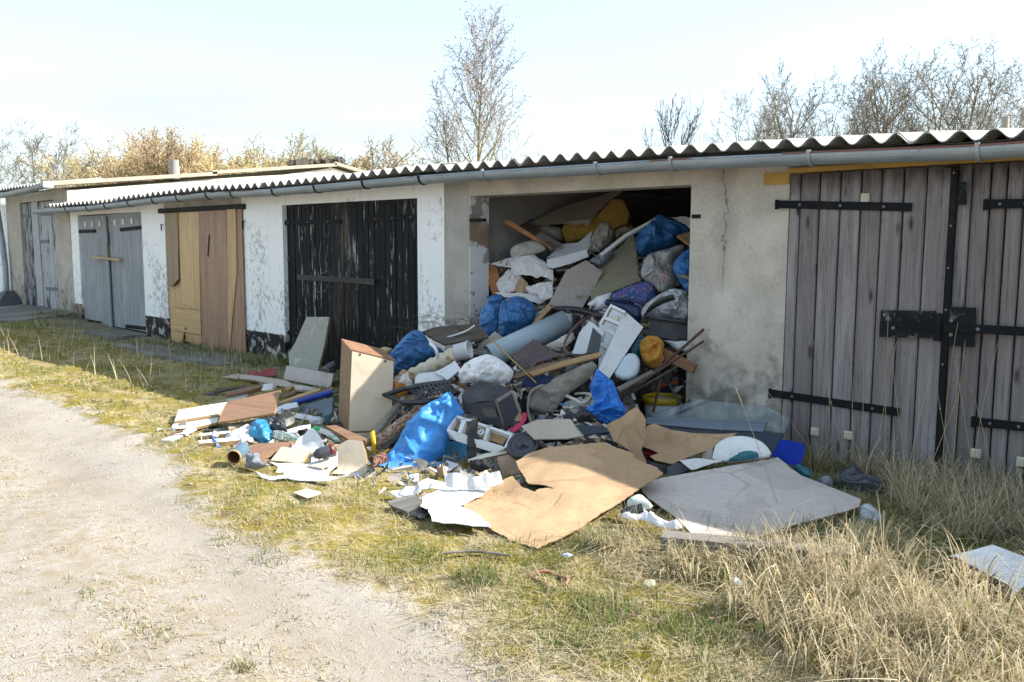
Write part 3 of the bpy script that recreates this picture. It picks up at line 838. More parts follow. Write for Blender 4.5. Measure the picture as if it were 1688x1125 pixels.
planks(d1, [BLACKER_P, BLACKER_P, WHITE_BLACK_P, WHITE_BLACK_P, WHITE_BLACK_P, WHITE_BLACK_P, WHITE_BLACK_P], e1, 0.02, 0.03, 0.19, 2.185, gap=0.008, seed=22)
for (a, b) in (((25, 357), (47, 356)), ((66, 354), (90, 352)), ((51, 399), (79, 398)), ((33, 472), (55, 474)), ((75, 476), (99, 477))):
    p, q = on_y(*a, 0.0), on_y(*b, 0.0); strap(d1, p[0], q[0], p[2], q[2], 0.012, 0.055, M('grey_strap', (0.1, 0.11, 0.12), 0.6), bolts=0)
wall_poly('door_batten', [(50.5, 333), (60.5, 333), (72, 505), (62.5, 503)], 0.0, 0.018, M('pale_cover_strip', (0.36, 0.37, 0.36), 0.7), d1)
# chimney pipe over the verge and the downpipe at the frame's edge
p = on_x(287, 264, -17.2); q = on_x(287, 292, -17.2)
MB().tube([(q[0], q[1], q[2] - 0.3), tuple(p)], 0.09, 12).build('chimney_pipe', M('sooty_asbestos_pipe', (0.3, 0.285, 0.26), 0.9), lb)
p2 = on_x(294, 285, -17.2); MB().tube([(p2[0], p2[1], p2[2] - 0.3), (p2[0], p2[1], p2[2] + 0.12)], 0.03, 8).build('vent_pipe', VERGE, lb)
a, b, c, d = on_y(-4, 348, -0.12), on_y(4, 400, -0.12), on_y(9, 440, -0.12), on_y(11, 482, -0.12)
MB().tube([a, b, c, d], 0.055, 10).build('downpipe', ZINC, lb)
p = on_y(12, 480, -0.15)
mb = MB(); s = 0.25
mb.add([(p[0] - 0.1, -0.2, p[2]), (p[0] + 0.1, -0.2, p[2]), (p[0] + 0.1, -0.05, p[2]), (p[0] - 0.1, -0.05, p[2]),
        (p[0] - 0.55, -0.5, 0.17), (p[0] + 0.5, -0.5, 0.17), (p[0] + 0.5, 0.0, 0.22), (p[0] - 0.55, 0.0, 0.22)],
       [(0, 3, 2, 1), (4, 5, 6, 7), (0, 1, 5, 4), (1, 2, 6, 5), (2, 3, 7, 6), (3, 0, 4, 7)])
tag(mb.build('drain_hopper', M('dark_plastic_hopper', (0.05, 0.055, 0.065), 0.6)), 'dark flared drain hopper under the downpipe at left edge', 'hopper')
# mossy rubble on the ridge
rb = random.Random(5)
mb = MB()
for i in range(60):
    t = rb.random(); yy = 4.6 + t * 1.2; zz = 3.0 + 0.13 * (yy - 4.6); s = rb.uniform(0.03, 0.09)
    mb.box(-s, s, -s, s, -s * 0.6, s * 0.6, 0, Matrix.Translation((-16.5 + rb.uniform(-0.15, 0.15), yy, zz + 0.1)) @ Matrix.Rotation(rb.uniform(0, 3), 4, (rb.random(), rb.random(), 1)))
tag(mb.build('ridge_rubble', M('mossy_rubble', (0.07, 0.06, 0.045), 0.95), lb), kind='stuff')
# bare pole standing behind the right end of the roof
pp = CAM + rays([(1656, 225)])[0] * 11.5
tag(MB().tube([(pp[0], pp[1], 0), (pp[0], pp[1], CAM[2] + rays([(1656, 193)])[0][2] * 11.5)], 0.045, 8).build('wooden_post', MW('pale_post', (0.3, 0.27, 0.22), (0.45, 0.4, 0.34), axis=2)), 'pale bare post rising behind the right end of the roof', 'post')

# ------------------------------------------------------------------ ground


def track_edge(x):
    x = np.asarray(x, float)
    return -3.02 - 0.52 * sstep(-6.3, -4.2, x) - 0.16 * sstep(-3.2, -1.6, x) + 0.04 * np.sin(x * 2.1) + 0.03 * np.sin(x * 5.3 + 1)


def axis(lo, hi, a, b, fine):
    mid = np.arange(a, b + 1e-6, fine)
    left = a - np.geomspace(fine, a - lo, 26)[::-1]; right = b + np.geomspace(fine, hi - b, 26)
    return np.concatenate([left, mid, right])


gx = axis(-900, 900, -18.5, 1.5, 0.055); gy = axis(-900, 900, -6.0, 0.5, 0.04)
GX, GY = np.meshgrid(gx, gy)
GZ = ground_z(GX, GY)
_rs = np.random.RandomState(3)


def vnoise(x, y, s, seed=0):
    """smooth value noise, vectorised"""
    r = np.random.RandomState(seed).rand(256, 256)
    u, v = x * s, y * s; i = np.floor(u).astype(int); j = np.floor(v).astype(int); fu = u - i; fv = v - j
    fu = fu * fu * (3 - 2 * fu); fv = fv * fv * (3 - 2 * fv)
    g = lambda a, b: r[a % 256, b % 256]
    return (g(i, j) * (1 - fu) + g(i + 1, j) * fu) * (1 - fv) + (g(i, j + 1) * (1 - fu) + g(i + 1, j + 1) * fu) * fv


near = sstep(-20, -17, GX) * sstep(3, 1, GX) * sstep(-7, -5.5, GY)
verge = sstep(-0.12, 0.12, GY - track_edge(GX))
GZ = GZ + near * ((vnoise(GX, GY, 2.0, 1) - 0.5) * 0.035 + (vnoise(GX, GY, 7, 2) - 0.5) * (0.008 + 0.022 * verge) + (vnoise(GX, GY, 19, 3) - 0.5) * (0.004 + 0.016 * verge))
_gzi = None


def gz(x, y):
    """the ground sheet's own height"""
    x = np.asarray(x, float); y = np.asarray(y, float)
    n_ = sstep(-20, -17, x) * sstep(3, 1, x) * sstep(-7, -5.5, y); v_ = sstep(-0.12, 0.12, y - track_edge(x))
    return ground_z(x, y) + n_ * ((vnoise(x, y, 2.0, 1) - 0.5) * 0.035 + (vnoise(x, y, 7, 2) - 0.5) * (0.008 + 0.022 * v_) + (vnoise(x, y, 19, 3) - 0.5) * (0.004 + 0.016 * v_))


nx, ny = len(gx), len(gy)
idx = np.arange(nx * ny).reshape(ny, nx)
Fq = np.stack([idx[:-1, :-1].ravel(), idx[:-1, 1:].ravel(), idx[1:, 1:].ravel(), idx[1:, :-1].ravel()], 1)


def mat_ground():
    k = NT('track_and_verge'); k.oc(rand=False); x, y, z, p = k.pos()
    mr = k.n('ShaderNodeMapRange'); mr.interpolation_type = 'SMOOTHSTEP'
    for i_, v_ in ((1, -6.3), (2, -4.2), (3, -3.02), (4, -3.56)): mr.inputs[i_].default_value = v_
    k.l(x, mr.inputs[0])
    n1 = k.noise(2.2, 6, 0.65); n2 = k.noise(11, 7, 0.7); n3 = k.noise(70, 5, 0.7); n4 = k.noise(0.8, 4, 0.5)
    e = k.math('SUBTRACT', y, mr.outputs[0])
    e2 = k.math('ADD', e, k.math('ADD', k.math('MULTIPLY', k.math('SUBTRACT', n1, 0.5), 0.75), k.math('MULTIPLY', k.math('SUBTRACT', n2, 0.5), 0.5)))
    vg = k.ramp(e2, (0.0, 0.0), (0.16, 1.0))
    # gravel
    vs_ = k.vor(170, out='Color'); vd = k.vor(170)
    gr = k.mix(k.ramp(n3, (0.3, 0.0), (0.7, 1.0)), (0.235, 0.207, 0.172), (0.335, 0.30, 0.257))
    gr = k.mix(0.14, gr, k.mix(k.ramp(vs_, (0.0, 0.0), (1.0, 1.0)), (0.20, 0.185, 0.17), (0.56, 0.54, 0.51)))
    gr = k.mix(k.ramp(n1, (0.47, 0.0), (0.70, 0.7)), gr, (0.23, 0.19, 0.145))
    gr = k.mix(k.ramp(n2, (0.57, 0.0), (0.70, 0.5)), gr, (0.21, 0.18, 0.13))
    for off, wd_ in ((3.95, 0.30), (5.35, 0.34)):
        ru = k.math('ABSOLUTE', k.math('ADD', k.math('ADD', k.math('ADD', y, off), k.math('MULTIPLY', x, 0.05)), k.math('MULTIPLY', k.math('SUBTRACT', n4, 0.5), 0.5)))
        gr = k.mix(k.math('MULTIPLY', k.ramp(ru, (0.05, 1.0), (wd_, 0.0)), k.ramp(n1, (0.3, 0.15), (0.7, 0.75))), gr, (0.235, 0.205, 0.168))
    cs = k.math('ABSOLUTE', k.math('ADD', k.math('ADD', y, 4.55), k.math('MULTIPLY', x, 0.08)))
    csm = k.math('MULTIPLY', k.ramp(cs, (0.1, 1.0), (0.6, 0.0)), k.ramp(n2, (0.42, 0.0), (0.62, 0.75)))
    gr = k.mix(csm, gr, k.mix(n3, (0.15, 0.115, 0.07), (0.31, 0.25, 0.155)))
    # verge: straw thatch, moss, bare soil
    st = k.mix(k.ramp(n3, (0.3, 0.0), (0.7, 1.0)), (0.20, 0.16, 0.085), (0.44, 0.37, 0.225))
    ms = k.mix(k.ramp(n3, (0.3, 0.0), (0.7, 1.0)), (0.11, 0.09, 0.016), (0.25, 0.198, 0.034))
    v = k.mix(k.ramp(k.math('ADD', k.math('MULTIPLY', n1, 0.55), k.math('MULTIPLY', n2, 0.45)), (0.41, 0.0), (0.53, 1.0)), st, ms)
    v = k.mix(k.ramp(k.noise(5.5, 5, 0.65), (0.56, 0.0), (0.64, 0.8)), v, (0.13, 0.095, 0.06))
    v = k.mix(k.ramp(k.noise(3.4, 5, 0.65), (0.58, 0.0), (0.68, 0.7)), v, (0.06, 0.085, 0.02))
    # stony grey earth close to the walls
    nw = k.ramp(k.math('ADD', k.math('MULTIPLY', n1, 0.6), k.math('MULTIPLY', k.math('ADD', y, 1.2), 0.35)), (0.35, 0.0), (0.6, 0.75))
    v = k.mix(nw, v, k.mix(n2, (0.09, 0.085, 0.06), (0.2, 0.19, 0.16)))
    c = k.mix(vg, gr, v)
    h = k.math('ADD', k.math('MULTIPLY', n3, 0.6), k.math('MULTIPLY', vd, k.math('SUBTRACT', 0.6, k.math('MULTIPLY', vg, 0.4))))
    nrm = k.bump(h, 0.4, 0.006, k.bump(n2, 0.35, 0.02))
    return k.done(c, 0.95, nrm, spec=0.12)


GROUND = mat_ground()
go = link('ground', mesh_np('ground', np.stack([GX.ravel(), GY.ravel(), GZ.ravel()], 1), Fq, [GROUND], smooth=True)); tag(go, kind='structure')


def slab_poly(name, pts, z, th, mat, noise_amp=0.01, res=14):
    """concrete apron: polygon on the ground given in metres, broken edge"""
    P = []
    n = len(pts); r = random.Random(len(name) + n)
    for i in range(n):
        a, b = np.array(pts[i]), np.array(pts[(i + 1) % n])
        for t in range(res):
            q = a + (b - a) * t / res; P.append((q[0] + r.uniform(-1, 1) * 0.03, q[1] + r.uniform(-1, 1) * 0.03))
    zf = z if callable(z) else (lambda *_: z)
    V = [(a, b, zf(a, b)) for a, b in P] + [(a, b, zf(a, b) - th) for a, b in P]; m = len(P)
    F = [tuple(range(m)), tuple(reversed(range(m, 2 * m)))] + [(i, m + i, m + (i + 1) % m, (i + 1) % m) for i in range(m)]
    o = MB().add(V, F).build(name, mat); return tag(o, kind='structure')


slab_poly('concrete_ramp', [(-24, -0.02), (-16.2, -0.02), (-16.1, -0.9), (-16.6, -1.45), (-24, -1.7)], lambda a, b: 0.205 + 0.075 * b, 0.3, CONC)
slab_poly('concrete_apron', [(-16.0, -0.0), (-13.3, -0.0), (-13.2, -0.5), (-15.0, -0.75), (-15.8, -0.6)], 0.04, 0.2, CONC)
slab_poly('concrete_apron', [(-12.3, -0.45), (-9.6, -0.35), (-9.4, -0.75), (-11.0, -1.0), (-12.6, -0.85)], 0.022, 0.2, CONC)
slab_poly('garage_floor', [(-6.02, 0.0), (-3.62, 0.0), (-3.5, 4.5), (-6.1, 4.5)], 0.03, 0.1, CONC, res=2)

# ------------------------------------------------------------------ grass


def mat_blade(name, trans=0.35):
    k = NT(name); at = k.n('ShaderNodeAttribute'); at.attribute_name = 'Col'
    k.done(at.outputs['Color'], 0.6, spec=0.25)
    tr = k.n('ShaderNodeBsdfTranslucent'); k.l(at.outputs['Color'], tr.inputs['Color'])
    mx = k.n('ShaderNodeMixShader'); mx.inputs[0].default_value = trans
    k.l(k.b.outputs[0], mx.inputs[1]); k.l(tr.outputs[0], mx.inputs[2]); k.l(mx.outputs[0], k.out.inputs['Surface']); return k.m


BLADE = mat_blade('grass_blade')


def blades(name, base, length, width, az, tilt, curl, col, segs=3, rs=None, label=None, cat=None, kind='stuff', twist=0.0, kink=None, kt=None):
    """ribbons: leave the ground at angle tilt from upright in direction az, bending on by curl"""
    N = len(base); t = np.linspace(0, 1, segs + 1)
    hd = np.stack([np.cos(az), np.sin(az), np.zeros(N)], 1); side = np.stack([-np.sin(az + twist), np.cos(az + twist), np.zeros(N)], 1)
    P = np.zeros((N, segs + 1, 2, 3)); pos = base.astype(float).copy()
    for s in range(segs + 1):
        w = width * (1 - 0.93 * t[s] ** 1.6) * 0.5
        P[:, s, 0] = pos - side * w[:, None]; P[:, s, 1] = pos + side * w[:, None]
        if s < segs:
            a = tilt + curl * (t[s] + 0.5 / segs)
            if kink is not None: a = a + kink * (t[s] >= kt)
            d = hd * np.sin(a)[:, None]; d[:, 2] = np.cos(a); pos = pos + d * (length / segs)[:, None]
    V = P.reshape(-1, 3); k2 = (segs + 1) * 2
    b0 = (np.arange(N) * k2)[:, None]; F = []
    for s in range(segs):
        F.append(np.stack([b0[:, 0] + 2 * s, b0[:, 0] + 2 * s + 1, b0[:, 0] + 2 * s + 3, b0[:, 0] + 2 * s + 2], 1))
    F = np.concatenate(F, 0)
    me = mesh_np(name, V, F, [BLADE], smooth=True)
    ca = me.color_attributes.new('Col', 'FLOAT_COLOR', 'POINT')
    cc = np.ones((N, k2, 4), np.float32); cc[:, :, :3] = col[:, None, :]
    ca.data.foreach_set('color', cc.ravel())
    o = link(name, me); tag(o, label, cat, kind=kind); return o


def straw(rs, n, k=1.0):
    a = np.array([0.53, 0.44, 0.265]); b = np.array([0.29, 0.23, 0.135]); c = np.array([0.62, 0.57, 0.44]); t = rs.rand(n, 1); u = rs.rand(n, 1)
    return np.clip((a + (b - a) * t) * (1 - 0.5 * u) + c * 0.5 * u, 0, 1) * k


def green(rs, n):
    a = np.array([0.07, 0.12, 0.022]); b = np.array([0.16, 0.19, 0.04]); return a + (b - a) * rs.rand(n, 1)


def moss(rs, n):
    a = np.array([0.15, 0.12, 0.025]); b = np.array([0.30, 0.235, 0.055]); return a + (b - a) * rs.rand(n, 1)


def ground_pixels(rs, n, box):
    x0, y0, x1, y1 = box
    px = np.stack([rs.uniform(x0, x1, n), rs.uniform(y0, y1, n)], 1)
    d = rays(px); t = -CAM[2] / d[:, 2]; p = CAM + d * t[:, None]; p[:, 2] = gz(p[:, 0], p[:, 1]); return p, px


def off_slabs(p):
    x, y = p[:, 0], p[:, 1]
    on = (x < -16.0) & (y > -1.45); on |= (x > -15.9) & (x < -13.3) & (y > -0.55); on |= (x > -12.4) & (x < -9.6) & (y > -0.85) & (y < -0.45) & (vnoise(x, y, 4, 77) > 0.45)
    on |= y > -0.01
    return ~on


rs = np.random.RandomState(11)
p, px = ground_pixels(rs, 330000, (-30, 505, 1718, 1165))
e = p[:, 1] - track_edge(p[:, 0]) + (vnoise(p[:, 0], p[:, 1], 2.6, 5) - 0.5) * 0.8
dens = sstep(-0.08, 0.35, e) * (0.35 + 0.65 * sstep(0.3, 0.65, vnoise(p[:, 0], p[:, 1], 5.0, 6)))
dens = np.maximum(dens, 0.25 * (sstep(0.62, 0.8, vnoise(p[:, 0], p[:, 1], 3.1, 8)) * (e > -1.6)) * sstep(0.5, 0.7, vnoise(p[:, 0], p[:, 1], 11, 9)))
strip = np.exp(-((p[:, 1] + 4.55 + 0.08 * p[:, 0]) / 0.42) ** 2) * sstep(0.42, 0.68, vnoise(p[:, 0], p[:, 1], 4.2, 15)) * 0.24
dens = np.maximum(dens, strip)
dist = np.hypot(p[:, 0], p[:, 1] - CAM[1])
keep = (rs.rand(len(p)) < dens * 0.62) & off_slabs(p) & (p[:, 1] < 0) & (p[:, 0] > -26) & (rs.rand(len(p)) < np.clip(dist / 4.0, 0.55, 1))
p = p[keep]; n = len(p); e = e[keep]; dist = dist[keep]
gpatch = vnoise(p[:, 0], p[:, 1], 1.9, 12) + 0.28 * sstep(-2.2, -0.5, p[:, 1]) + 0.12 * (rs.rand(n) - 0.5)
isg = rs.rand(n) < np.where(gpatch > 0.66, 0.6, 0.10) * sstep(-0.2, 0.6, e); ism = (~isg) & (rs.rand(n) < 0.32 * sstep(0.35, 0.6, vnoise(p[:, 0], p[:, 1], 2.4, 14)))
col = straw(rs, n); col[isg] = green(rs, isg.sum()); col[ism] = moss(rs, ism.sum())
ln = rs.uniform(0.018, 0.055, n) * np.where(isg, 1.35, 1.0) * np.where(ism, 0.5, 1.0) * (1 + 0.5 * sstep(-2.5, -0.8, p[:, 1]))
blades('short_grass', p, ln, rs.uniform(0.0018, 0.004, n) * np.clip(dist / 4.5, 1, 3.5), rs.uniform(0, 6.283, n), np.where(isg, rs.uniform(0.1, 0.8, n), rs.uniform(0.5, 1.45, n)),
       rs.uniform(0.1, 0.7, n), col, 2, label='short matted straw and green grass along the verge', cat='grass')
# fallen straws lying about
p, px = ground_pixels(rs, 26000, (-30, 540, 1718, 1165)); e = p[:, 1] - track_edge(p[:, 0])
keep = (rs.rand(len(p)) < np.where(e > 0.05, 0.75, 0.018)) & off_slabs(p) & (p[:, 0] > -20); p = p[keep]; n = len(p); p[:, 2] += rs.uniform(0.004, 0.02, n)
dist = np.hypot(p[:, 0], p[:, 1] - CAM[1])
blades('fallen_straw', p, rs.uniform(0.04, 0.16, n), rs.uniform(0.002, 0.0035, n) * np.clip(dist / 4.5, 1, 3), rs.uniform(0, 6.283, n), rs.uniform(1.35, 1.52, n), rs.uniform(0.0, 0.25, n), straw(rs, n, 1.05), 2,
       label='dry straws lying scattered on the verge', cat='straw')
# tussocks of green against the walls and on the track
tp = []
for (a, b, nb, rad, hh) in ((45, 545, 260, 0.5, 0.09), (88, 535, 320, 0.45, 0.13), (250, 570, 200, 0.35, 0.1), (335, 585, 260, 0.5, 0.12), (430, 598, 300, 0.45, 0.13), (465, 602, 220, 0.3, 0.14),
                         (235, 640, 120, 0.3, 0.07), (410, 622, 200, 0.4, 0.1), (400, 1102, 90, 0.05, 0.035), (140, 982, 28, 0.05, 0.02), (250, 1040, 50, 0.09, 0.022), (195, 1015, 24, 0.06, 0.02),
                         (370, 888, 60, 0.08, 0.03), (445, 922, 80, 0.1, 0.03), (790, 955, 260, 0.12, 0.06), (1000, 1010, 250, 0.14, 0.07), (1130, 1040, 250, 0.15, 0.06), (700, 915, 120, 0.12, 0.05), (150, 640, 100, 0.3, 0.05),
                         (560, 600, 120, 0.12, 0.2), (990, 905, 200, 0.12, 0.09), (1150, 960, 200, 0.15, 0.1)) + tuple((rs.uniform(60, 900), rs.uniform(930, 1125), int(rs.uniform(5, 26)), rs.uniform(0.03, 0.12), rs.uniform(0.012, 0.024)) for _ in range(45)):
    c = on_z(a, b, 0.0); ang = rs.uniform(0, 6.283, nb); rr = rad * np.sqrt(rs.rand(nb)); q = np.stack([c[0] + rr * np.cos(ang), c[1] + rr * np.sin(ang) * 0.8, np.zeros(nb), np.full(nb, hh)], 1); tp.append(q)
q = np.concatenate(tp); q = q[q[:, 1] < -0.02]; n = len(q); p = q[:, :3].copy(); p[:, 2] = np.maximum(gz(p[:, 0], p[:, 1]), np.where((p[:, 0] < -16.1) & (p[:, 1] > -1.45), 0.1, -1))
col = green(rs, n); m_ = rs.rand(n) < np.where(p[:, 1] < -3.2, 0.6, 0.3); col[m_] = straw(rs, m_.sum(), 0.9)
blades('grass_tuft', p, q[:, 3] * rs.uniform(0.5, 1.3, n), 0.003 + 0.004 * np.clip(np.hypot(p[:, 0], p[:, 1] + 5.6) / 9, 0.1, 1.2), rs.uniform(0, 6.283, n), rs.uniform(0.05, 0.6, n), rs.uniform(0.1, 0.9, n), col, 3,
       label='green grass tufts at the foot of the walls and on the track', cat='grass')


def inside(pts, poly):
    poly = np.array(poly, float); x, y = pts[:, 0], pts[:, 1]; c = np.zeros(len(pts), bool); j = len(poly) - 1
    for i in range(len(poly)):
        xi, yi = poly[i]; xj, yj = poly[j]
        c ^= ((yi > y) != (yj > y)) & (x < (xj - xi) * (y - yi) / (yj - yi + 1e-12) + xi); j = i
    return c


# tall dry grass at the right: bent straw in the sun in front, standing straw before the weathered doors
def tall(n, poly, seed):
    r = np.random.RandomState(seed); P = np.array(poly); p, px = ground_pixels(r, n * 3, (P[:, 0].min(), P[:, 1].min(), P[:, 0].max(), P[:, 1].max()))
    k = inside(px, poly); p = p[k][:n]; cl = vnoise(p[:, 0], p[:, 1], 6.0, seed + 1); k2 = r.rand(len(p)) < sstep(0.12, 0.5, cl); return p[k2], r


def tussocks(name, poly, nt, per, lo, hi, seed, lean, label, gmix=0.06, k=1.0, wid=(0.0022, 0.0048), spread=0.5, hfun=None):
    """clumps of straw: each clump's blades start close together and fall outwards"""
    r = np.random.RandomState(seed); PP = np.array(poly); p, px = ground_pixels(r, nt * 4, (PP[:, 0].min(), PP[:, 1].min(), PP[:, 0].max(), PP[:, 1].max()))
    kk_ = inside(px, poly) & ~inside(px, [(1545, 915), (1636, 890), (1720, 915), (1720, 1010), (1668, 1010), (1590, 960)]); c = p[kk_]; c = c[c[:, 1] < -0.05][:nt]; m = len(c); cnt = r.randint(per[0], per[1], m); idx_ = np.repeat(np.arange(m), cnt); n = len(idx_)
    ang = r.uniform(0, 6.283, n); rad = 0.055 * np.sqrt(r.rand(n)) * r.uniform(0.5, 1.6, m)[idx_]
    b = c[idx_].copy(); b[:, 0] += rad * np.cos(ang); b[:, 1] += rad * np.sin(ang); b[:, 2] = gz(b[:, 0], b[:, 1]); b[:, 1] = np.minimum(b[:, 1], -0.03)
    hs = (hfun(c) if hfun else np.ones(m)) * r.uniform(0.7, 1.2, m)
    ln = r.uniform(lo, hi, n) * hs[idx_]
    ld = lean[0] + r.normal(0, 0.35, m); vx = np.cos(ang) * spread + np.cos(ld)[idx_] * lean[1] + r.normal(0, 0.25, n); vy = np.sin(ang) * spread + np.sin(ld)[idx_] * lean[1] + r.normal(0, 0.25, n)
    az = np.arctan2(vy, vx); mag = np.clip(np.hypot(vx, vy), 0, 1.4)
    tone = (0.78 + 0.4 * r.rand(m))[idx_][:, None]
    col = np.clip(straw(r, n, k) * tone, 0, 0.85); g = r.rand(n) < gmix; col[g] = green(r, g.sum())
    blades(name, b, ln, r.uniform(*wid, n), az, 0.08 + 0.35 * mag * r.rand(n), 0.3 + 1.1 * mag * r.uniform(0.5, 1.2, n), col, 7, label=label, cat='grass', kink=np.where(r.rand(n) < 0.4, r.uniform(0.5, 1.6, n), 0.0), kt=r.uniform(0.25, 0.8, n))
    m2 = n // 4; j = r.randint(0, n, m2); b2 = b[j] + np.column_stack([r.normal(0, 0.07, m2), r.normal(0, 0.07, m2), np.zeros(m2)]); b2[:, 1] = np.minimum(b2[:, 1], -0.03); b2[:, 2] = gz(b2[:, 0], b2[:, 1]) + r.uniform(0.005, 0.06, m2)
    blades('matted_straw', b2, r.uniform(0.10, 0.28, m2), r.uniform(0.002, 0.006, m2), np.arctan2(vy, vx)[j] + r.normal(0, 0.8, m2), r.uniform(1.2, 1.55, m2), r.uniform(0, 0.3, m2), np.clip(straw(r, m2, k * 0.92), 0, 0.8), 4, label='broken matted straw at the base of ' + ('the sunlit tall grass' if lean[1] > 0.5 else 'the shaded grass by the doors'), cat='straw')


away = math.atan2(-0.62, 0.62)                    # combed towards the track
tussocks('dry_grass', [(960, 900), (1040, 878), (1110, 925), (1260, 935), (1380, 935), (1440, 905), (1540, 955), (1640, 1005), (1760, 1060), (1820, 1240), (1520, 1240), (1330, 1110), (1180, 1010), (1040, 950)], 150, (30, 70), 0.10, 0.34, 31, (away, 0.75),
         'tall bleached straw bending over in the sun at the lower right', k=1.12, wid=(0.0024, 0.0085), hfun=lambda c: 0.50 + 0.75 * sstep(-2.4, -1.1, c[:, 0]))
tussocks('dry_grass', [(1320, 775), (1350, 765), (1540, 780), (1700, 795), (1800, 835), (1800, 1010), (1570, 905), (1490, 850), (1440, 800)], 130, (25, 60), 0.10, 0.34, 41, (0.4, 0.25),
         'tangled grey straw standing in the shade of the weathered doors', gmix=0.10, k=1.05, spread=0.8, wid=(0.0024, 0.007))
# thin grass under the boards and along the heap's front
pm, r3 = tall(2000, [(880, 900), (1010, 850), (1120, 870), (1420, 850), (1500, 880), (1400, 960), (1100, 935)], 51)
q_ = pm - CAM; q_ = np.stack([844 + F_PX * (q_ @ CR) / (q_ @ CV), 562.5 - F_PX * (q_ @ CU) / (q_ @ CV)], 1)
bd_ = [(1048, 805), (1180, 760), (1284, 745), (1325, 780), (1420, 830), (1418, 845), (1304, 868), (1182, 905), (1150, 890), (1100, 850)]; cd_ = [(758, 836), (880, 780), (1090, 780), (1000, 850), (884, 900), (808, 866)]
pm = pm[~inside(q_, bd_) & ~inside(q_, cd_)]
n = len(pm); blades('dry_grass', pm, r3.uniform(0.08, 0.22, n), r3.uniform(0.002, 0.004, n), away + r3.normal(0, 1.0, n), r3.uniform(0.3, 1.1, n), r3.uniform(0.3, 1.2, n), straw(r3, n), 5,
                    label='dry grass poking out round the edges of the boards', cat='grass')
# single tall reed stalks with feathery heads
rng = random.Random(8)
REED = M('reed_straw', (0.42, 0.34, 0.2), 0.7, dirt=0.1)
sp = [(1290, 855, 1213, 640), (1372, 700, 1362, 420), (1408, 730, 1400, 505), (1420, 735, 1425, 560), (1440, 740, 1495, 560), (1500, 770, 1470, 565), (1555, 780, 1590, 530), (1570, 780, 1600, 560), (1488, 835, 1540, 600), (1600, 800, 1660, 560), (1330, 745, 1225, 668),
      (1640, 810, 1600, 640), (1520, 800, 1600, 620), (1395, 730, 1340, 560), (1460, 760, 1470, 520), (1350, 755, 1260, 640), (1610, 805, 1575, 590), (1580, 790, 1545, 640)]
ORD = ['first', 'second', 'third', 'fourth', 'fifth', 'sixth', 'seventh', 'eighth', 'ninth', 'tenth', 'eleventh', 'twelfth', 'thirteenth', 'fourteenth', 'fifteenth', 'sixteenth', 'seventeenth', 'eighteenth']
order = sorted(range(len(sp)), key=lambda q: sp[q][2])
for i, (bx, by, tx, ty) in enumerate(sp):
    b = on_z(bx, by, 0.0)
    if b[1] > -0.12: b = on_y(bx, by, -0.15); b[2] = 0.0
    d = rays([(tx, ty)])[0]; t = (b - CAM) @ CV / (d @ CV); tpt = CAM + d * t
    tpt[1] = min(tpt[1], -0.1)
    mid = (b + tpt) / 2 + np.array([rng.uniform(-0.04, 0.04), rng.uniform(-0.05, 0.02), 0.05])
    pts = [b * (1 - u) ** 2 + 2 * mid * u * (1 - u) + tpt * u * u for u in np.linspace(0, 1, 9)]
    mb = MB().tube(pts, [0.0022 * (1 - 0.5 * u) for u in np.linspace(0, 1, 9)], 4)
    a = np.array(pts[-2]); dd = np.array(pts[-1]) - a; dd /= np.linalg.norm(dd) + 1e-9
    st = mb
    hd = MB()
    for j in range(34):
        u = rng.random(); q = np.array(pts[-1]) - dd * 0.13 * (1 - u) * 1.0; w = np.array([rng.gauss(0, 1), rng.gauss(0, 1), rng.gauss(0, 1)]); w /= np.linalg.norm(w)
        s = rng.uniform(0.008, 0.02) * (1 - 0.5 * u); q2 = q + dd * s + w * s * 0.5; sd = np.cross(dd, w) * 0.0016
        hd.add([q - sd, q + sd, q2], [(0, 1, 2)])
    o = st.build('reed_stalk', REED)
    tag(o, 'dry reed stalk with feathery head, ' + ORD[order.index(i)] + ' from the left by its tip', 'reed', 'dry reed stalks by the right-hand doors')
    h_ = hd.build('seed_head', REED, o); h_['kind'] = 'stuff'
# dead weed stems in the shade at the left
ws = []
for i in range(170):
    px_, py_ = rng.uniform(120, 420), rng.uniform(580, 645)
    if rng.random() < 0.3: px_, py_ = rng.uniform(0, 130), rng.uniform(545, 600)
    ws.append(on_z(px_, py_, 0.0))
p = np.array(ws); n = len(p); r4 = np.random.RandomState(61)
blades('dead_weed', p, r4.uniform(0.1, 0.38, n), r4.uniform(0.006, 0.010, n), r4.uniform(0, 6.28, n), r4.uniform(0, 0.35, n), r4.uniform(0, 0.6, n), straw(r4, n, 0.95), 4, label='thin dead weed stems standing in the shade by the white wall', cat='weeds')
# leafy plants at the foot of the ramp
# pebbles on the track
OCT = np.array([(1, 0, 0), (-1, 0, 0), (0, 1, 0), (0, -1, 0), (0, 0, 0.7), (0, 0, -0.7)], float)
OF = np.array([(0, 2, 4), (2, 1, 4), (1, 3, 4), (3, 0, 4), (2, 0, 5), (1, 2, 5), (3, 1, 5), (0, 3, 5)])
rs = np.random.RandomState(71)
p, px = ground_pixels(rs, 40000, (-40, 640, 1200, 1180)); e = p[:, 1] - track_edge(p[:, 0]); k = (e < 0.25) & (rs.rand(len(p)) < 0.42 * (0.3 + vnoise(p[:, 0], p[:, 1], 3, 20)))
p = p[k]; n = len(p); dist = np.hypot(p[:, 0], p[:, 1] - CAM[1])
s = (0.0014 + 0.0042 * rs.rand(n) ** 3.5 + 0.009 * (rs.rand(n) > 0.992) * rs.rand(n)) * np.clip(dist / 4, 1, 2.5); ang = rs.uniform(0, 6.28, n)
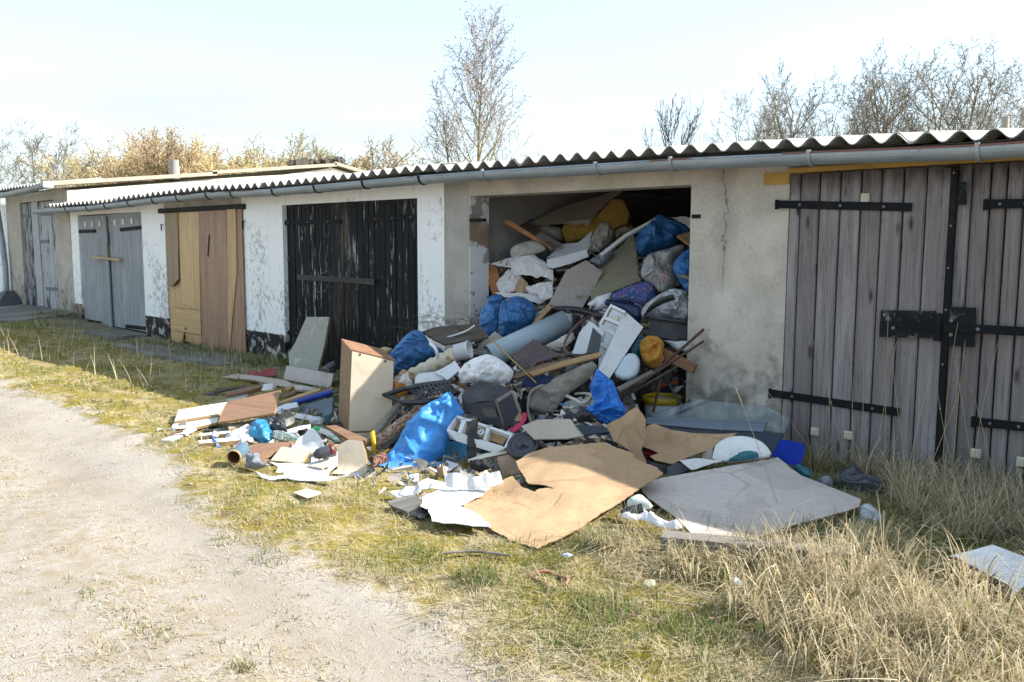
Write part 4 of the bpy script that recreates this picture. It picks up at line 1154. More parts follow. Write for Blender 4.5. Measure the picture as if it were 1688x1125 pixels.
V = OCT[None] * (s[:, None, None] * (0.6 + 0.7 * rs.rand(n, 6, 1))); ca, sa = np.cos(ang)[:, None], np.sin(ang)[:, None]
V = np.stack([V[..., 0] * ca - V[..., 1] * sa, V[..., 0] * sa + V[..., 1] * ca, V[..., 2]], -1) + p[:, None, :] + np.array([0, 0, 0.001])
F = (OF[None] + (np.arange(n) * 6)[:, None, None]).reshape(-1, 3)
me = mesh_np('pebbles', V.reshape(-1, 3), F, [BLADE]); ca_ = me.color_attributes.new('Col', 'FLOAT_COLOR', 'POINT')
base = np.array([0.36, 0.335, 0.30]) * (0.55 + 0.75 * rs.rand(n, 1)); cc = np.ones((n, 6, 4), np.float32); cc[..., :3] = base[:, None]
ca_.data.foreach_set('color', np.clip(cc, 0, 1).ravel()); PEB = M('pebble_stone', (0.4, 0.37, 0.33), 0.9)
kk = NT('pebble'); at = kk.n('ShaderNodeAttribute'); at.attribute_name = 'Col'; me.materials[0] = kk.done(at.outputs['Color'], 0.9, spec=0.2)
tag(link('pebbles', me), 'fine pale pebbles strewn over the gravel track', 'pebbles', kind='stuff')

# ------------------------------------------------------------------ rubbish: builders for sheets, bags, cushions


def smooth_loop(P, it=1):
    P = np.asarray(P, float)
    for _ in range(it):
        Q = np.roll(P, -1, 0); P = np.stack([P * 0.75 + Q * 0.25, P * 0.25 + Q * 0.75], 1).reshape(-1, P.shape[1])
    return P


def mesh_poly(P, res, rag=0.0, seed=0):
    """triangulate a 2D outline with inner points about res apart -> verts, tris, boundary edges, distance to the rim"""
    P = np.asarray(P, float); r = np.random.RandomState(seed); B = []
    n = len(P)
    for i in range(n):
        a, b = P[i], P[(i + 1) % n]; L = np.linalg.norm(b - a); m = max(1, int(round(L / res)))
        for t in range(m):
            q = a + (b - a) * t / m
            if rag and t: q = q + r.uniform(-rag, rag, 2)
            B.append(q)
    B = np.array(B); lo, hi = B.min(0), B.max(0)
    gx_, gy_ = np.meshgrid(np.arange(lo[0], hi[0], res), np.arange(lo[1], hi[1], res * 0.87))
    gx_[1::2] += res * 0.5; G = np.stack([gx_.ravel(), gy_.ravel()], 1) + r.uniform(-0.18, 0.18, (gx_.size, 2)) * res
    G = G[inside(G, B)]
    if len(G):
        d = rim_dist(G, B); G = G[d > res * 0.45]
    A = np.concatenate([B, G]) if len(G) else B
    nb = len(B)
    out = geometry.delaunay_2d_cdt([Vector(v) for v in A], [(i, (i + 1) % nb) for i in range(nb)], [], 1, 1e-7)
    V = np.array([(v.x, v.y) for v in out[0]]); T = [tuple(f) for f in out[2]]
    cnt = {}
    for f in T:
        for i in range(3):
            a, b = f[i], f[(i + 1) % 3]; key = (min(a, b), max(a, b)); cnt.setdefault(key, []).append((a, b))
    E_ = [v[0] for v in cnt.values() if len(v) == 1]
    return V, np.array(T), E_, rim_dist(V, B)


def rim_dist(G, B):
    A = B; C_ = np.roll(B, -1, 0); d = np.full(len(G), 1e9)
    for a, b in zip(A, C_):
        ab = b - a; t = np.clip(((G - a) @ ab) / (ab @ ab + 1e-15), 0, 1); q = a + t[:, None] * ab; d = np.minimum(d, np.hypot(*(G - q).T))
    return d


def wrinkle(V, amp, scale, seed, kind='cloth', knot=None):
    """height field of creases for soft sheets, metres"""
    out = np.zeros(len(V)); o = seed * 7.31
    for i, (a, b) in enumerate(V):
        p = Vector((a * scale + o, b * scale - o, o * 0.37))
        if kind == 'crumple':
            d, _ = noise.voronoi(p * 0.8); h = (d[0] - 0.45) * 1.1 + 0.4 * noise.noise(p * 2.3)
        elif kind == 'bag':
            w = Vector((noise.noise(p * 0.8), noise.noise(p * 0.8 + Vector((9, 3, 1))), 0)); q = p + w * 0.9; q.y *= 0.6
            rd = lambda z: (max(0.0, 1 - abs(noise.noise(z)) * 2.6)) ** 1.6
            h = 0.95 * rd(q * 0.75) + 0.6 * rd(q * 1.7 + w) + 0.3 * rd(q * 3.6) - 0.55
            if knot is not None:
                dx, dy = a - knot[0], b - knot[1]; rr = math.hypot(dx, dy) + 1e-4; th = math.atan2(dy, dx)
                fo = rd(Vector((math.cos(th) * 4.2 + o, math.sin(th) * 4.2, rr * 2.0))) - 0.35; e_ = math.exp(-rr / 0.22); h = h * (1 - 0.6 * e_) + fo * 1.5 * e_
        elif kind == 'cloth':
            w = Vector((noise.noise(p * 0.6), noise.noise(p * 0.6 + Vector((5, 3, 1))), 0)); q = p + w; q.x *= 0.5
            h = (1 - 2.2 * abs(noise.noise(q * 0.8))) * 0.75 + (1 - 2.2 * abs(noise.noise(q * 1.9))) * 0.3 + 0.2 * noise.noise(p * 3.1) - 0.3
        else:
            h = noise.noise(p * 0.5)
        out[i] = h
    return out * amp


NEXT = [0]


def piece(name, px, mat, label=None, cat=None, n=None, at=None, lift=0.03, y=None, t=0.012, bulge=0.0, back=0.5, wr=0.0, ws=9.0, wk='cloth', bend=0.0,
          drape=False, rag=0.0, res=None, smooth=0, parent=None, edge=None, group=None, knot=None, prof=0.5, x=None, rad=None, surf=None, minz=0.004):
    """one sheet, board, bag or cushion whose outline was measured in the photograph.
    n: facing direction of its plane; at: pixel where the plane touches the slope; y: distance of that point from the wall instead;
    t: thickness; bulge: how far it swells; drape: follow the slope instead of a plane; wr/ws/wk: creases."""
    NEXT[0] += 1; seed = NEXT[0]
    px = np.asarray(px, float)
    if smooth: px = smooth_loop(px, smooth)
    c = px.mean(0) if at is None else np.asarray(at, float)
    if drape:
        P3 = hit(px, lift, surf); cen = P3.mean(0); u, s_, vt = np.linalg.svd(P3 - cen); nn = vt[2]
        if nn @ (CAM - cen) < 0: nn = -nn
    else:
        cen = on_y(c[0], c[1], y) if y is not None else hit([c], lift, surf)[0]
        if n is None: n = (0.5, -0.75, 0.55)
        nn = np.asarray(n, float); nn = nn / np.linalg.norm(nn)
        d = rays(px); tt = ((cen - CAM) @ nn) / (d @ nn); P3 = CAM + d * tt[:, None]
    xa = P3[1] - P3[0] if x is None else np.asarray(x, float)
    mw = frame(cen, xa, nn); R_ = np.array(mw.to_3x3()); L2 = (P3 - cen) @ R_
    size = np.ptp(L2[:, :2], axis=0).max(); res = res or max(0.006, size / ((46 if (bulge and wr) else 26) if (bulge or wr or drape) else 9))
    V2, T, E_, dist_ = mesh_poly(L2[:, :2], res, rag, seed)
    if drape:      # find the slope under every inner point of the sheet
        W = cen + V2 @ R_[:, :2].T; dirs = W - CAM
        pxs = np.stack([844 + F_PX * (dirs @ CR) / (dirs @ CV), 562.5 - F_PX * (dirs @ CU) / (dirs @ CV)], 1)
        H3 = (hit(pxs, lift, surf) - cen) @ R_; V2, z0 = H3[:, :2], H3[:, 2]
    else:
        z0 = np.zeros(len(V2))
    if wr:
        kn = None
        if knot is not None:
            kp = np.asarray(knot, float); dk = rays([kp])[0]; kk_ = CAM + dk * (((cen - CAM) @ nn) / (dk @ nn)); kn = ((kk_ - cen) @ R_)[:2]
        w = wrinkle(V2, wr, ws, seed, wk, kn)
        z0 = z0 + (w * np.clip(dist_ / (res * 2.5), 0.25, 1) if bulge else w)
    if bend:
        z0 = z0 + bend * (((V2[:, 0] / size * 2) ** 2) - 0.3) + bend * 0.6 * np.array([noise.noise(Vector((a / size * 3, b / size * 3, seed))) for a, b in V2])
    if bulge:
        rm = rad or dist_.max() + 1e-6; q = np.clip(dist_ / rm, 0, 1); h = bulge * (1 - (1 - q) ** 2) ** prof * (np.array([0.85 + 0.45 * noise.noise(Vector((a / size * 4, b / size * 4, seed * 1.7))) for a, b in V2]) if wr else 1.0)
        top = z0 + h; bot = np.minimum(z0 * 0.3 - h * back - t, top - 0.001)
    else:
        top = z0; bot = z0 - t
    if minz is not None:     # nothing sinks into the ground
        Wz = cen[2] + V2 @ R_[2, :2]
        bot = np.where(R_[2, 2] > 0.15, np.maximum(bot, (minz - Wz) / max(R_[2, 2], 0.15) - 0.02), bot); top = np.maximum(top, bot + 0.002)
    nv = len(V2)
    A = np.concatenate([np.column_stack([V2, top]), np.column_stack([V2, bot])])
    Fs = [tuple(f) for f in T] + [tuple(i + nv for i in f[::-1]) for f in T.tolist()]; mi = [0] * len(Fs); sm = [True] * len(Fs)
    # rim strip on its own vertices so that the edge stays crisp
    S = []; k0 = len(A)
    for (a, b) in E_:
        S += [A[a], A[b], A[nv + b], A[nv + a]]; Fs.append((k0 + 3, k0 + 2, k0 + 1, k0)); k0 += 4; mi.append(1 if edge is not None else 0); sm.append(bool(bulge))
    if S: A = np.concatenate([A, np.array(S)])
    # make faces point outwards: first triangles must face +z
    f0 = T[0]; e1 = V2[f0[1]] - V2[f0[0]]; e2 = V2[f0[2]] - V2[f0[0]]
    if e1[0] * e2[1] - e1[1] * e2[0] < 0: Fs = [tuple(reversed(f)) for f in Fs]
    me = mesh_np(name, A, Fs, [mat] + ([edge] if edge is not None else []), mi, sm_mask=sm)
    o = link(name, me, parent, (), mw)
    if label: tag(o, label, cat, group)
    return o


def box_on(name, px, mat, depth, n, **k):
    """a solid block whose visible face was measured; it reaches depth metres back from that face"""
    return piece(name, px, mat, n=n, t=depth, **k)


def P(pt, lift=0.03, y=None):
    """point in the place under one photograph pixel"""
    return on_y(pt[0], pt[1], y) if y is not None else hit([pt], lift)[0]


def rod(name, pts, r, mat, label=None, cat=None, lift=0.05, ys=None, nseg=8, parent=None, group=None, caps=True):
    Q = [P(p, lift if not hasattr(lift, '__len__') else lift[i], None if ys is None else ys[i]) for i, p in enumerate(pts)]
    if len(Q) > 2:          # soften into a curve
        S = []
        for i in range(len(Q) - 1):
            p0, p1, p2, p3 = Q[max(i - 1, 0)], Q[i], Q[i + 1], Q[min(i + 2, len(Q) - 1)]
            for u in np.linspace(0, 1, 6)[:-1]:
                S.append(0.5 * ((2 * p1) + (p2 - p0) * u + (2 * p0 - 5 * p1 + 4 * p2 - p3) * u * u + (3 * p1 - p0 - 3 * p2 + p3) * u ** 3))
        Q = S + [Q[-1]]
    o0 = Vector(Q[0].tolist()); mb = MB().tube([q - Q[0] for q in Q], r, nseg, caps=caps)
    o = mb.build(name, mat, parent, Matrix.Translation(o0))
    if label: tag(o, label, cat, group)
    return o


def ribbon(name, pts, w, mat, label=None, cat=None, lift=0.05, ys=None, t=0.003, side=(0, 0, 1), parent=None):
    Q = [P(p, lift if not hasattr(lift, '__len__') else lift[i], None if ys is None else ys[i]) for i, p in enumerate(pts)]
    S = []
    for i in range(len(Q) - 1):
        p0, p1, p2, p3 = Q[max(i - 1, 0)], Q[i], Q[i + 1], Q[min(i + 2, len(Q) - 1)]
        for u in np.linspace(0, 1, 7)[:-1]:
            S.append(0.5 * ((2 * p1) + (p2 - p0) * u + (2 * p0 - 5 * p1 + 4 * p2 - p3) * u * u + (3 * p1 - p0 - 3 * p2 + p3) * u ** 3))
    S.append(Q[-1]); S = np.array(S); o0 = S[0].copy(); S = S - o0; V = []
    sd = np.asarray(side, float)
    for i, p in enumerate(S):
        d = S[min(i + 1, len(S) - 1)] - S[max(i - 1, 0)]; d /= np.linalg.norm(d) + 1e-9; s = sd - d * (sd @ d); s /= np.linalg.norm(s) + 1e-9; nn = np.cross(d, s)
        V += [p - s * w / 2, p + s * w / 2, p + s * w / 2 - nn * t, p - s * w / 2 - nn * t]
    k = len(S); F = []
    for i in range(k - 1):
        for j in range(4): F.append((4 * i + j, 4 * i + (j + 1) % 4, 4 * i + 4 + (j + 1) % 4, 4 * i + 4 + j))
    F += [(0, 3, 2, 1), (4 * k - 4, 4 * k - 3, 4 * k - 2, 4 * k - 1)]
    o = MB().add(V, F, 0, True).build(name, mat, parent, Matrix.Translation(Vector(o0.tolist())))
    if label: tag(o, label, cat)
    return o


def marks_on(o, name, lines, r, mat, parent=None):
    """thin printed strokes or cords lying on the surface of object o, seen through the given pixels"""
    from mathutils.bvhtree import BVHTree
    M_ = parent_world(o); vs_ = [M_ @ v.co for v in o.data.vertices]; bv = BVHTree.FromPolygons(vs_, [tuple(p.vertices) for p in o.data.polygons])
    for ln in lines:
        Q = []
        for i in range(len(ln) - 1):
            for u in np.linspace(0, 1, 5)[:-1 if i < len(ln) - 2 else None]:
                q = (ln[i][0] * (1 - u) + ln[i + 1][0] * u, ln[i][1] * (1 - u) + ln[i + 1][1] * u); d = Vector(rays([q])[0].tolist()).normalized(); h = bv.ray_cast(Vector(CAM.tolist()), d)
                if h[0] is not None: Q.append(np.array(h[0] - d * r * 0.6))
        if len(Q) > 1: MB().tube([q - Q[0] for q in Q], r, 5).build(name, mat, parent or o, Matrix.Translation(Q[0].tolist()))


def can_between(a, b, r, prof=None, n=20):
    """matrix whose local z runs from point a to point b, and the length"""
    a = np.asarray(a, float); b = np.asarray(b, float); d = b - a; L = np.linalg.norm(d); d /= L
    x_ = np.cross([0, 0, 1], d); x_ = np.array([1.0, 0, 0]) if np.linalg.norm(x_) < 1e-3 else x_ / np.linalg.norm(x_); y_ = np.cross(d, x_)
    return Matrix(((x_[0], y_[0], d[0], a[0]), (x_[1], y_[1], d[1], a[1]), (x_[2], y_[2], d[2], a[2]), (0, 0, 0, 1))), L


UPN = (0.35, -0.5, 0.8); FACE = (0.55, -0.8, 0.25); SLOPE = (0.35, -0.6, 0.72); GROUNDN = (0.05, -0.1, 1.0); RIGHTN = (0.85, -0.45, 0.25); LEFTN = (-0.1, -0.9, 0.3)



def mat_card(name, col, stain, flute=1.0):
    """sheet card or board: damp stains with tide marks, scuffs, hand creases, faint flutes"""
    k = NT(name); a = k.noise(1.6, 5, 0.6, dist=0.8); b = k.noise(26, 5, 0.65); c = k.mix(k.ramp(b, (0.3, 0.0), (0.7, 1.0)), sc(col, 0.9), sc(col, 1.07))
    c = k.mix(k.ramp(a, (0.50, 0.0), (0.53, 0.4), (0.60, 0.22), (0.75, 0.5)), c, stain)
    cr = k.vor(2.1, k.oc((1, 1, 1)), 'DISTANCE_TO_EDGE'); wob = k.math('ADD', cr, k.math('MULTIPLY', k.math('SUBTRACT', k.noise(9, 4, 0.6), 0.5), 0.10))
    ln = k.ramp(k.math('ABSOLUTE', wob), (0.004, 1.0), (0.016, 0.0)); part = k.ramp(k.noise(1.3, 2, 0.5), (0.5, 0.0), (0.6, 1.0)); ln = k.math('MULTIPLY', ln, part)
    c = k.mix(k.math('MULTIPLY', ln, 0.35), c, sc(stain, 0.7))
    sp = k.noise(48, 4, 0.75); c = k.mix(k.ramp(sp, (0.66, 0.0), (0.72, 0.6)), c, sc(stain, 0.55))
    c = k.mix(k.ramp(k.noise(7, 6, 0.7, k.oc((3, 0.5, 1))), (0.62, 0.0), (0.70, 0.35)), c, sc(col, 1.25))
    fl = k.noise(1.0, 1, 0.5, k.oc((1.0, 130, 1)))
    return k.done(c, 0.85, k.bump(ln, 0.5, -0.006, k.bump(fl, 0.10 * flute, 0.003, k.bump(k.noise(5, 4, 0.6), 0.25, 0.02))), spec=0.2)


# ------------------------------------------------------------------ rubbish materials
BLUE_BAG = MF('blue_bin_bag', (0.045, 0.16, 0.38), 0.30, 0.55, 11, trans=0.06)
BLUE_DARK = MF('deep_blue_bin_bag', (0.028, 0.14, 0.38), 0.28, 0.6, 11, trans=0.05)
BLUE_BRIGHT = MF('bright_blue_sheet', (0.03, 0.19, 0.62), 0.34, 0.40, 8, trans=0.12)
BLUE_BIG = MF('sky_blue_sack', (0.06, 0.27, 0.66), 0.42, 0.25, 6, trans=0.10, spec=0.35)
CLEAR_BAG = MF('cloudy_clear_bag', (0.42, 0.42, 0.43), 0.25, 0.7, 14, trans=0.15, spec=0.6)
WHITE_BAG = MF('white_bag', (0.66, 0.67, 0.70), 0.38, 0.5, 13, trans=0.18)
GREY_BAG = MF('grey_film', (0.22, 0.235, 0.27), 0.28, 0.7, 12, trans=0.1)
BLACK_BAG = MF('black_film', (0.016, 0.018, 0.024), 0.27, 0.7, 10)
SLATE_BAG = MF('slate_glossy_bag', (0.045, 0.05, 0.062), 0.25, 0.35, 6)
TEAL_BAG = MF('teal_film', (0.012, 0.115, 0.15), 0.3, 0.6, 11)
FOIL = MF('silver_black_foil', (0.30, 0.31, 0.33), 0.2, 0.9, 16, col2=(0.03, 0.03, 0.035))
CARD = mat_card('brown_cardboard', (0.415, 0.275, 0.16), (0.25, 0.155, 0.085)); CARD_E = M('cardboard_edge', (0.30, 0.18, 0.09), 0.9)
HARD = M('grey_hardboard', (0.40, 0.345, 0.285), 0.8, var=0.1, dirt=0.25); HARD_E = M('hardboard_edge', (0.25, 0.17, 0.1), 0.9)
PALE = mat_card('pale_fibreboard', (0.50, 0.45, 0.41), (0.33, 0.28, 0.235), 0.6); PALE2 = M('cream_chipboard', (0.56, 0.47, 0.355), 0.75, var=0.08, dirt=0.2)
TOP_CARD = M('dusty_brown_panel', (0.26, 0.215, 0.16), 0.85, dirt=0.2)
WHITE = M('white_melamine', (0.66, 0.655, 0.64), 0.45, var=0.06, dirt=0.2); WHITE_PL = M('white_plastic', (0.62, 0.63, 0.645), 0.35, var=0.06, bump=0.05, dirt=0.22)
PAPER = M('white_paper', (0.62, 0.60, 0.58), 0.85, var=0.08, dirt=0.3)
CREAMP = M('cream_plastic', (0.55, 0.53, 0.45), 0.45, dirt=0.3)
CHIP_E = M('chipboard_edge', (0.34, 0.22, 0.115), 0.9, bump=0.5)
WOOD_O = MW('orange_wood', (0.30, 0.115, 0.03), (0.45, 0.19, 0.06), 0.5); WOOD_T = MW('tan_wood', (0.26, 0.16, 0.075), (0.42, 0.27, 0.13)); WOOD_B = MW('brown_plank', (0.15, 0.085, 0.05), (0.26, 0.155, 0.09))
WOOD_V = MW('walnut_veneer', (0.20, 0.105, 0.06), (0.32, 0.18, 0.105), 0.5, scale=1.4, bump=0.1); WOOD_G = MW('greyed_timber', (0.12, 0.11, 0.10), (0.26, 0.24, 0.215)); WOOD_D = MW('dark_timber', (0.04, 0.034, 0.03), (0.11, 0.09, 0.075))
WOOD_Y = MW('yellow_pine', (0.40, 0.28, 0.13), (0.54, 0.40, 0.2)); BOX_IN = MW('box_side_brown', (0.21, 0.13, 0.075), (0.31, 0.2, 0.115), 0.7, axis=1)
BLACK_PL = M('black_plastic', (0.018, 0.019, 0.022), 0.42, dirt=0.35, dirtcol=(0.16, 0.14, 0.11)); DARK_PL = M('charcoal_plastic', (0.045, 0.05, 0.06), 0.45, dirt=0.3)
NAVY = M('navy_plastic', (0.013, 0.02, 0.075), 0.3, dirt=0.2); PINK = M('pink_plastic', (0.46, 0.02, 0.085), 0.35, dirt=0.15); RED = M('red_plastic', (0.26, 0.012, 0.02), 0.4)
YELLOW = M('yellow_strap', (0.72, 0.42, 0.015), 0.5, dirt=0.1); FOAM_Y = M('yellow_foam', (0.42, 0.25, 0.055), 0.95, bump=0.5, bs=80, dirt=0.35); FOAM_O = M('orange_foam', (0.46, 0.21, 0.035), 0.95, bump=0.7, bs=70, dirt=0.3, dirtcol=(0.2, 0.07, 0.012))
GREY_PIPE = M('grey_blue_pipe', (0.30, 0.375, 0.42), 0.5, var=0.12, dirt=0.15); STEEL = M('dull_steel', (0.3, 0.3, 0.3), 0.4, metal=0.7); RUST = M('rusty_steel', (0.10, 0.055, 0.035), 0.8, metal=0.2); BRASS = M('brass_rod', (0.42, 0.28, 0.08), 0.4, metal=0.6)
CANVAS = MC('grey_canvas', (0.27, 0.245, 0.205)); LINEN = MC('pale_linen', (0.46, 0.43, 0.385)); GREYCLOTH = MC('grey_cloth', (0.30, 0.28, 0.255)); BROWNCLOTH = MC('brown_cloth', (0.2, 0.155, 0.12)); WHITECLOTH = MC('white_cloth', (0.70, 0.70, 0.705), dirt=0.12, var=0.08)
BLUECLOTH = MC('royal_blue_felt', (0.012, 0.035, 0.30), dirt=0.1); BLACKCLOTH = MC('black_cloth', (0.02, 0.02, 0.024), dirt=0.3); ROPE = MC('grey_rope', (0.36, 0.34, 0.3))
BLUE_PL = M('blue_plastic_pipe', (0.015, 0.05, 0.30), 0.4, dirt=0.15); FELT = MW('roofing_felt', (0.075, 0.052, 0.055), (0.135, 0.10, 0.10), 0.85, scale=0.8); GREEN = M('green_print', (0.02, 0.33, 0.1), 0.5, dirt=0.1)
NAVYBOARD = M('blue_black_gloss', (0.016, 0.026, 0.042), 0.18, dirt=0.12); SHELFW = MW('blue_grey_shelf', (0.11, 0.135, 0.165), (0.17, 0.2, 0.24), 0.35, scale=0.8, bump=0.05, dirt=0.1)


def mat_floral():
    k = NT('floral_cloth'); v = k.vor(48, out='Distance'); c0 = k.vor(48, out='Color'); v2 = k.vor(85)
    c = k.mix(k.ramp(v, (0.26, 1.0), (0.33, 0.0)), (0.055, 0.10, 0.27), k.mix(k.ramp(c0, (0.4, 0.0), (0.6, 1.0), interp='CONSTANT'), (0.46, 0.11, 0.13), (0.5, 0.27, 0.22)))
    c = k.mix(k.ramp(v2, (0.16, 1.0), (0.22, 0.0)), c, (0.42, 0.36, 0.32))
    return k.done(c, 0.9, k.bump(k.noise(20, 4, 0.5), 0.3, 0.01), spec=0.15)


def mat_carpet(name, a, b, c3):
    k = NT(name); w = k.noise(9, 2, 0.5, dist=3.0); v = k.vor(14)
    c = k.mix(k.ramp(w, (0.44, 0.0), (0.47, 1.0), (0.53, 1.0), (0.56, 0.0)), a, b); c = k.mix(k.ramp(v, (0.18, 1.0), (0.24, 0.0)), c, c3)
    return k.done(c, 0.95, k.bump(k.noise(120, 3, 0.6), 0.6, 0.006), spec=0.1)


def mat_patchy(name, a, b, thr=0.5, s=7, rough=0.8):
    k = NT(name); c = k.mix(k.ramp(k.noise(s, 7, 0.7, dist=0.6), (thr, 0.0), (thr + 0.04, 1.0)), a, b)
    c = k.mix(k.ramp(k.noise(30, 5, 0.7), (0.5, 0.0), (0.7, 0.4)), c, (0.15, 0.12, 0.09))
    return k.done(c, rough, k.bump(k.noise(24, 5, 0.65), 0.5, 0.01), spec=0.25)


def mat_veneer_stripe():
    k = NT('white_veneer_ribbed'); w = k.noise(1.0, 3, 0.5, k.oc((1.2, 60, 60))); c = k.mix(k.ramp(w, (0.4, 0.0), (0.6, 1.0)), (0.56, 0.53, 0.48), (0.68, 0.66, 0.62))
    return k.done(c, 0.5, k.bump(w, 0.15, 0.003))


FLORAL = mat_floral(); CARPET1 = mat_carpet('paisley_carpet', (0.36, 0.285, 0.21), (0.17, 0.075, 0.045), (0.46, 0.42, 0.35)); CARPET2 = mat_carpet('maroon_carpet', (0.075, 0.028, 0.024), (0.2, 0.13, 0.09), (0.33, 0.27, 0.22))
INSUL = mat_patchy('crusted_pipe_foam', (0.58, 0.53, 0.40), (0.34, 0.18, 0.04), 0.54, 6); LUMP = mat_patchy('white_orange_foam', (0.55, 0.54, 0.52), (0.42, 0.16, 0.035), 0.47, 8)
PINKPAPER = mat_patchy('pink_white_wallpaper', (0.64, 0.62, 0.61), (0.58, 0.40, 0.42), 0.56, 9); MINT = mat_patchy('grey_mint_panel', (0.335, 0.325, 0.275), (0.40, 0.47, 0.40), 0.60, 4, 0.55)
BURNTPAPER = mat_patchy('scorched_white_board', (0.70, 0.70, 0.71), (0.16, 0.13, 0.11), 0.64, 6); VWHITE = mat_veneer_stripe(); WALLBOARD = mat_patchy('stained_fibreboard', (0.33, 0.285, 0.255), (0.20, 0.155, 0.125), 0.60, 4)


_before = set(o.name for o in bpy.data.objects)


def ITEM_OBJECTS(): return [o for o in bpy.data.objects if o.name in ITEM_NAMES and o.type == 'MESH']


# ------------------------------------------------------------------ things inside the open garage, back to front
piece('bin_bag', Z3((245, 390), (300, 300), (360, 262), (430, 270), (430, 420), (340, 480), (255, 455)), BLUE_DARK, 'dark blue bag at the back left behind the orange-edged board', 'bag', FACE, y=0.95, bulge=0.14, t=0.0, wr=0.02, wk='bag', smooth=1)
piece('cushion', Z3((388, 285), (430, 258), (490, 300), (545, 345), (612, 352), (628, 440), (570, 444), (500, 402), (430, 345), (392, 315)), LINEN, 'white soft cushion squeezed under the dusty brown panel', 'cushion', FACE, y=1.15, bulge=0.08, t=0.0, wr=0.012, smooth=2)
m_ = piece('foam_mattress', Z3((605, 380), (622, 322), (790, 302), (830, 290), (960, 158), (1040, 165), (1078, 262), (1062, 322), (980, 357), (640, 464)), FOAM_Y, 'dirty yellow foam mattress folded on top of the heap', 'mattress', (0.45, -0.8, 0.4), y=1.35, t=0.3, bulge=0.03, back=0, rad=0.03, wr=0.008, ws=5)
piece('dusty_card_sheet', Z3((380, 342), (500, 265), (640, 200), (850, 142), (1055, 95), (1000, 137), (955, 158), (870, 225), (822, 292), (780, 306), (700, 322), (600, 326), (480, 342)), TOP_CARD, 'dusty brown curved panel lying uppermost under the lintel', 'panel', (0.3, -0.55, 0.62), y=1.25, t=0.006, bend=0.03, rag=0.004)
piece('torn_cardboard', Z3((640, 322), (700, 308), (800, 300), (820, 285), (815, 298), (790, 340), (780, 352), (770, 326), (690, 340)), TOP_CARD, 'torn hanging flap of brown card below the dusty panel', 'cardboard', FACE, y=1.05, t=0.004, rag=0.006, wr=0.008)
b_ = piece('wooden_board', Z3((205, 318), (245, 302), (560, 500), (545, 520)), WOOD_O, 'orange wooden board edge slanting down at the left inside', 'board', (0.5, -0.8, 0.1), y=0.55, t=0.03)
piece('veneer_face', Z3((250, 304), (385, 307), (468, 388), (575, 497), (556, 499)), WOOD_B, n=(0.1, -0.35, 0.95), y=0.66, t=0.008, parent=b_)
piece('timber_offcut', Z3((435, 406), (466, 385), (606, 466), (542, 500)), WOOD_G, 'short grey timber offcut lying on the orange-edged board', 'timber', UPN, y=0.55, t=0.03)
piece('cushion', Z3((250, 512), (290, 478), (400, 441), (500, 482), (504, 508), (420, 537), (300, 566), (260, 560)), LINEN, 'flat beige seat cushion above the torn wallpaper', 'cushion', (0.35, -0.7, 0.6), y=0.5, bulge=0.05, t=0.01, wr=0.006, smooth=2)
piece('wooden_sheet', Z3((104, 612), (160, 618), (180, 700), (192, 805), (132, 815), (103, 725)), WOOD_O, 'orange veneered curved panel against the left jamb', 'panel', FACE, y=0.28, t=0.02, bend=0.02)
rng = random.Random(17); tw = MB()
q0 = P(*Z3((170, 600)), y=0.28)
for i in range(14):
    a = q0 + np.array([rng.uniform(-0.05, 0.05), rng.uniform(-0.03, 0.05), rng.uniform(-0.12, 0.0)]); d = np.array([rng.uniform(-0.6, 0.6), rng.uniform(-0.2, 0.2), rng.uniform(0.1, 1)]); L = rng.uniform(0.06, 0.17)
    tw.tube([a - q0, a - q0 + d * L * 0.5 + np.array([0.01, 0, 0.01]), a - q0 + d * L], [0.004, 0.003, 0.0015], 5)
tag(tw.build('dry_twigs', MW('yellow_twig', (0.16, 0.10, 0.03), (0.26, 0.18, 0.06)), None, Matrix.Translation(q0.tolist())), 'brittle yellow twigs sticking up beside the left jamb', 'twigs')
for i, (pl, mt, yy, lb_) in enumerate((
        ([(110, 608), (260, 560), (420, 545), (520, 610), (540, 660), (300, 640)], PAPER, 0.42, 'grey-white torn sheet lying topmost of the wallpaper stack'),
        ([(260, 605), (300, 575), (420, 600), (548, 648), (550, 722), (470, 690), (440, 705), (385, 685), (300, 682), (262, 655)], PINKPAPER, 0.32, 'curling white and pink wallpaper sheet over the bottle-neck bag'),
        ([(155, 742), (200, 690), (245, 640), (335, 700), (312, 792), (235, 800), (190, 812)], PINKPAPER, 0.28, 'pink-edged white wallpaper piece at the left jamb'),
        ([(325, 690), (375, 735), (372, 790), (318, 815), (280, 792)], CARD, 0.26, 'small tan card strip between the wallpaper sheets'),
        ([(358, 765), (460, 735), (546, 722), (545, 832), (470, 862), (440, 812), (372, 802)], PINKPAPER, 0.22, 'torn white and pink wallpaper bunch above the knotted blue bag'),
        ([(300, 572), (370, 546), (512, 612), (502, 638), (400, 602)], WHITE, 0.40, 'thin white lath across the wallpaper stack'),
        ([(150, 800), (300, 805), (430, 810), (500, 850), (460, 880), (300, 840), (190, 830)], PAPER, 0.15, 'dirty white paper strip just above the knotted blue bag'))):
    piece('wallpaper_sheet', Z3(*pl), mt, lb_, 'wallpaper', (0.4, -0.75, 0.5), y=yy, t=0.003, wr=0.022 if i != 5 else 0.003, ws=13, wk='crumple', rag=0.004)
tr_ = empty('plastic_tray', P(*Z3((640, 560)), y=0.55), 'white plastic tray with raised front rim in the middle inside', 'tray')
piece('tray_panel', Z3((508, 575), (600, 470), (720, 455), (820, 384), (790, 508), (780, 508)), WHITE_PL, n=(0.3, -0.55, 0.75), y=0.72, t=0.006, parent=tr_, bend=0.02)
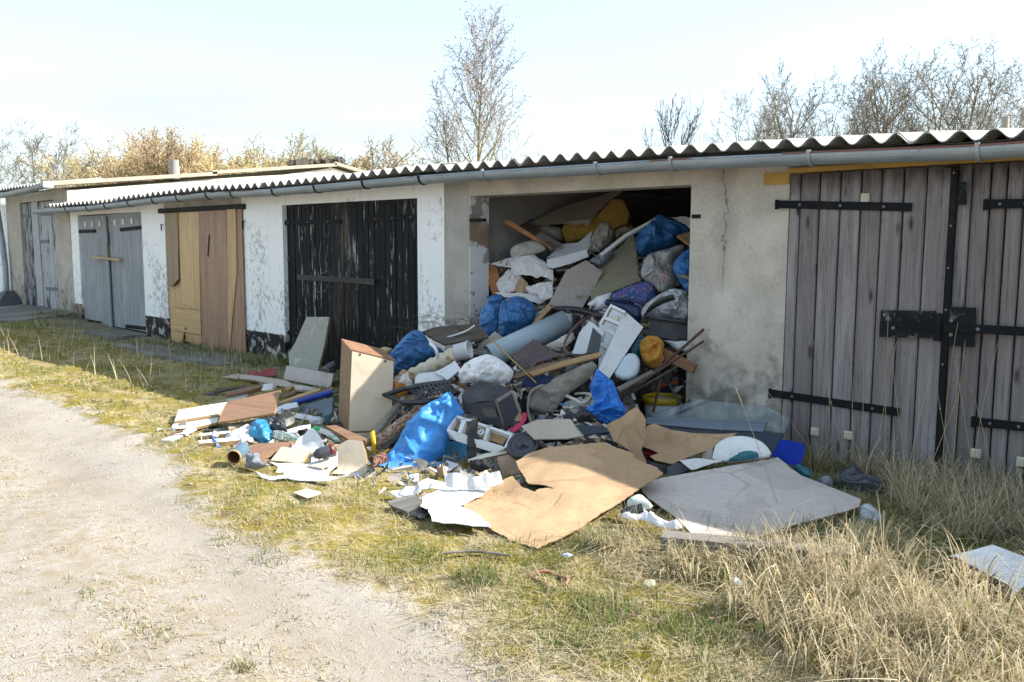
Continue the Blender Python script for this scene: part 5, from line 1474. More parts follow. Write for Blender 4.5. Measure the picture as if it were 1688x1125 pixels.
piece('tray_rim', Z3((505, 574), (640, 545), (778, 505), (792, 556), (680, 600), (550, 637), (510, 628)), WHITE_PL, n=FACE, y=0.5, t=0.008, parent=tr_)
piece('cloth_bundle', Z3((790, 505), (825, 400), (880, 318), (940, 322), (972, 392), (950, 442), (900, 500), (868, 528)), GREYCLOTH, 'grey cloth bundle hanging below the yellow foam', 'cloth', FACE, y=0.8, bulge=0.07, t=0, wr=0.05, ws=13)
piece('cloth_rag', Z3((965, 392), (1000, 360), (1050, 346), (1112, 348), (1085, 392), (1030, 400), (990, 442)), BROWNCLOTH, 'brown rag beside the white plank inside the garage', 'cloth', FACE, y=0.95, bulge=0.05, t=0, wr=0.02, ws=12)
piece('white_plank', Z3((868, 537), (1038, 402), (1240, 294), (1258, 300), (1052, 418), (890, 548)), WHITE, 'narrow white plank slanting up to the right inside', 'plank', (0.5, -0.75, 0.45), y=0.72, t=0.04)
piece('plastic_bag', Z3((798, 582), (870, 530), (962, 508), (968, 545), (880, 632), (822, 602)), GREY_BAG, 'small grey plastic bag under the narrow white plank', 'bag', FACE, y=0.6, bulge=0.06, t=0, wr=0.02, ws=14, wk='bag')
# corrugated fibre-cement sheet
A, B, C_, D_ = [P(q, y=yy) for q, yy in zip(Z3((868, 640), (1108, 415), (1142, 705), (802, 838)), (0.62, 0.95, 0.55, 0.25))]
nu, nv_ = 10, 90; V = []; nn = np.cross(B - A, D_ - A); nn /= np.linalg.norm(nn)
if nn @ (CAM - A) < 0: nn = -nn
for t in (0, 1):
    for j in range(nv_ + 1):
        for i in range(nu + 1):
            u, v = i / nu, j / nv_; p = (A * (1 - u) + B * u) * (1 - v) + (D_ * (1 - u) + C_ * u) * v
            V.append(p - A + nn * (0.021 * math.cos(2 * math.pi * v * 7.5) - 0.006 * t))
L = nu + 1; o_ = (nv_ + 1) * L; F = []
for j in range(nv_):
    for i in range(nu): F += [(j * L + i, (j + 1) * L + i, (j + 1) * L + i + 1, j * L + i + 1), (o_ + j * L + i, o_ + j * L + i + 1, o_ + (j + 1) * L + i + 1, o_ + (j + 1) * L + i)]
    F += [(j * L + nu, (j + 1) * L + nu, o_ + (j + 1) * L + nu, o_ + j * L + nu), (j * L, o_ + j * L, o_ + (j + 1) * L, (j + 1) * L)]
for i in range(nu): F += [(i, i + 1, o_ + i + 1, o_ + i), (nv_ * L + i, o_ + nv_ * L + i, o_ + nv_ * L + i + 1, nv_ * L + i + 1)]
tag(link('corrugated_sheet', mesh_np('corrugated_sheet', V, F, [M('mossy_fibre_cement', (0.255, 0.235, 0.165), 0.9, bump=0.4, dirt=0.4)]), None, (), Matrix.Translation(A.tolist())), 'mossy corrugated cement sheet propped in the middle of the opening', 'roofing sheet')
piece('fibreboard', Z3((515, 886), (640, 650), (775, 580), (890, 661), (746, 913), (620, 902)), WALLBOARD, 'six-sided stained fibreboard in the middle of the opening', 'board', (0.45, -0.7, 0.5), y=0.28, t=0.016, edge=CHIP_E)
piece('bin_bag', Z3((1110, 445), (1150, 362), (1225, 312), (1258, 266), (1312, 280), (1400, 318), (1480, 358), (1505, 385), (1410, 438), (1385, 490), (1260, 520), (1145, 572), (1115, 505)), BLUE_DARK, 'large deep blue bag highest at the right inside', 'bag', FACE, y=1.0, bulge=0.2, t=0, wr=0.035, ws=7, wk='bag', knot=Z3((1240, 300))[0], smooth=1)
piece('plastic_sheet', Z3((1358, 292), (1450, 275), (1522, 300), (1512, 378), (1445, 328)), WHITE_PL, 'white curved plastic piece near the upper right corner inside', 'plastic', FACE, y=1.05, t=0.006, bend=0.03)
piece('wooden_board', Z3((1400, 412), (1502, 380), (1500, 484)), WOOD_T, 'tan three-cornered board end at the right jamb', 'board', UPN, y=0.6, t=0.018)
cb = piece('plastic_bag', Z3((1148, 662), (1180, 545), (1290, 515), (1430, 474), (1462, 500), (1375, 590), (1385, 680), (1405, 730), (1372, 792), (1282, 808), (1240, 745), (1155, 705)), CLEAR_BAG, 'cloudy clear sack of grey waste with red lettering', 'bag', FACE, y=0.55, bulge=0.16, t=0, wr=0.03, ws=9, wk='bag', knot=Z3((1260, 665))[0], smooth=1)
marks_on(cb, 'red_print', [Z3(*q) for q in ([(1330, 640), (1334, 660), (1322, 676)], [(1312, 668), (1326, 690), (1312, 702)], [(1300, 690), (1316, 712)], [(1294, 708), (1312, 726), (1300, 736)], [(1300, 660), (1318, 650)])], 0.004, M('red_ink', (0.5, 0.02, 0.05), 0.6, dirt=0))
piece('bin_bag', Z3((1360, 632), (1400, 562), (1460, 510), (1520, 485), (1520, 815), (1462, 792), (1412, 722)), BLUE_DARK, 'blue bag wedged against the right jamb', 'bag', FACE, y=0.42, bulge=0.12, t=0, wr=0.03, ws=10, wk='bag', smooth=1)
piece('timber_offcut', Z3((1405, 682), (1440, 675), (1495, 700), (1490, 715), (1410, 695)), WOOD_G, 'grey stick poking out of the bag at the right jamb', 'timber', FACE, y=0.27, t=0.02)
piece('fabric_box', Z3((950, 812), (1060, 760), (1222, 711), (1246, 740), (1252, 850), (1162, 892), (1080, 862), (955, 858)), FLORAL, 'blue and red floral patterned fabric bundle', 'fabric', FACE, y=0.42, bulge=0.03, t=0.05, wr=0.03, ws=9, rag=0.003)
piece('cloth_rag', Z3((783, 882), (850, 830), (955, 800), (925, 902), (832, 932)), WHITECLOTH, 'crumpled white rag left of the navy jerrycan', 'cloth', FACE, y=0.25, bulge=0.05, t=0, wr=0.02, ws=15)
piece('plastic_bag', Z3((1140, 985), (1160, 902), (1250, 832), (1290, 810), (1372, 768), (1442, 790), (1488, 872), (1490, 1002), (1350, 975), (1220, 962)), WHITE_BAG, 'bulging white plastic bag at the lower right inside', 'bag', FACE, y=0.3, bulge=0.11, t=0, wr=0.05, ws=13, wk='bag', smooth=1)
ribbon('rubber_strip', Z3((1155, 1015), (1190, 950), (1250, 890), (1330, 850), (1380, 838)), 0.05, M('rubber', (0.05, 0.052, 0.048), 0.6), 'curved dark rubber strip across the white bag', 'strip', ys=[0.05, 0.1, 0.12, 0.14, 0.16], t=0.012, side=(0.5, -0.2, 0.6))
jc = piece('jerrycan', Z3((940, 852), (1130, 880), (1166, 922), (1152, 1002), (1100, 995), (1040, 945), (945, 900)), NAVY, 'navy blue plastic jerrycan lying on its side', 'jerrycan', FACE, y=0.12, t=0.05, bulge=0.05, back=0.3, smooth=2, rad=0.04)
mwx, Ln = can_between(P(*Z3((918, 868)), y=0.1), P(*Z3((960, 885)), y=0.1), 0.02); MB().lathe([(0, 0), (0.026, 0), (0.026, 0.03), (0.018, 0.032), (0.018, Ln)], 16, mat=None).build('cap', NAVY, jc, mwx)
tb = empty('plastic_tub', P(*Z3((1350, 1060)), y=0.1), 'black plastic tub at the right jamb under the white bag', 'tub')
piece('tub_wall', Z3((1212, 972), (1486, 1012), (1480, 1135), (1205, 1065)), BLACK_PL, n=FACE, y=0.08, t=0.012, parent=tb); piece('rim', Z3((1208, 958), (1490, 1000), (1487, 1018), (1209, 976)), BLACK_PL, n=FACE, y=0.06, t=0.04, parent=tb)

# ------------------------------------------------------------------ the slope in the doorway
bb = piece('bin_bag', Z3((172, 1058), (178, 905), (215, 845), (330, 820), (420, 880), (447, 938), (375, 1050), (270, 1095), (190, 1122)), BLUE_BAG, 'knotted blue bag leaning on the left jamb', 'bag', FACE, y=-0.15, bulge=0.15, t=0, wr=0.035, ws=8, wk='bag', knot=Z3((205, 830))[0], smooth=1)
piece('bag_neck', Z3((38, 985), (75, 900), (122, 830), (182, 808), (215, 835), (180, 905), (172, 1060), (102, 1112), (60, 1082)), BLUE_BAG, n=(0.3, -0.9, 0.3), y=-0.2, bulge=0.06, t=0, wr=0.03, ws=11, wk='bag', parent=bb, smooth=1)
marks_on(bb, 'tie_string', [Z3((205, 850), (235, 848), (262, 866))], 0.006, M('red_white_string', (0.5, 0.3, 0.32), 0.8))
piece('wooden_beam', Z3((380, 1048), (515, 880), (541, 905), (432, 1022)), WOOD_T, 'tan squared beam end beside the knotted blue bag', 'beam', (0.6, -0.65, 0.4), y=-0.1, t=0.06)
rod('black_hose', Z3((530, 925), (640, 915), (760, 930), (885, 968)), 0.026, BLACK_PL, 'thick black hose running right above the grey pipe', 'hose', ys=[0.05, 0.05, 0.05, 0.0])
gpq = [P(q, y=yy) for q, yy in zip(Z4((120, 490), (640, 250)), (-0.75, -0.2))]
mwx, Ln = can_between(gpq[0], gpq[1], 0.1)
MB().lathe([(0.093, 0), (0.097, 0), (0.097, Ln), (0.093, Ln), (0.093, 0)], 32).build('large_pipe', GREY_PIPE, None, mwx); tag(bpy.data.objects['large_pipe'], 'large smooth grey-blue pipe slanting up towards the right', 'pipe')
piece('cardboard_box', Z4((0, 470), (60, 390), (160, 330), (240, 380), (180, 430), (40, 480)), HARD, 'brown-grey board piece between blue bag and pipe', 'board', UPN, y=-0.5, t=0.01)
piece('roofing_felt', Z4((262, 490), (340, 430), (415, 372), (480, 412), (560, 460), (700, 484), (560, 492), (480, 520), (400, 545), (340, 582)), FELT, 'stiff purple-brown sheet of roofing felt in front of the pipe', 'felt', (0.4, -0.7, 0.6), y=-0.75, t=0.005, bend=0.02, rag=0.003)
piece('split_lath', Z4((380, 602), (620, 520), (872, 460), (884, 476), (862, 494), (640, 550), (410, 622)), WOOD_T, 'long pale split slat under the roofing felt', 'slat', UPN, y=-0.8, t=0.015)
piece('split_lath', Z4((265, 632), (460, 545), (700, 500), (840, 468), (830, 482), (560, 545), (300, 642)), WOOD_B, 'dark brown slat just behind the pale split slat', 'slat', UPN, y=-0.72, t=0.02)
rod('brass_rod', Z4((130, 380), (432, 672)), 0.006, BRASS, 'thin brass rod slanting down over the heap', 'rod', ys=[-0.95, -1.05])
cv = piece('canvas_roll', Z4((378, 868), (385, 770), (402, 692), (470, 682), (600, 620), (700, 572), (820, 520), (855, 560), (802, 640), (720, 700), (640, 762), (545, 882), (440, 872)), CANVAS, 'folded grey canvas with a hanging rope', 'canvas', (0.45, -0.75, 0.45), y=-0.85, bulge=0.07, t=0, wr=0.05, ws=15, x=(0.5, 0.2, 0.5))
rod('rope', Z4((470, 690), (395, 740), (375, 850), (392, 930), (412, 972)), 0.011, ROPE, ys=[-1.0, -1.03, -1.05, -1.06, -1.08], parent=cv)
pm_ = P(*Z4((412, 975)), y=-1.1); MB().lathe([(0.001, -0.035), (0.02, -0.03), (0.034, 0), (0.02, 0.03), (0.001, 0.035)], 14).build('rope_tassel', ROPE, cv, Matrix.Translation(pm_.tolist()))
rod('bent_tube', Z4((640, 762), (700, 790), (742, 812), (790, 795), (812, 760)), 0.014, CREAMP, 'bent cream metal tube under the canvas', 'tube', ys=[-0.85] * 5)
rod('bent_tube', Z4((700, 750), (760, 745), (830, 755)), 0.010, CREAMP, 'thin cream tube beside the bright blue sheet', 'tube', ys=[-0.75] * 3)
piece('plastic_sheet', Z4((762, 860), (832, 800), (812, 750), (798, 700), (825, 640), (850, 573), (960, 660), (995, 745), (1010, 790), (1052, 850), (1045, 892), (980, 930), (912, 962), (832, 912)), BLUE_BRIGHT, 'bright blue plastic sheet hanging over the heap', 'plastic', (0.55, -0.75, 0.35), y=-0.95, bulge=0.05, t=0, wr=0.07, ws=8, wk='bag')
# refrigerator inner door with shelves
fd = empty('appliance_lining', P(*Z4((960, 400)), y=-0.55), 'white appliance door lining with moulded shelves', 'door')
NF = (0.35, -0.85, 0.4)
piece('door_side', Z4((1046, 182), (1168, 290), (936, 643), (857, 586)), WHITE_PL, n=(0.8, -0.5, 0.35), y=-0.5, t=0.012, parent=fd)
piece('door_back', Z4((945, 132), (1046, 182), (860, 584), (866, 262)), WHITE_PL, n=NF, y=-0.33, t=0.01, parent=fd)
for q in ([(945, 130), (1046, 180), (1040, 196), (940, 148)], [(905, 215), (1020, 262), (1012, 280), (898, 234)], [(868, 258), (940, 135), (952, 142), (880, 268)], [(930, 300), (990, 340), (980, 358), (922, 318)], [(872, 392), (950, 432), (940, 450), (866, 412)]):
    piece('shelf_rib', Z4(*q), WHITE_PL, n=NF, y=-0.45, t=0.05, parent=fd)
piece('small_compartment', Z4((945, 210), (1000, 215), (990, 250), (950, 240)), CREAMP, n=NF, y=-0.42, t=0.02, parent=fd)
cn = piece('canister', Z4((958, 622), (1000, 550), (1052, 472), (1112, 468), (1150, 522), (1130, 620), (1050, 662)), M('milky_plastic', (0.50, 0.56, 0.62), 0.35, dirt=0.12), 'milky white square canister right of the appliance lining', 'canister', FACE, y=-0.5, t=0.12, bulge=0.03, back=0.3, smooth=1, rad=0.03)
piece('foam_lump', Z4((1140, 402), (1180, 350), (1260, 348), (1318, 392), (1302, 468), (1312, 520), (1262, 577), (1190, 562), (1150, 490)), FOAM_O, 'knobbly orange foam lump at the right of the doorway', 'foam', FACE, y=-0.25, bulge=0.11, t=0, wr=0.05, ws=18, wk='crumple', smooth=1)
piece('plastic_bag', Z4((1080, 445), (1160, 330), (1192, 350), (1145, 480), (1150, 545), (1090, 500)), TEAL_BAG, 'dark teal bag between the lining and the orange lump', 'bag', FACE, y=-0.15, bulge=0.06, t=0, wr=0.02, ws=12, wk='bag')
piece('wooden_beam', Z4((1308, 432), (1530, 540), (1502, 605), (1310, 512)), MW('red_brown_beam', (0.16, 0.075, 0.04), (0.27, 0.14, 0.075)), 'red-brown beam end in front of the right jamb', 'beam', (0.3, -0.9, 0.3), y=-0.15, t=0.06)
rod('long_pole', Z4((1000, 735), (1250, 590), (1583, 305)), 0.011, RUST, 'longest rusty pole reaching out over the grey pillar', 'pole', ys=[-0.55, -0.35, -0.28])
rod('long_pole', Z4((1010, 765), (1583, 385)), 0.009, RUST, 'second rusty pole just below the longest one', 'pole', ys=[-0.55, -0.3])
rod('long_pole', Z4((1000, 790), (1400, 562)), 0.009, WOOD_D, 'short dark pole under the two rusty ones', 'pole', ys=[-0.55, -0.25])
piece('timber_lath', Z4((985, 705), (1225, 582), (1240, 600), (1010, 728)), WOOD_G, 'grey lath lying along the poles', 'lath', UPN, y=-0.5, t=0.02)
piece('timber_lath', Z4((1000, 740), (1180, 650), (1190, 665), (1010, 760)), WOOD_D, 'blackened lath below the grey lath', 'lath', UPN, y=-0.5, t=0.02)
piece('dark_post', Z4((1035, 695), (1062, 690), (1118, 835), (1085, 845)), WOOD_D, 'dark upright stub behind the torn cardboard', 'post', FACE, y=-0.5, t=0.03)
rod('iron_rod', Z4((1290, 640), (1235, 875)), 0.011, RUST, 'rusty rod standing in front of the white bucket', 'rod', ys=[-0.2, -0.25])
rod('iron_rod', Z4((1320, 640), (1430, 830)), 0.011, DARK_PL, 'dark rod slanting beside the white bucket', 'rod', ys=[-0.05, -0.1])
piece('timber_lath', Z4((1420, 900), (1480, 780), (1500, 795), (1450, 905)), WOOD_D, 'dark lath at the foot of the right jamb', 'lath', FACE, y=-0.12, t=0.02)
rod('orange_cord', Z4((1290, 695), (1350, 680), (1400, 665)), 0.01, M('orange_cord', (0.6, 0.09, 0.02), 0.5), 'orange-red cord behind the white bucket', 'cord', ys=[0.15] * 3)
bk = empty('bucket', P(*Z4((1300, 905)), y=0.02), 'white bucket with yellow rim in the doorway corner', 'bucket')
c0 = P(*Z4((1298, 790)), y=0.05); rB = 0.145
mwb = Matrix.Translation((c0[0], c0[1], 0.03))
MB().lathe([(rB * 0.86, 0), (rB, c0[2] - 0.03), (rB - 0.006, c0[2] - 0.03), (rB * 0.84, 0.01), (0.001, 0.01)], 28).build('bucket_body', WHITE_PL, bk, mwb)
MB().lathe([(rB + 0.001, c0[2] - 0.045), (rB + 0.014, c0[2] - 0.045), (rB + 0.014, c0[2]), (rB - 0.01, c0[2] + 0.006), (rB - 0.01, c0[2] - 0.02)], 28).build('rim', M('yellow_rim', (0.55, 0.36, 0.02), 0.4, dirt=0.2), bk, mwb)
piece('appliance_cover', Z4((680, 472), (728, 330), (800, 246), (902, 322), (880, 385), (820, 440), (760, 474)), WHITE_PL, 'white moulded appliance cover below the brown hose', 'cover', (0.4, -0.75, 0.5), y=-0.45, t=0.06)
piece('black_grille', Z4((776, 472), (822, 290), (882, 350), (862, 462)), DARK_PL, 'ribbed black grille leaning on the white appliance cover', 'grille', FACE, y=-0.58, t=0.03, wr=0.003, ws=60)
rod('brown_hose', Z4((660, 475), (625, 430), (650, 350), (740, 250), (820, 212), (895, 208)), 0.010, M('brown_rubber', (0.11, 0.065, 0.055), 0.5), 'arched brown hose over the white appliance cover', 'hose', ys=[-0.7, -0.68, -0.6, -0.45, -0.3, -0.25])
piece('black_rag', Z4((680, 200), (735, 210), (742, 300), (720, 430), (660, 460), (680, 330)), BLACKCLOTH, 'black rag hanging right of the grey pipe', 'cloth', FACE, y=-0.35, bulge=0.03, t=0, wr=0.015, ws=14)
piece('cloth_rag', Z4((500, 420), (620, 360), (690, 330), (700, 370), (640, 420), (560, 440), (620, 455), (530, 440)), LINEN, 'pale rag and paper under the grey pipe end', 'cloth', UPN, y=-0.5, bulge=0.04, t=0, wr=0.02, ws=14)
piece('plastic_bag', Z4((605, 195), (680, 200), (680, 275), (640, 240)), WHITE_BAG, 'white bag end behind the grey pipe end', 'bag', FACE, y=-0.1, bulge=0.04, t=0, wr=0.012, wk='bag')
piece('cloth_rag', Z4((340, 650), (440, 620), (560, 640), (540, 690), (440, 700), (330, 700)), MC('navy_patterned_cloth', (0.03, 0.04, 0.10)), 'navy patterned cloth left of the canvas', 'cloth', UPN, y=-0.95, bulge=0.04, t=0, wr=0.02, ws=13)
piece('plastic_box', Z4((1160, 300), (1410, 350), (1405, 385), (1160, 330)), BLACK_PL, 'black bar below the black tub', 'bar', FACE, y=-0.1, t=0.03)
piece('plastic_bag', Z4((1310, 380), (1490, 385), (1480, 460), (1400, 450)), WHITE_BAG, 'white crumpled bag edge below the black tub', 'bag', FACE, y=0.0, bulge=0.04, t=0, wr=0.012, wk='bag')
piece('chipboard_sheet', Z4((330, 970), (440, 925), (665, 920), (760, 1035), (650, 1055), (420, 1060)), HARD, 'dull brown board lying under the black shoe', 'board', SLOPE, at=Z4((540, 990))[0], lift=0.03, t=0.012)
piece('dark_board', Z4((700, 960), (900, 970), (930, 1010), (760, 1030)), NAVYBOARD, 'dark glossy panel right of the shoe board', 'panel', SLOPE, lift=0.03, t=0.01)
piece('black_rag', Z4((690, 900), (760, 850), (840, 900), (820, 940), (720, 940)), BLACK_BAG, 'dark film bundle under the bright blue sheet', 'film', SLOPE, lift=0.05, bulge=0.05, t=0, wr=0.02, wk='bag')

# ------------------------------------------------------------------ middle of the heap, left of the doorway
wm = empty('wire_mesh_board', P(*Z2((850, 890)), y=-0.7), 'matted dark board with wire netting in front of the pillar', 'netting')
piece('board', Z2((700, 870), (760, 850), (960, 832), (1002, 892), (900, 912), (800, 926)), MW('rotten_board', (0.07, 0.055, 0.045), (0.14, 0.115, 0.09), 0.9), n=(0.2, -0.4, 0.9), y=-0.75, t=0.02, parent=wm, rag=0.006)
rng = random.Random(23); wb = MB(); q0 = P(*Z2((740, 845)), y=-0.6)
for i in range(90):
    a = P(*Z2((rng.uniform(620, 950), rng.uniform(800, 885))), y=rng.uniform(-0.75, -0.35)); d = np.array([rng.gauss(0, 0.16), rng.gauss(0, 0.06), rng.gauss(0, 0.035)])
    wb.tube([a, a + d * 0.5 + np.array([0, 0, rng.uniform(-0.01, 0.03)]), a + d], 0.0016, 3)
wb = wb.build('netting', RUST, wm); wb['kind'] = 'stuff'
rod('white_cord', Z2((750, 910), (830, 892), (900, 868), (940, 842)), 0.008, M('white_cord', (0.6, 0.6, 0.6)), ys=[-0.85, -0.8, -0.72, -0.65], parent=wm)
bg = piece('bin_bag', Z6((340, 235), (400, 165), (478, 82), (540, 54), (590, 95), (620, 160), (690, 180), (720, 215), (690, 235), (640, 262), (560, 312), (400, 362), (375, 345), (345, 270)), BLUE_BAG, 'tied blue bag left of the wire netting', 'bag', FACE, y=-0.95, bulge=0.17, t=0, wr=0.04, ws=7, wk='bag', knot=Z6((618, 150))[0], smooth=1)
rod('tie_strip', Z6((622, 155), (652, 180), (668, 215), (672, 252)), 0.013, WHITECLOTH, ys=[-1.15, -1.16, -1.15, -1.12], parent=bg)
piece('plastic_bowl', Z6((268, 202), (285, 182), (315, 174), (350, 182), (368, 198), (345, 232), (300, 225)), M('pale_yellow_plastic', (0.50, 0.43, 0.19), 0.4), 'pale yellow bowl behind the upended drawer', 'bowl', FACE, y=-0.75, bulge=0.06, t=0, smooth=2)
a_, b_ = P(*Z6((495, 378)), y=-1.15), P(*Z6((800, 222)), y=-0.95); mwx, Ln = can_between(a_, b_, 0.07)
pr = [(0.06 + 0.008 * math.sin(i * 2.1), Ln * i / 14) for i in range(15)]
tag(MB().lathe([(0.001, 0)] + pr + [(0.001, Ln)], 22).build('insulation_tube', INSUL, None, mwx), 'pipe wrapped in crusted cream and orange foam', 'pipe')
a_, b_ = P(*Z6((800, 215)), y=-0.95), P(*Z6((885, 195)), y=-0.9); mwx, Ln = can_between(a_, b_, 0.07)
tag(MB().lathe([(0.001, 0), (0.068, 0), (0.070, Ln), (0.074, Ln), (0.074, Ln + 0.012), (0.066, Ln + 0.012), (0.062, 0.02), (0.001, 0.02)], 24).build('paint_pot', WHITE_PL, None, mwx), 'white paint pot at the upper end of the foam-wrapped pipe', 'pot')
dt = piece('detergent_pack', Z6((515, 428), (518, 385), (545, 358), (700, 342), (722, 350), (712, 402), (600, 416)), WHITE_PL, 'white detergent pack with blue printed corner', 'pack', (0.45, -0.75, 0.5), y=-1.3, t=0.08, wr=0.002)
piece('printed_patch', Z6((540, 422), (545, 366), (590, 358), (612, 412)), M('blue_print', (0.03, 0.05, 0.42), 0.4, dirt=0.05), n=(0.45, -0.75, 0.5), y=-1.303, t=0.003, parent=dt)
for q in ([(566, 372), (580, 370), (586, 402), (572, 405)], [(584, 378), (592, 377), (594, 384), (586, 385)]):
    piece('printed_letter', Z6(*q), WHITE_PL, n=(0.45, -0.75, 0.5), y=-1.308, t=0.003, parent=dt)
piece('white_card', Z6((648, 352), (740, 300), (792, 278), (832, 332), (735, 402), (700, 380)), WHITE_PL, 'folded white card beside the detergent pack', 'card', UPN, y=-1.2, t=0.004, bend=0.015)
ws_ = piece('white_sack', Z6((808, 362), (850, 310), (905, 268), (1000, 228), (1060, 240), (1105, 262), (1192, 330), (1194, 375), (1152, 432), (1050, 425), (940, 422), (835, 425)), WHITECLOTH, 'white stuffed sack with small printed lines', 'sack', (0.5, -0.75, 0.45), y=-1.25, bulge=0.09, t=0, wr=0.045, ws=12, smooth=1)
PRINT = M('grey_print', (0.14, 0.16, 0.2), 0.8, dirt=0)
marks_on(ws_, 'printed_line', [Z6((948 + i * 6, 352 + i * 12), (1020 + i * 8, 358 + i * 13), (1080 + i * 5, 370 + i * 13)) for i in range(5)] + [Z6((862, 290), (892, 298), (894, 325)), Z6((935, 345), (925, 418))], 0.0016, PRINT)
piece('foam_lump', Z6((278, 520), (330, 440), (410, 372), (455, 328), (490, 372), (502, 432), (440, 520), (360, 540), (300, 535)), LUMP, 'white and orange crumbling foam lump beside the drawer', 'foam', (0.4, -0.75, 0.5), y=-1.45, bulge=0.08, t=0, wr=0.03, ws=14, smooth=1)
# black slatted grille
gr = empty('slatted_grille', P(*Z6((560, 480)), y=-1.5), 'broken black plastic grille with slots lying in the heap', 'grille')
NG = (0.15, -0.5, 0.85)
piece('frame', Z6((288, 498), (420, 452), (600, 420), (760, 404), (775, 416), (600, 436), (430, 468), (330, 505)), BLACK_PL, n=NG, y=-1.5, t=0.02, parent=gr)
piece('frame', Z6((292, 505), (330, 505), (440, 545), (560, 538), (700, 515), (800, 470), (815, 485), (690, 535), (560, 562), (440, 562)), BLACK_PL, n=NG, y=-1.55, t=0.02, parent=gr)
for i in range(9):
    u = i / 8.0; a = (520 + u * 230, 436 - u * 20); b = (560 + u * 240, 520 - u * 42)
    piece('slat', Z6((a[0] - 9, a[1]), (a[0] + 9, a[1]), (b[0] + 9, b[1]), (b[0] - 9, b[1])), BLACK_PL, n=NG, y=-1.51, t=0.012, parent=gr)
piece('slat_panel', Z6((430, 470), (520, 452), (560, 530), (500, 545), (520, 505), (480, 478)), DARK_PL, n=NG, y=-1.52, t=0.008, parent=gr)
# upended drawer box
dr = empty('drawer_box', P(*Z6((200, 780)), y=-1.6), 'tall upended chipboard drawer box leaning left of the blue sack', 'drawer')
NB = np.array((0.88, -0.45, 0.12))
piece('front_panel', Z6((85, 205), (372, 276), (350, 760), (190, 800), (62, 770)), PALE2, n=NB, at=Z6((70, 770))[0], y=-1.86, t=0.016, parent=dr, edge=CHIP_E)
# its sides reach back-left from the front panel
cen = P(*Z6((70, 770)), y=-1.86); nbn = NB / np.linalg.norm(NB)


def on_plane(pt, c0_, n0): d = rays([pt])[0]; return CAM + d * (((c0_ - CAM) @ n0) / (d @ n0))


tl = on_plane(Z6((85, 205))[0], cen, nbn); blp = on_plane(Z6((62, 770))[0], cen, nbn); trp = on_plane(Z6((372, 276))[0], cen, nbn); brp = on_plane(Z6((350, 760))[0], cen, nbn)
dpt = (tl - CAM) @ CV + 0.26; tlb = CAM + rays([(563, 561)])[0] * dpt; dv = tlb - tl
for nm, (e0, e1, e2, e3), mt in (('side_panel', (tl, blp, blp + dv, tl + dv), BOX_IN), ('top_panel', (trp + (trp - tl) * 0.06, tl + (tl - trp) * 0.03, tl + dv, trp + dv), WOOD_V), ('base_panel', (blp, brp, brp + dv, blp + dv), BOX_IN)):
    nn = np.cross(e1 - e0, e2 - e0); nn /= np.linalg.norm(nn); o0 = e0.copy()
    if nm == 'top_panel': e0, e1, e2, e3 = [e + np.array([0, 0, 0.012]) for e in (e0, e1, e2, e3)]
    th = nn * 0.015
    V = [e - o0 for e in (e0, e1, e2, e3)] + [e - o0 + th for e in (e0, e1, e2, e3)]
    MB().add(V, [(0, 1, 2, 3), (7, 6, 5, 4), (0, 4, 5, 1), (1, 5, 6, 2), (2, 6, 7, 3), (3, 7, 4, 0)]).build(nm, mt, dr, Matrix.Translation(o0.tolist()))
for q in ((140, 228), (313, 274)):
    h = on_plane(Z6(q)[0], cen, nbn); mwx, Ln = can_between(h + nbn * 0.001, h + nbn * 0.004, 0.008); MB().lathe([(0.001, Ln), (0.008, Ln), (0.008, 0)], 12).build('screw_hole', BLACK_PL, dr, mwx)
piece('broken_board', Z5((1040, 722), (1100, 716), (1200, 760), (1292, 798), (1285, 812), (1195, 812)), WOOD_B, 'brown board frame at the foot of the drawer box', 'frame', GROUNDN, lift=0.05, t=0.02)
# rolled carpets with yellow straps
for (a, b, ya, yb, r_, mt, lb_) in (((235, 860), (655, 545), -1.95, -1.35, 0.052, CARPET1, 'rolled pale paisley carpet beside the blue sack'), ((262, 905), (600, 650), -1.95, -1.45, 0.04, CARPET2, 'thin maroon carpet roll under the paisley one'), ((180, 850), (405, 575), -1.9, -1.5, 0.026, CANVAS, 'narrow beige cloth roll left of the paisley carpet')):
    a_, b_ = P(*Z6(a), y=ya), P(*Z6(b), y=yb); mwx, Ln = can_between(a_, b_, r_); pf_ = [(0.001, 0), (r_ * 0.5, 0), (r_ * 0.52, 0.012), (r_ * 0.7, 0.012), (r_ * 0.72, 0)] + [(r_ * (1 + 0.05 * math.sin(i * 1.7)), Ln * i / 10) for i in range(11)] + [(0.001, Ln)]
    tag(MB().lathe(pf_, 20).build('carpet_roll', mt, None, mwx), lb_, 'carpet')
piece('rubber_edge', Z6((255, 890), (400, 770), (640, 560), (655, 566), (500, 710), (290, 905)), BLACK_PL, 'black strip along the lower carpet roll', 'strip', SLOPE, y=-1.75, t=0.012)
sy = empty('yellow_strap', P(*Z6((230, 900)), y=-2.0), 'bright yellow strap round the carpet rolls', 'strap')
ribbon('strap_loop', Z6((222, 755), (232, 830), (245, 912), (300, 905), (335, 880)), 0.035, YELLOW, ys=[-1.98, -2.04, -2.03, -2.0, -1.95], side=(0.8, 0.3, 0.1), parent=sy)
ribbon('strap_tail', Z6((122, 905), (165, 888), (190, 950), (215, 1020), (250, 1045)), 0.04, YELLOW, ys=[-2.0, -2.05, -2.1, -2.13, -2.12], side=(0.6, -0.3, 0.5), parent=sy)
piece('work_glove', Z6((142, 862), (180, 830), (212, 780), (222, 800), (215, 850), (190, 862), (175, 900), (160, 880)), M('tan_leather', (0.28, 0.18, 0.08), 0.7), 'small tan leather glove beside the yellow strap', 'glove', FACE, y=-1.98, bulge=0.025, t=0, smooth=1)
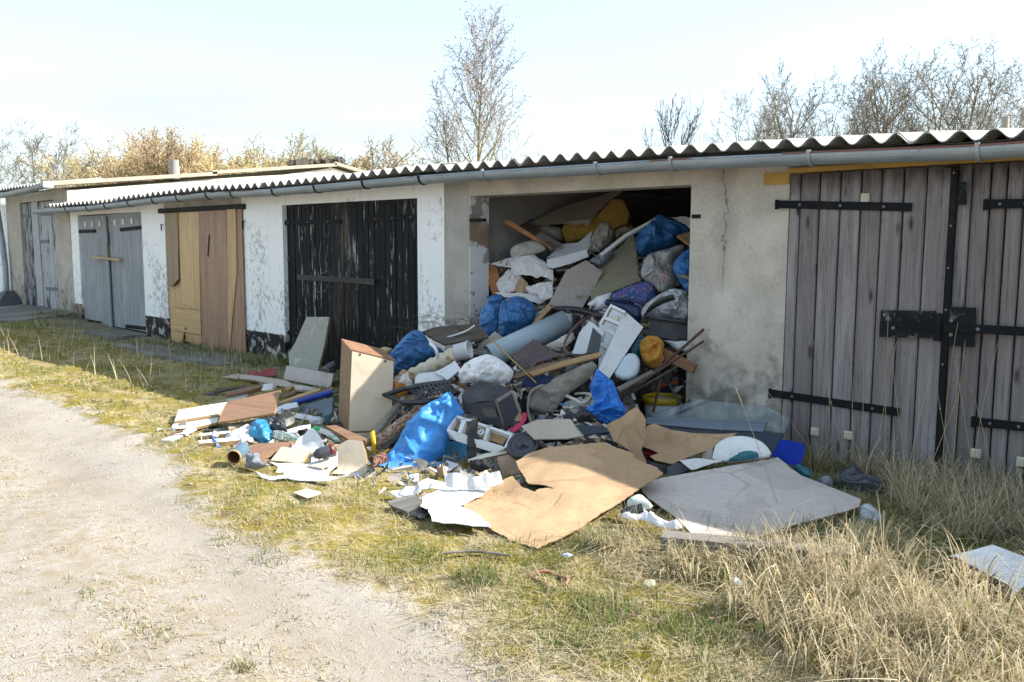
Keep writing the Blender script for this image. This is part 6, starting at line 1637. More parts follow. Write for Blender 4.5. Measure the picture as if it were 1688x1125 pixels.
piece('carpet_offcut', Z6((200, 950), (320, 905), (330, 950), (230, 990)), CARPET2, 'folded carpet offcut at the edge of the blue sack', 'carpet', GROUNDN, lift=0.04, bulge=0.03, t=0.01)
sk = piece('blue_sack', Z7((0, 525), (60, 450), (110, 378), (200, 222), (330, 110), (470, 24), (510, 75), (555, 150), (480, 292), (435, 400), (380, 450), (330, 478), (310, 560), (200, 615), (130, 560), (50, 545)), BLUE_BIG, 'large sky-blue plastic sack bulging at the front of the heap', 'sack', (0.42, -0.72, 0.55), y=-1.9, bulge=0.13, t=0, wr=0.045, ws=7, wk='bag', prof=0.6, knot=Z7((480, 60))[0])
piece('printed_carton', Z6((593, 1062), (660, 950), (742, 830), (868, 818), (878, 930), (850, 1022), (720, 1102)), M('pale_blue_print', (0.10, 0.36, 0.58), 0.4, dirt=0.15), 'flattened pale blue carton at the right of the blue sack', 'carton', (0.35, -0.65, 0.65), y=-1.75, t=0.02, wr=0.008)
pc = bpy.data.objects['printed_carton']
piece('printed_patch', Z6((700, 900), (745, 832), (866, 820), (872, 900), (800, 925)), M('deep_teal_print', (0.012, 0.075, 0.12), 0.35, dirt=0.1), n=(0.35, -0.65, 0.65), at=Z6((720, 960))[0], y=-1.757, t=0.003, parent=pc)
piece('printed_patch', Z6((600, 1052), (680, 930), (725, 882), (755, 880), (735, 940), (660, 1010)), WHITE, n=(0.35, -0.65, 0.65), at=Z6((720, 960))[0], y=-1.762, t=0.003, parent=pc, smooth=1)
piece('printed_patch', Z6((765, 1010), (800, 950), (868, 935), (850, 1012)), WHITE, n=(0.35, -0.65, 0.65), at=Z6((720, 960))[0], y=-1.762, t=0.003, parent=pc)
# black pet-carrier shell, open towards the right
pcn = empty('black_carrier', P(*Z6((1000, 700)), y=-1.35), 'black slatted plastic carrier lying open towards the right', 'carrier')
NT1 = (0.15, -0.45, 0.88); NS = (0.35, -0.92, 0.15); NE = (0.95, -0.2, 0.1)
piece('shell_top', Z6((838, 505), (900, 440), (962, 406), (1085, 428), (1188, 478), (1080, 545), (960, 555), (850, 570)), BLACK_PL, n=NT1, at=Z6((1000, 480))[0], y=-1.45, t=0.012, parent=pcn, bend=0.01)
piece('shell_side', Z6((838, 510), (860, 560), (960, 560), (1080, 548), (1140, 742), (1000, 692), (850, 605)), BLACK_PL, n=NS, y=-1.58, t=0.012, parent=pcn)
piece('shell_inside', Z6((1092, 545), (1185, 486), (1240, 618), (1150, 735)), DARK_PL, n=NE, y=-1.5, t=0.008, parent=pcn)
for q in ([(1074, 548), (1094, 543), (1152, 738), (1136, 744)], [(1080, 540), (1186, 474), (1194, 490), (1092, 556)], [(1184, 478), (1196, 484), (1250, 618), (1236, 624)]):
    piece('shell_rim', Z6(*q), M('grey_rim', (0.22, 0.2, 0.18), 0.6), n=NE, y=-1.54, t=0.012, parent=pcn)
for i in range(9):
    for j in range(4):
        u, v = i / 9, j / 4; a = (975 + u * 95 + v * 25, 585 + u * 38 + v * 62 - u * 30)
        if (i + j) % 1 == 0: piece('slot', Z6((a[0], a[1]), (a[0] + 6, a[1] + 2), (a[0] + 9, a[1] + 34), (a[0] + 3, a[1] + 32)), M('dusty_slot', (0.10, 0.095, 0.085), 0.9), n=NS, at=Z6((990, 640))[0], y=-1.583, t=0.003, parent=pcn)
for i in range(7):
    a = (985 + i * 14, 478 + i * 1.5); piece('slot', Z6((a[0], a[1]), (a[0] + 6, a[1]), (a[0] - 12, a[1] + 34), (a[0] - 18, a[1] + 34)), M('dusty_slot', (0.1, 0.095, 0.085), 0.9), n=NT1, at=Z6((1000, 480))[0], y=-1.453, t=0.003, parent=pcn)
piece('plastic_dish', Z6((1158, 748), (1240, 690), (1262, 625), (1284, 632), (1282, 672), (1245, 725), (1200, 768)), PINK, 'pink plastic dish under the black carrier', 'dish', (0.3, -0.7, 0.6), y=-1.5, t=0.012, bend=0.01)
# white organiser drawer with brown inside
og = empty('organiser_tray', P(*Z6((960, 800)), y=-1.75), 'white organiser drawer with brown compartments', 'drawer')
NO = (0.15, -0.55, 0.82)
k_ = dict(n=NO, at=Z6((960, 760))[0], parent=og)
piece('tray_bottom', Z6((800, 672), (1155, 790), (1120, 845), (775, 735)), WOOD_T, y=-1.70, t=0.01, **k_)
for q in ([(792, 640), (1190, 772), (1178, 786), (796, 656)], [(738, 738), (1130, 862), (1128, 880), (736, 755)], [(738, 738), (792, 640), (806, 648), (756, 744)], [(1128, 864), (1176, 776), (1190, 776), (1142, 870)], [(845, 660), (872, 668), (835, 770), (810, 762)], [(1015, 712), (1036, 718), (1002, 818), (984, 812)]):
    piece('tray_wall', Z6(*q), WHITE_PL, y=-1.74, t=0.075, **k_)
piece('tray_front', Z6((737, 748), (1130, 874), (1070, 905), (800, 822)), WHITE_PL, n=(0.2, -0.95, 0.1), y=-1.82, t=0.012, parent=og)
a_ = P(*Z6((972, 768)), y=-1.76); MB().lathe([(0.014, 0), (0.022, 0), (0.022, 0.012), (0.014, 0.012), (0.014, 0)], 18).build('ring', WHITE_PL, og, frame(a_, (1, 0, 0), NO))
piece('black_plastic_shard', Z6((870, 692), (945, 664), (950, 720), (942, 760), (958, 800), (948, 850), (970, 905), (930, 930), (900, 1000), (882, 930)), BLACK_PL, 'jagged black plastic shard standing before the organiser drawer', 'shard', (0.75, -0.6, 0.2), y=-1.82, t=0.008, rag=0.004, wr=0.006, ws=20)
piece('cream_board', Z6((880, 950), (1000, 908), (1140, 884), (1152, 905), (1010, 935), (890, 968)), CREAMP, 'narrow cream board below the organiser drawer', 'board', UPN, y=-1.85, t=0.018, edge=CHIP_E)
piece('wooden_block', Z6((1080, 932), (1210, 905), (1322, 884), (1225, 985), (1242, 1045), (1122, 1062), (1092, 985)), MW('pinkish_block', (0.30, 0.19, 0.125), (0.42, 0.29, 0.2)), 'pinkish squared timber block beside the big cardboard', 'block', (0.45, -0.75, 0.5), y=-1.8, t=0.1)
piece('dark_rag', Z6((890, 960), (1000, 950), (1040, 1010), (960, 1040), (900, 1010)), BLACKCLOTH, 'black rag under the narrow cream board', 'cloth', SLOPE, lift=0.05, bulge=0.04, t=0, wr=0.02)
# round grey lid
a_ = P(*Z7((930, 362)), y=-1.72); NL = (0.25, -0.55, 0.8); ld = MB().lathe([(0.001, 0.006), (0.05, 0.006), (0.052, 0.012), (0.078, 0.012), (0.08, 0.006), (0.088, 0.006), (0.092, 0.016), (0.1, 0.016), (0.103, 0), (0.103, -0.02)], 36).build('bin_cover', DARK_PL, None, frame(a_, (1, 0, 0), NL)); tag(ld, 'round dark grey plastic lid below the black shoe', 'lid')
MB().box(-0.006, 0.006, -0.03, 0.0, 0.006, 0.014).box(0.01, 0.045, -0.006, 0.0, 0.006, 0.013).build('lid_mark', BLACK_PL, ld, frame(a_, (1, 0, 0), NL))
sh = empty('black_shoe', P(*Z7((1070, 310)), y=-1.5), 'black laced leather shoe lying on the dull board', 'shoe')
LEA = M('black_leather', (0.015, 0.016, 0.019), 0.32, dirt=0.15)
piece('upper', Z7((938, 252), (985, 262), (1012, 240), (1035, 218), (1062, 245), (1110, 272), (1180, 282), (1205, 300), (1212, 318), (1100, 312), (1000, 300), (942, 285)), LEA, n=(0.4, -0.75, 0.5), y=-1.5, bulge=0.045, t=0.01, parent=sh, smooth=1, wr=0.006, ws=16)
piece('sole', Z7((940, 282), (1000, 298), (1100, 310), (1212, 314), (1215, 322), (1100, 322), (1000, 310), (942, 296)), BLACK_PL, n=(0.4, -0.75, 0.5), y=-1.53, t=0.07, parent=sh)
for i in range(4): rod('lace', Z7((1030 + i * 22, 246 + i * 10), (1042 + i * 22, 262 + i * 9), (1058 + i * 22, 262 + i * 8)), 0.004, BLACKCLOTH, ys=[-1.56] * 3, parent=sh, nseg=5)

# ------------------------------------------------------------------ the spill at the left
piece('leaning_board', Z5((808, 275), (850, 205), (920, 48), (1060, 48), (1030, 220), (990, 380), (900, 366), (814, 350)), MINT, 'curved grey-mint furniture panel leaning on the black doors', 'panel', (0.25, -0.93, 0.25), at=Z5((900, 360))[0], y=-0.42, t=0.03, edge=CHIP_E, smooth=0)
piece('beige_board', Z5((796, 348), (1086, 398), (1066, 490), (778, 432)), PALE, 'beige board standing on edge before the leaning panel', 'board', (0.2, -0.9, 0.4), y=-0.8, t=0.018, edge=CHIP_E)
piece('foil_bag', Z5((1010, 382), (1050, 335), (1100, 315), (1115, 345), (1100, 392), (1050, 392)), FOIL, 'crumpled silver and black foil left of the drawer box', 'foil', FACE, y=-0.7, bulge=0.06, t=0, wr=0.03, ws=16, wk='crumple')
rc = empty('red_crate', P(*Z5((600, 440)), y=-0.95), 'broken dark red plastic crate at the back of the spill', 'crate')
piece('crate_side', Z5((545, 392), (600, 378), (640, 392), (660, 372), (722, 368), (732, 410), (650, 418), (560, 408)), RED, n=(0.2, -0.8, 0.5), y=-0.95, t=0.012, parent=rc, wr=0.01)
piece('crate_floor', Z5((470, 462), (500, 440), (580, 440), (650, 455), (560, 475), (490, 476)), RED, n=(0, -0.4, 0.9), y=-1.1, t=0.02, parent=rc)
piece('long_board', Z5((385, 420), (495, 399), (640, 415), (790, 440), (842, 466), (800, 482), (690, 462), (600, 438)), HARD, 'long tapering tan board above the walnut panel', 'board', (0.05, -0.35, 0.95), at=Z5((600, 425))[0], y=-1.15, t=0.02, edge=CHIP_E)
piece('white_carton', Z5((636, 516), (655, 462), (712, 460), (706, 512)), WHITE, 'small white carton standing behind the walnut panel', 'carton', (0.2, -0.9, 0.3), y=-1.25, t=0.05)
piece('rough_stick', Z5((420, 520), (520, 485), (632, 466), (640, 480), (540, 510), (432, 532)), WOOD_B, 'rough brown split log left of the white carton', 'log', GROUNDN, lift=0.08, t=0.04)
piece('dark_lath', Z5((340, 502), (440, 480), (545, 464), (548, 474), (440, 492), (345, 515)), WOOD_D, 'dark lath lying farthest left behind the boards', 'lath', GROUNDN, lift=0.06, t=0.02)
piece('slate_piece', Z5((275, 525), (330, 508), (400, 500), (340, 524)), DARK_PL, 'flat dark slate scrap lying farthest left in the shade', 'slate', GROUNDN, lift=0.02, t=0.012)
piece('glass_scrap', Z5((420, 562), (480, 530), (560, 520), (545, 545), (460, 565)), M('pale_green_glass', (0.42, 0.5, 0.46), 0.2), 'pale green sheet edge behind the white panels', 'sheet', GROUNDN, lift=0.04, t=0.008)
piece('ribbed_board', Z5((130, 622), (280, 596), (428, 573), (382, 652), (240, 672), (102, 694)), VWHITE, 'white ribbed panel at the left end, upper half', 'panel', (-0.05, -0.15, 1.0), at=Z5((250, 640))[0], lift=0.05, t=0.02, edge=WOOD_T)
piece('ribbed_board', Z5((76, 740), (102, 700), (240, 678), (378, 656), (366, 700), (210, 736)), VWHITE, 'white ribbed panel at the left end, lower half', 'panel', (-0.05, -0.15, 1.0), at=Z5((220, 700))[0], lift=0.04, t=0.02, edge=WOOD_T)
piece('batten', Z5((102, 690), (240, 668), (375, 646), (378, 658), (240, 680), (105, 700)), WOOD_T, 'tan batten between the two white ribbed panels', 'batten', (-0.05, -0.15, 1.0), at=Z5((240, 674))[0], lift=0.055, t=0.012)
piece('walnut_board', Z5((370, 700), (400, 640), (430, 570), (600, 535), (757, 500), (740, 570), (722, 642), (540, 672)), WOOD_V, 'walnut-brown veneered panel propped over the white ones', 'panel', (0.05, -0.35, 0.95), at=Z5((380, 690))[0], lift=0.09, t=0.016, edge=CHIP_E, x=(0.9, 0.2, 0))
piece('white_strip', Z5((20, 808), (110, 770), (200, 732), (240, 736), (160, 775), (95, 812)), WHITE, 'white strip lying foremost at the left end', 'strip', GROUNDN, lift=0.025, t=0.015)
piece('white_lath', Z5((255, 770), (350, 760), (450, 751), (455, 765), (350, 774), (258, 784)), WHITE, 'upper of two white laths left of the blue film', 'lath', GROUNDN, lift=0.03, t=0.02, edge=WOOD_T)
piece('white_lath', Z5((250, 812), (420, 796), (600, 784), (580, 800), (420, 818), (256, 830)), WHITE, 'lower of two white laths left of the blue film', 'lath', GROUNDN, lift=0.05, t=0.035, edge=WOOD_T)
piece('crumpled_paper', Z5((400, 842), (420, 790), (500, 745), (560, 714), (600, 740), (590, 832), (500, 852)), WHITE_BAG, 'crumpled white paper and film left of the blue film', 'paper', (0.1, -0.4, 0.9), lift=0.05, bulge=0.04, t=0, wr=0.025, ws=14, wk='crumple')
piece('blue_film', Z5((568, 802), (582, 740), (620, 688), (690, 690), (712, 790), (690, 822), (640, 832)), MF('cyan_film', (0.025, 0.22, 0.42), 0.3, 0.6, 12, trans=0.1), 'crumpled blue film beside the tin can', 'film', (0.2, -0.6, 0.75), lift=0.07, bulge=0.06, t=0, wr=0.04, ws=13, wk='crumple')
piece('black_film', Z5((612, 742), (650, 690), (720, 668), (785, 690), (802, 752), (740, 762), (690, 740), (640, 772)), BLACK_BAG, 'shiny black film tangle above the blue film', 'film', (0.2, -0.6, 0.75), lift=0.1, bulge=0.05, t=0, wr=0.04, ws=15, wk='crumple')
piece('grey_film', Z5((690, 800), (720, 760), (780, 750), (790, 790), (740, 810)), GREY_BAG, 'grey translucent film right of the blue film', 'film', (0.2, -0.6, 0.75), lift=0.06, bulge=0.03, t=0, wr=0.02, wk='crumple')
piece('grey_card', Z5((775, 700), (800, 675), (848, 662), (840, 700), (790, 732)), GREYCLOTH, 'grey curled card above the clear bottle', 'card', UPN, lift=0.1, t=0.004, bend=0.015)
a_, b_ = P(*Z5((470, 915)), lift=0.065), P(*Z5((455, 885)), lift=0.065); b_ = a_ + np.array([-0.10, 0.12, 0.012]); mwx, Ln = can_between(a_, b_, 0.05)
tc = MB().lathe([(0.043, 0.0), (0.047, 0.0), (0.047, 0.01), (0.045, 0.012), (0.045, Ln - 0.01), (0.047, Ln), (0.001, Ln)], 28).lathe([(0.043, 0.0), (0.042, Ln - 0.01), (0.001, Ln - 0.012)], 28, 1).build('tin_can', [M('blue_grey_tin', (0.12, 0.20, 0.27), 0.4, dirt=0.4, metal=0.2), M('rusty_tin_inside', (0.17, 0.065, 0.025), 0.7)], None, mwx); tag(tc, 'open blue-grey tin can lying at the spill edge', 'tin can')
MB().lathe([(0.04, -0.002), (0.048, -0.002), (0.049, 0.004), (0.042, 0.004)], 28).build('rim', M('tan_rim', (0.5, 0.3, 0.14), 0.5), tc, mwx)
piece('brown_board', Z5((500, 862), (600, 836), (720, 822), (832, 820), (822, 850), (740, 880), (640, 922), (530, 892)), WOOD_V, 'scratched brown board right of the tin can', 'board', (0.05, -0.25, 1.0), lift=0.05, t=0.016, edge=CHIP_E)
piece('pale_board', Z5((697, 935), (765, 850), (945, 870), (892, 950)), PALE2, 'square cream board in front of the spill', 'board', (0.05, -0.35, 0.95), lift=0.06, t=0.016, edge=CHIP_E)
piece('white_shell', Z5((810, 862), (880, 790), (950, 733), (1010, 790), (1030, 850), (1000, 902), (940, 892), (880, 872)), WHITE_PL, 'white curved plastic shell behind the black bottle', 'plastic', (0.25, -0.6, 0.75), lift=0.09, t=0.006, bend=0.05, smooth=1)
gs = piece('green_strip', Z5((945, 748), (965, 715), (1060, 750), (1110, 790), (1142, 830), (1125, 848), (1080, 800), (1020, 768)), WHITE, 'curved white banner strip with green print', 'banner', (0.3, -0.7, 0.6), y=-2.0, t=0.004, bend=0.02)
piece('green_print', Z5((948, 748), (966, 718), (1050, 750), (1060, 775), (1020, 764)), GREEN, n=(0.3, -0.7, 0.6), at=Z5((1040, 780))[0], y=-2.006, t=0.004, parent=gs)
piece('green_print', Z5((1075, 790), (1090, 778), (1135, 830), (1124, 843)), GREEN, n=(0.3, -0.7, 0.6), at=Z5((1040, 780))[0], y=-2.006, t=0.004, parent=gs)
for i in range(4): piece('green_letter', Z5((1028 + i * 18, 762 + i * 11), (1037 + i * 18, 765 + i * 11), (1033 + i * 18, 777 + i * 12), (1024 + i * 18, 773 + i * 12)), GREEN if i > 1 else WHITE, n=(0.3, -0.7, 0.6), at=Z5((1040, 780))[0], y=-2.014, t=0.003, parent=gs)
a_, b_ = P(*Z5((965, 905)), lift=0.10), P(*Z5((1095, 862)), lift=0.13); mwx, Ln = can_between(a_, b_, 0.04)
bt = MB().lathe([(0.016, 0), (0.022, 0.0), (0.024, 0.012), (0.034, 0.02), (0.036, 0.05), (0.036, Ln - 0.02), (0.03, Ln), (0.001, Ln)], 24).build('black_bottle', DARK_PL, None, mwx); tag(bt, 'black plastic bottle lying on the white sheets', 'bottle')
MB().lathe([(0.0365, Ln * 0.8), (0.0372, Ln * 0.8), (0.0372, Ln * 0.93), (0.0365, Ln * 0.93)], 24).build('red_band', RED, bt, mwx)
for i, (pl, lb_, mt) in enumerate((([(725, 1015), (760, 956), (860, 950), (950, 965), (1060, 1000), (1050, 1052), (930, 1045), (820, 1030)], 'lowest white sheet of the front stack', WHITE), ([(900, 960), (960, 940), (1110, 900), (1112, 955), (1040, 1010), (960, 1000)], 'buckled white sheet in the middle of the front stack', PAPER), ([(920, 970), (1000, 955), (1100, 920), (1108, 942), (1020, 990)], 'topmost cream sheet of the front stack', PALE2), ([(690, 945), (760, 955), (900, 952), (880, 975), (760, 980)], 'thin white strip in front of the cream board', WHITE))):
    piece('white_sheet', Z5(*pl), mt, lb_, 'sheet', (0.05, -0.3, 1.0), lift=0.03 + 0.02 * i, t=0.005, wr=0.01, ws=8, wk='smooth')
piece('white_edging', Z5((605, 1004), (640, 1018), (700, 1036), (850, 1018), (1000, 1044), (1122, 1040), (1060, 1066), (900, 1056), (800, 1040), (700, 1052), (640, 1038)), WHITE_PL, 'long white curling plastic edging in front', 'edging', GROUNDN, lift=0.04, t=0.004, wr=0.012, ws=5)
piece('beige_board', Z5((1112, 842), (1180, 806), (1262, 814), (1290, 910), (1296, 1046), (1115, 1052)), PALE2, 'beige panel standing in front of the drawer box', 'panel', (0.3, -0.75, 0.55), at=Z5((1200, 1045))[0], y=-2.45, t=0.012, edge=CHIP_E)
piece('plastic_bag', Z5((540, 980), (552, 920), (580, 892), (622, 888), (645, 948), (692, 962), (640, 985), (590, 992)), GREY_BAG, 'crushed grey and white bag right of the tin can', 'bag', (0.2, -0.6, 0.75), lift=0.05, bulge=0.05, t=0, wr=0.03, ws=16, wk='crumple')
rod('blue_tube', Z5((840, 580), (1082, 512)), 0.026, BLUE_PL, 'royal blue plastic tube lying behind the walnut panel', 'tube', ys=[-1.65, -1.35], nseg=14)
piece('white_channel', Z5((720, 612), (790, 585), (860, 574), (864, 604), (790, 622), (722, 640)), WHITE_PL, 'white plastic channel at the blue tube end', 'channel', (0.1, -0.6, 0.8), y=-1.75, t=0.03)
piece('pine_lath', Z5((745, 575), (860, 530), (1000, 488), (1002, 500), (870, 545), (750, 585)), WOOD_Y, 'yellow pine lath beside the blue tube', 'lath', UPN, y=-1.45, t=0.02)
piece('brown_lath', Z5((740, 585), (900, 535), (1080, 480), (1086, 496), (910, 552), (750, 596)), WOOD_B, 'brown lath below the yellow pine lath', 'lath', UPN, y=-1.47, t=0.02)
piece('timber_offcut', Z5((745, 530), (800, 510), (855, 500), (850, 520), (790, 545), (750, 545)), WOOD_B, 'stubby brown offcut behind the walnut panel', 'timber', UPN, y=-1.4, t=0.04)
piece('timber_offcut', Z5((780, 490), (830, 470), (842, 478), (800, 505)), WOOD_T, 'short tan offcut at the end of the long board', 'timber', UPN, y=-1.3, t=0.03)
piece('chest_board', Z5((838, 465), (920, 475), (985, 490), (960, 500), (850, 495)), PALE, 'pale board edge below the standing beige board', 'board', GROUNDN, y=-1.1, t=0.02)
piece('grey_board', Z5((865, 604), (980, 570), (1082, 545), (1076, 652), (930, 655), (890, 640)), SHELFW, 'blue-grey wood panel below the blue tube', 'panel', (0.2, -0.85, 0.4), y=-1.6, t=0.016)
piece('white_board', Z5((722, 640), (800, 632), (940, 655), (1080, 690), (1070, 705), (940, 690), (800, 660)), WHITE, 'long white board with brown edge in the spill', 'board', (0.05, -0.4, 0.9), y=-1.8, t=0.03, edge=WOOD_B)
piece('white_board', Z5((430, 708), (560, 690), (720, 655), (730, 668), (560, 712), (440, 738)), PALE2, 'narrow cream board just below the walnut panel', 'board', GROUNDN, lift=0.05, t=0.025, edge=CHIP_E)
piece('white_board', Z5((800, 745), (880, 722), (945, 712), (940, 735), (860, 760), (805, 762)), WHITE, 'short white board beside the clear bottle', 'board', GROUNDN, lift=0.08, t=0.02)
a_ = P(*Z5((1048, 702)), y=-1.85); mwx = Matrix.Translation(a_.tolist())
tag(MB().lathe([(0.001, 0), (0.031, 0), (0.031, 0.07), (0.033, 0.072), (0.033, 0.078), (0.028, 0.078), (0.028, 0.03), (0.001, 0.03)], 20).build('blue_jar', mat_patchy('blue_printed_tin', (0.10, 0.20, 0.30), (0.4, 0.4, 0.32), 0.52, 30, 0.4), None, mwx), 'small blue printed tin beside the drawer box', 'tin')
piece('white_pot', Z5((935, 720), (940, 690), (970, 664), (1010, 662), (1022, 690), (1018, 720)), WHITE_BAG, 'crushed white tub left of the blue printed tin', 'tub', FACE, y=-1.9, bulge=0.05, t=0, wr=0.01, smooth=1)
a_, b_ = P(*Z5((735, 778)), lift=0.08), P(*Z5((872, 798)), lift=0.09); mwx, Ln = can_between(a_, b_, 0.03)
k = NT('bottle_glass'); k.b.inputs['Transmission Weight'].default_value = 0.85; GLASSB = k.done((0.75, 0.85, 0.78), 0.08, ior=1.2)
tag(MB().lathe([(0.001, 0), (0.026, 0), (0.028, 0.01), (0.028, Ln * 0.65), (0.012, Ln * 0.82), (0.012, Ln), (0.001, Ln)], 20).build('clear_bottle', GLASSB, None, mwx), 'clear greenish bottle lying right of the blue film', 'bottle')
piece('fallen_card', ZP((483, 812), (505, 805.5), (530, 811), (528, 814), (506, 821)), PALE2, 'lone cream card lying on the grass', 'card', GROUNDN, lift=0.03, t=0.004)
piece('dark_rag', Z5((860, 765), (930, 740), (945, 765), (890, 785)), BLACKCLOTH, 'dark rag behind the white shell', 'cloth', UPN, lift=0.07, bulge=0.03, t=0, wr=0.02)

# ------------------------------------------------------------------ front right: sheets of card and board
low = lambda a, b: heap_z(a, b) * 0.55 + 0.02
piece('crumpled_sheet', Z7((300, 690), (440, 622), (610, 640), (720, 625), (640, 690), (530, 752), (640, 805), (732, 876), (640, 872), (560, 862), (450, 848), (352, 828), (330, 765), (280, 745)), BURNTPAPER, 'large scorched white sheet lying flat in front', 'sheet', drape=True, lift=0.03, t=0.004, wr=0.012, ws=9, wk='crumple', rag=0.004, surf=low)
piece('crumpled_sheet', Z7((430, 542), (520, 540), (612, 560), (622, 600), (612, 642), (520, 640), (442, 622)), PAPER, 'upright white paper sheet behind the scorched one, left', 'sheet', (0.25, -0.7, 0.65), lift=0.08, t=0.003, wr=0.02, ws=8, wk='crumple')
piece('crumpled_sheet', Z7((620, 560), (700, 540), (782, 524), (802, 600), (720, 630), (622, 645)), PAPER, 'upright white paper sheet behind the scorched one, right', 'sheet', (0.3, -0.7, 0.6), lift=0.08, t=0.003, wr=0.012, ws=8, wk='crumple')
piece('crumpled_sheet', Z7((85, 665), (130, 640), (172, 624), (276, 608), (282, 660), (205, 690), (130, 690)), WHITE_BAG, 'small white crumpled sheet at the front left corner', 'sheet', (0.15, -0.5, 0.85), lift=0.07, t=0.003, wr=0.03, ws=12, wk='crumple')
piece('grey_timber', Z7((72, 716), (160, 690), (252, 676), (292, 722), (200, 782), (92, 742)), WOOD_G, 'broken grey board end at the front left corner', 'timber', (0.1, -0.4, 0.9), lift=0.05, t=0.025)
piece('marbled_card', Z7((264, 602), (320, 574), (440, 598), (422, 640), (350, 630), (282, 642)), BURNTPAPER, 'blotched black and white card below the blue sack', 'card', SLOPE, lift=0.06, t=0.004, wr=0.012)
piece('black_scrap', Z7((215, 780), (320, 760), (335, 800), (290, 830), (225, 810)), BLACK_BAG, 'black scrap under the edge of the scorched sheet', 'scrap', GROUNDN, lift=0.02, t=0.006, wr=0.012)
cardsurf = lambda a, b: np.interp(b, [-2.7, -2.3, -1.85, -1.3, -0.8], [0.03, 0.06, 0.17, 0.34, 0.42]) * np.interp(a, [-4.2, -3.2, -2.6, -2.2], [1.0, 1.0, 0.7, 0.35]) + 0.01 + 0.03 * np.sin(a * 5.0) * np.sin(b * 4.0 + 1)
piece('cardboard_sheet', ZP((850.5, 767), (870, 750), (907, 728.5), (950, 721), (990, 714.5), (1003, 722), (1040, 744), (1048, 757), (1063, 768), (1080, 777), (1094, 789), (1050, 815), (995, 846), (959, 867), (920, 884), (884, 897), (845, 885), (808, 864), (784, 849), (758, 836), (800, 815), (845, 794), (862, 810), (883, 814.5), (888, 809), (905, 805), (919, 807), (900, 802), (872, 803), (860, 787)), CARD, 'largest brown cardboard sheet torn along its left side', 'cardboard', drape=True, lift=0.0, t=0.005, surf=cardsurf, rag=0.005, res=0.022, edge=CARD_E, wr=0.014, ws=4.5, wk='crumple')
piece('torn_cardboard', ZP((999.5, 701), (1020, 690), (1048, 671), (1058, 681), (1065, 692), (1064, 710), (1062, 730), (1057, 741), (1066, 764), (1060, 769), (1048, 760), (1041, 745), (1030, 738), (1012, 728), (1006, 716)), CARD, 'upright torn cardboard flap below the bright blue sheet', 'cardboard', (0.5, -0.8, 0.4), y=-1.2, t=0.005, rag=0.004, bend=0.02, edge=CARD_E)
cb2 = piece('cardboard_sheet', Z8((140, 470), (150, 410), (165, 368), (205, 352), (310, 382), (420, 405), (560, 402), (686, 400), (620, 440), (540, 482), (400, 546), (330, 572), (310, 585), (210, 562), (180, 530), (232, 512), (190, 490)), CARD, 'smaller cardboard sheet right of the torn flap', 'cardboard', (0.1, -0.35, 0.95), at=Z8((380, 460))[0], y=-0.95, t=0.005, bend=0.025, rag=0.003, edge=CARD_E)
piece('torn_tab', Z8((262, 400), (278, 395), (298, 400), (300, 430), (282, 436), (262, 435)), CARD_E, n=(0.4, -0.7, 0.5), y=-1.0, t=0.004, parent=cb2)
piece('large_white_board', Z8((105, 722), (270, 665), (560, 580), (926, 520), (1000, 590), (1062, 640), (1230, 730), (1402, 812), (1392, 852), (1180, 900), (1000, 936), (780, 1000), (570, 1061), (490, 1022), (400, 950), (310, 880), (200, 815), (170, 800)), PALE, 'large pale board lying flat at the front right', 'board', drape=True, lift=0.0, t=0.008, res=0.045, rag=0.003, surf=lambda a, b: 0.06 + 0.11 * sstep(-1.9, -0.9, b) * sstep(-1.7, -2.6, a), edge=HARD_E)
# glass panes and dark boards in front of the grey pillar
k = NT('clear_pane'); tr = k.n('ShaderNodeBsdfTransparent'); tr.inputs['Color'].default_value = (0.93, 0.965, 0.975, 1); gl = k.n('ShaderNodeBsdfGlossy'); gl.inputs['Roughness'].default_value = 0.03; gl.inputs['Color'].default_value = (0.9, 0.95, 1, 1)
fr_ = k.n('ShaderNodeFresnel'); fr_.inputs['IOR'].default_value = 1.45; mx1 = k.n('ShaderNodeMixShader'); k.l(fr_.outputs[0], mx1.inputs[0]); k.l(tr.outputs[0], mx1.inputs[1]); k.l(gl.outputs[0], mx1.inputs[2])
dus = k.n('ShaderNodeBsdfDiffuse'); dus.inputs['Color'].default_value = (0.4, 0.45, 0.48, 1); mxs = k.n('ShaderNodeMixShader')
k.l(k.ramp(k.noise(2.5, 3, 0.5), (0.4, 0.015), (0.75, 0.10)), mxs.inputs[0]); k.l(mx1.outputs[0], mxs.inputs[1]); k.l(dus.outputs[0], mxs.inputs[2]); k.l(mxs.outputs[0], k.out.inputs['Surface']); PANE = k.m
piece('glass_sheet', Z8((155, 302), (300, 255), (460, 206), (870, 252), (992, 322), (956, 402), (700, 360), (480, 335)), PANE, 'dusty glass pane leaning against the grey pillar', 'glass', (0.12, -0.80, 0.58), at=Z8((560, 300))[0], y=-0.22, t=0.006)
piece('shelf_board', Z8((162, 310), (500, 320), (858, 332), (836, 394), (500, 378), (160, 346)), SHELFW, 'blue-grey woodgrain shelf under the glass pane', 'shelf', (0.1, -0.75, 0.6), y=-0.42, t=0.02)
piece('gloss_board', Z8((158, 350), (400, 380), (690, 396), (956, 402), (930, 450), (885, 532), (760, 480), (600, 440), (400, 410), (180, 372)), NAVYBOARD, 'glossy blue-black board in front of the shelf', 'board', (0.15, -0.7, 0.65), at=Z8((700, 430))[0], y=-0.6, t=0.016)
MB().tube([P(*Z8((595, 385)), y=-0.62), P(*Z8((595, 385)), y=-0.61)], 0.006, 8).build('screw', BOLT, bpy.data.objects['gloss_board'])
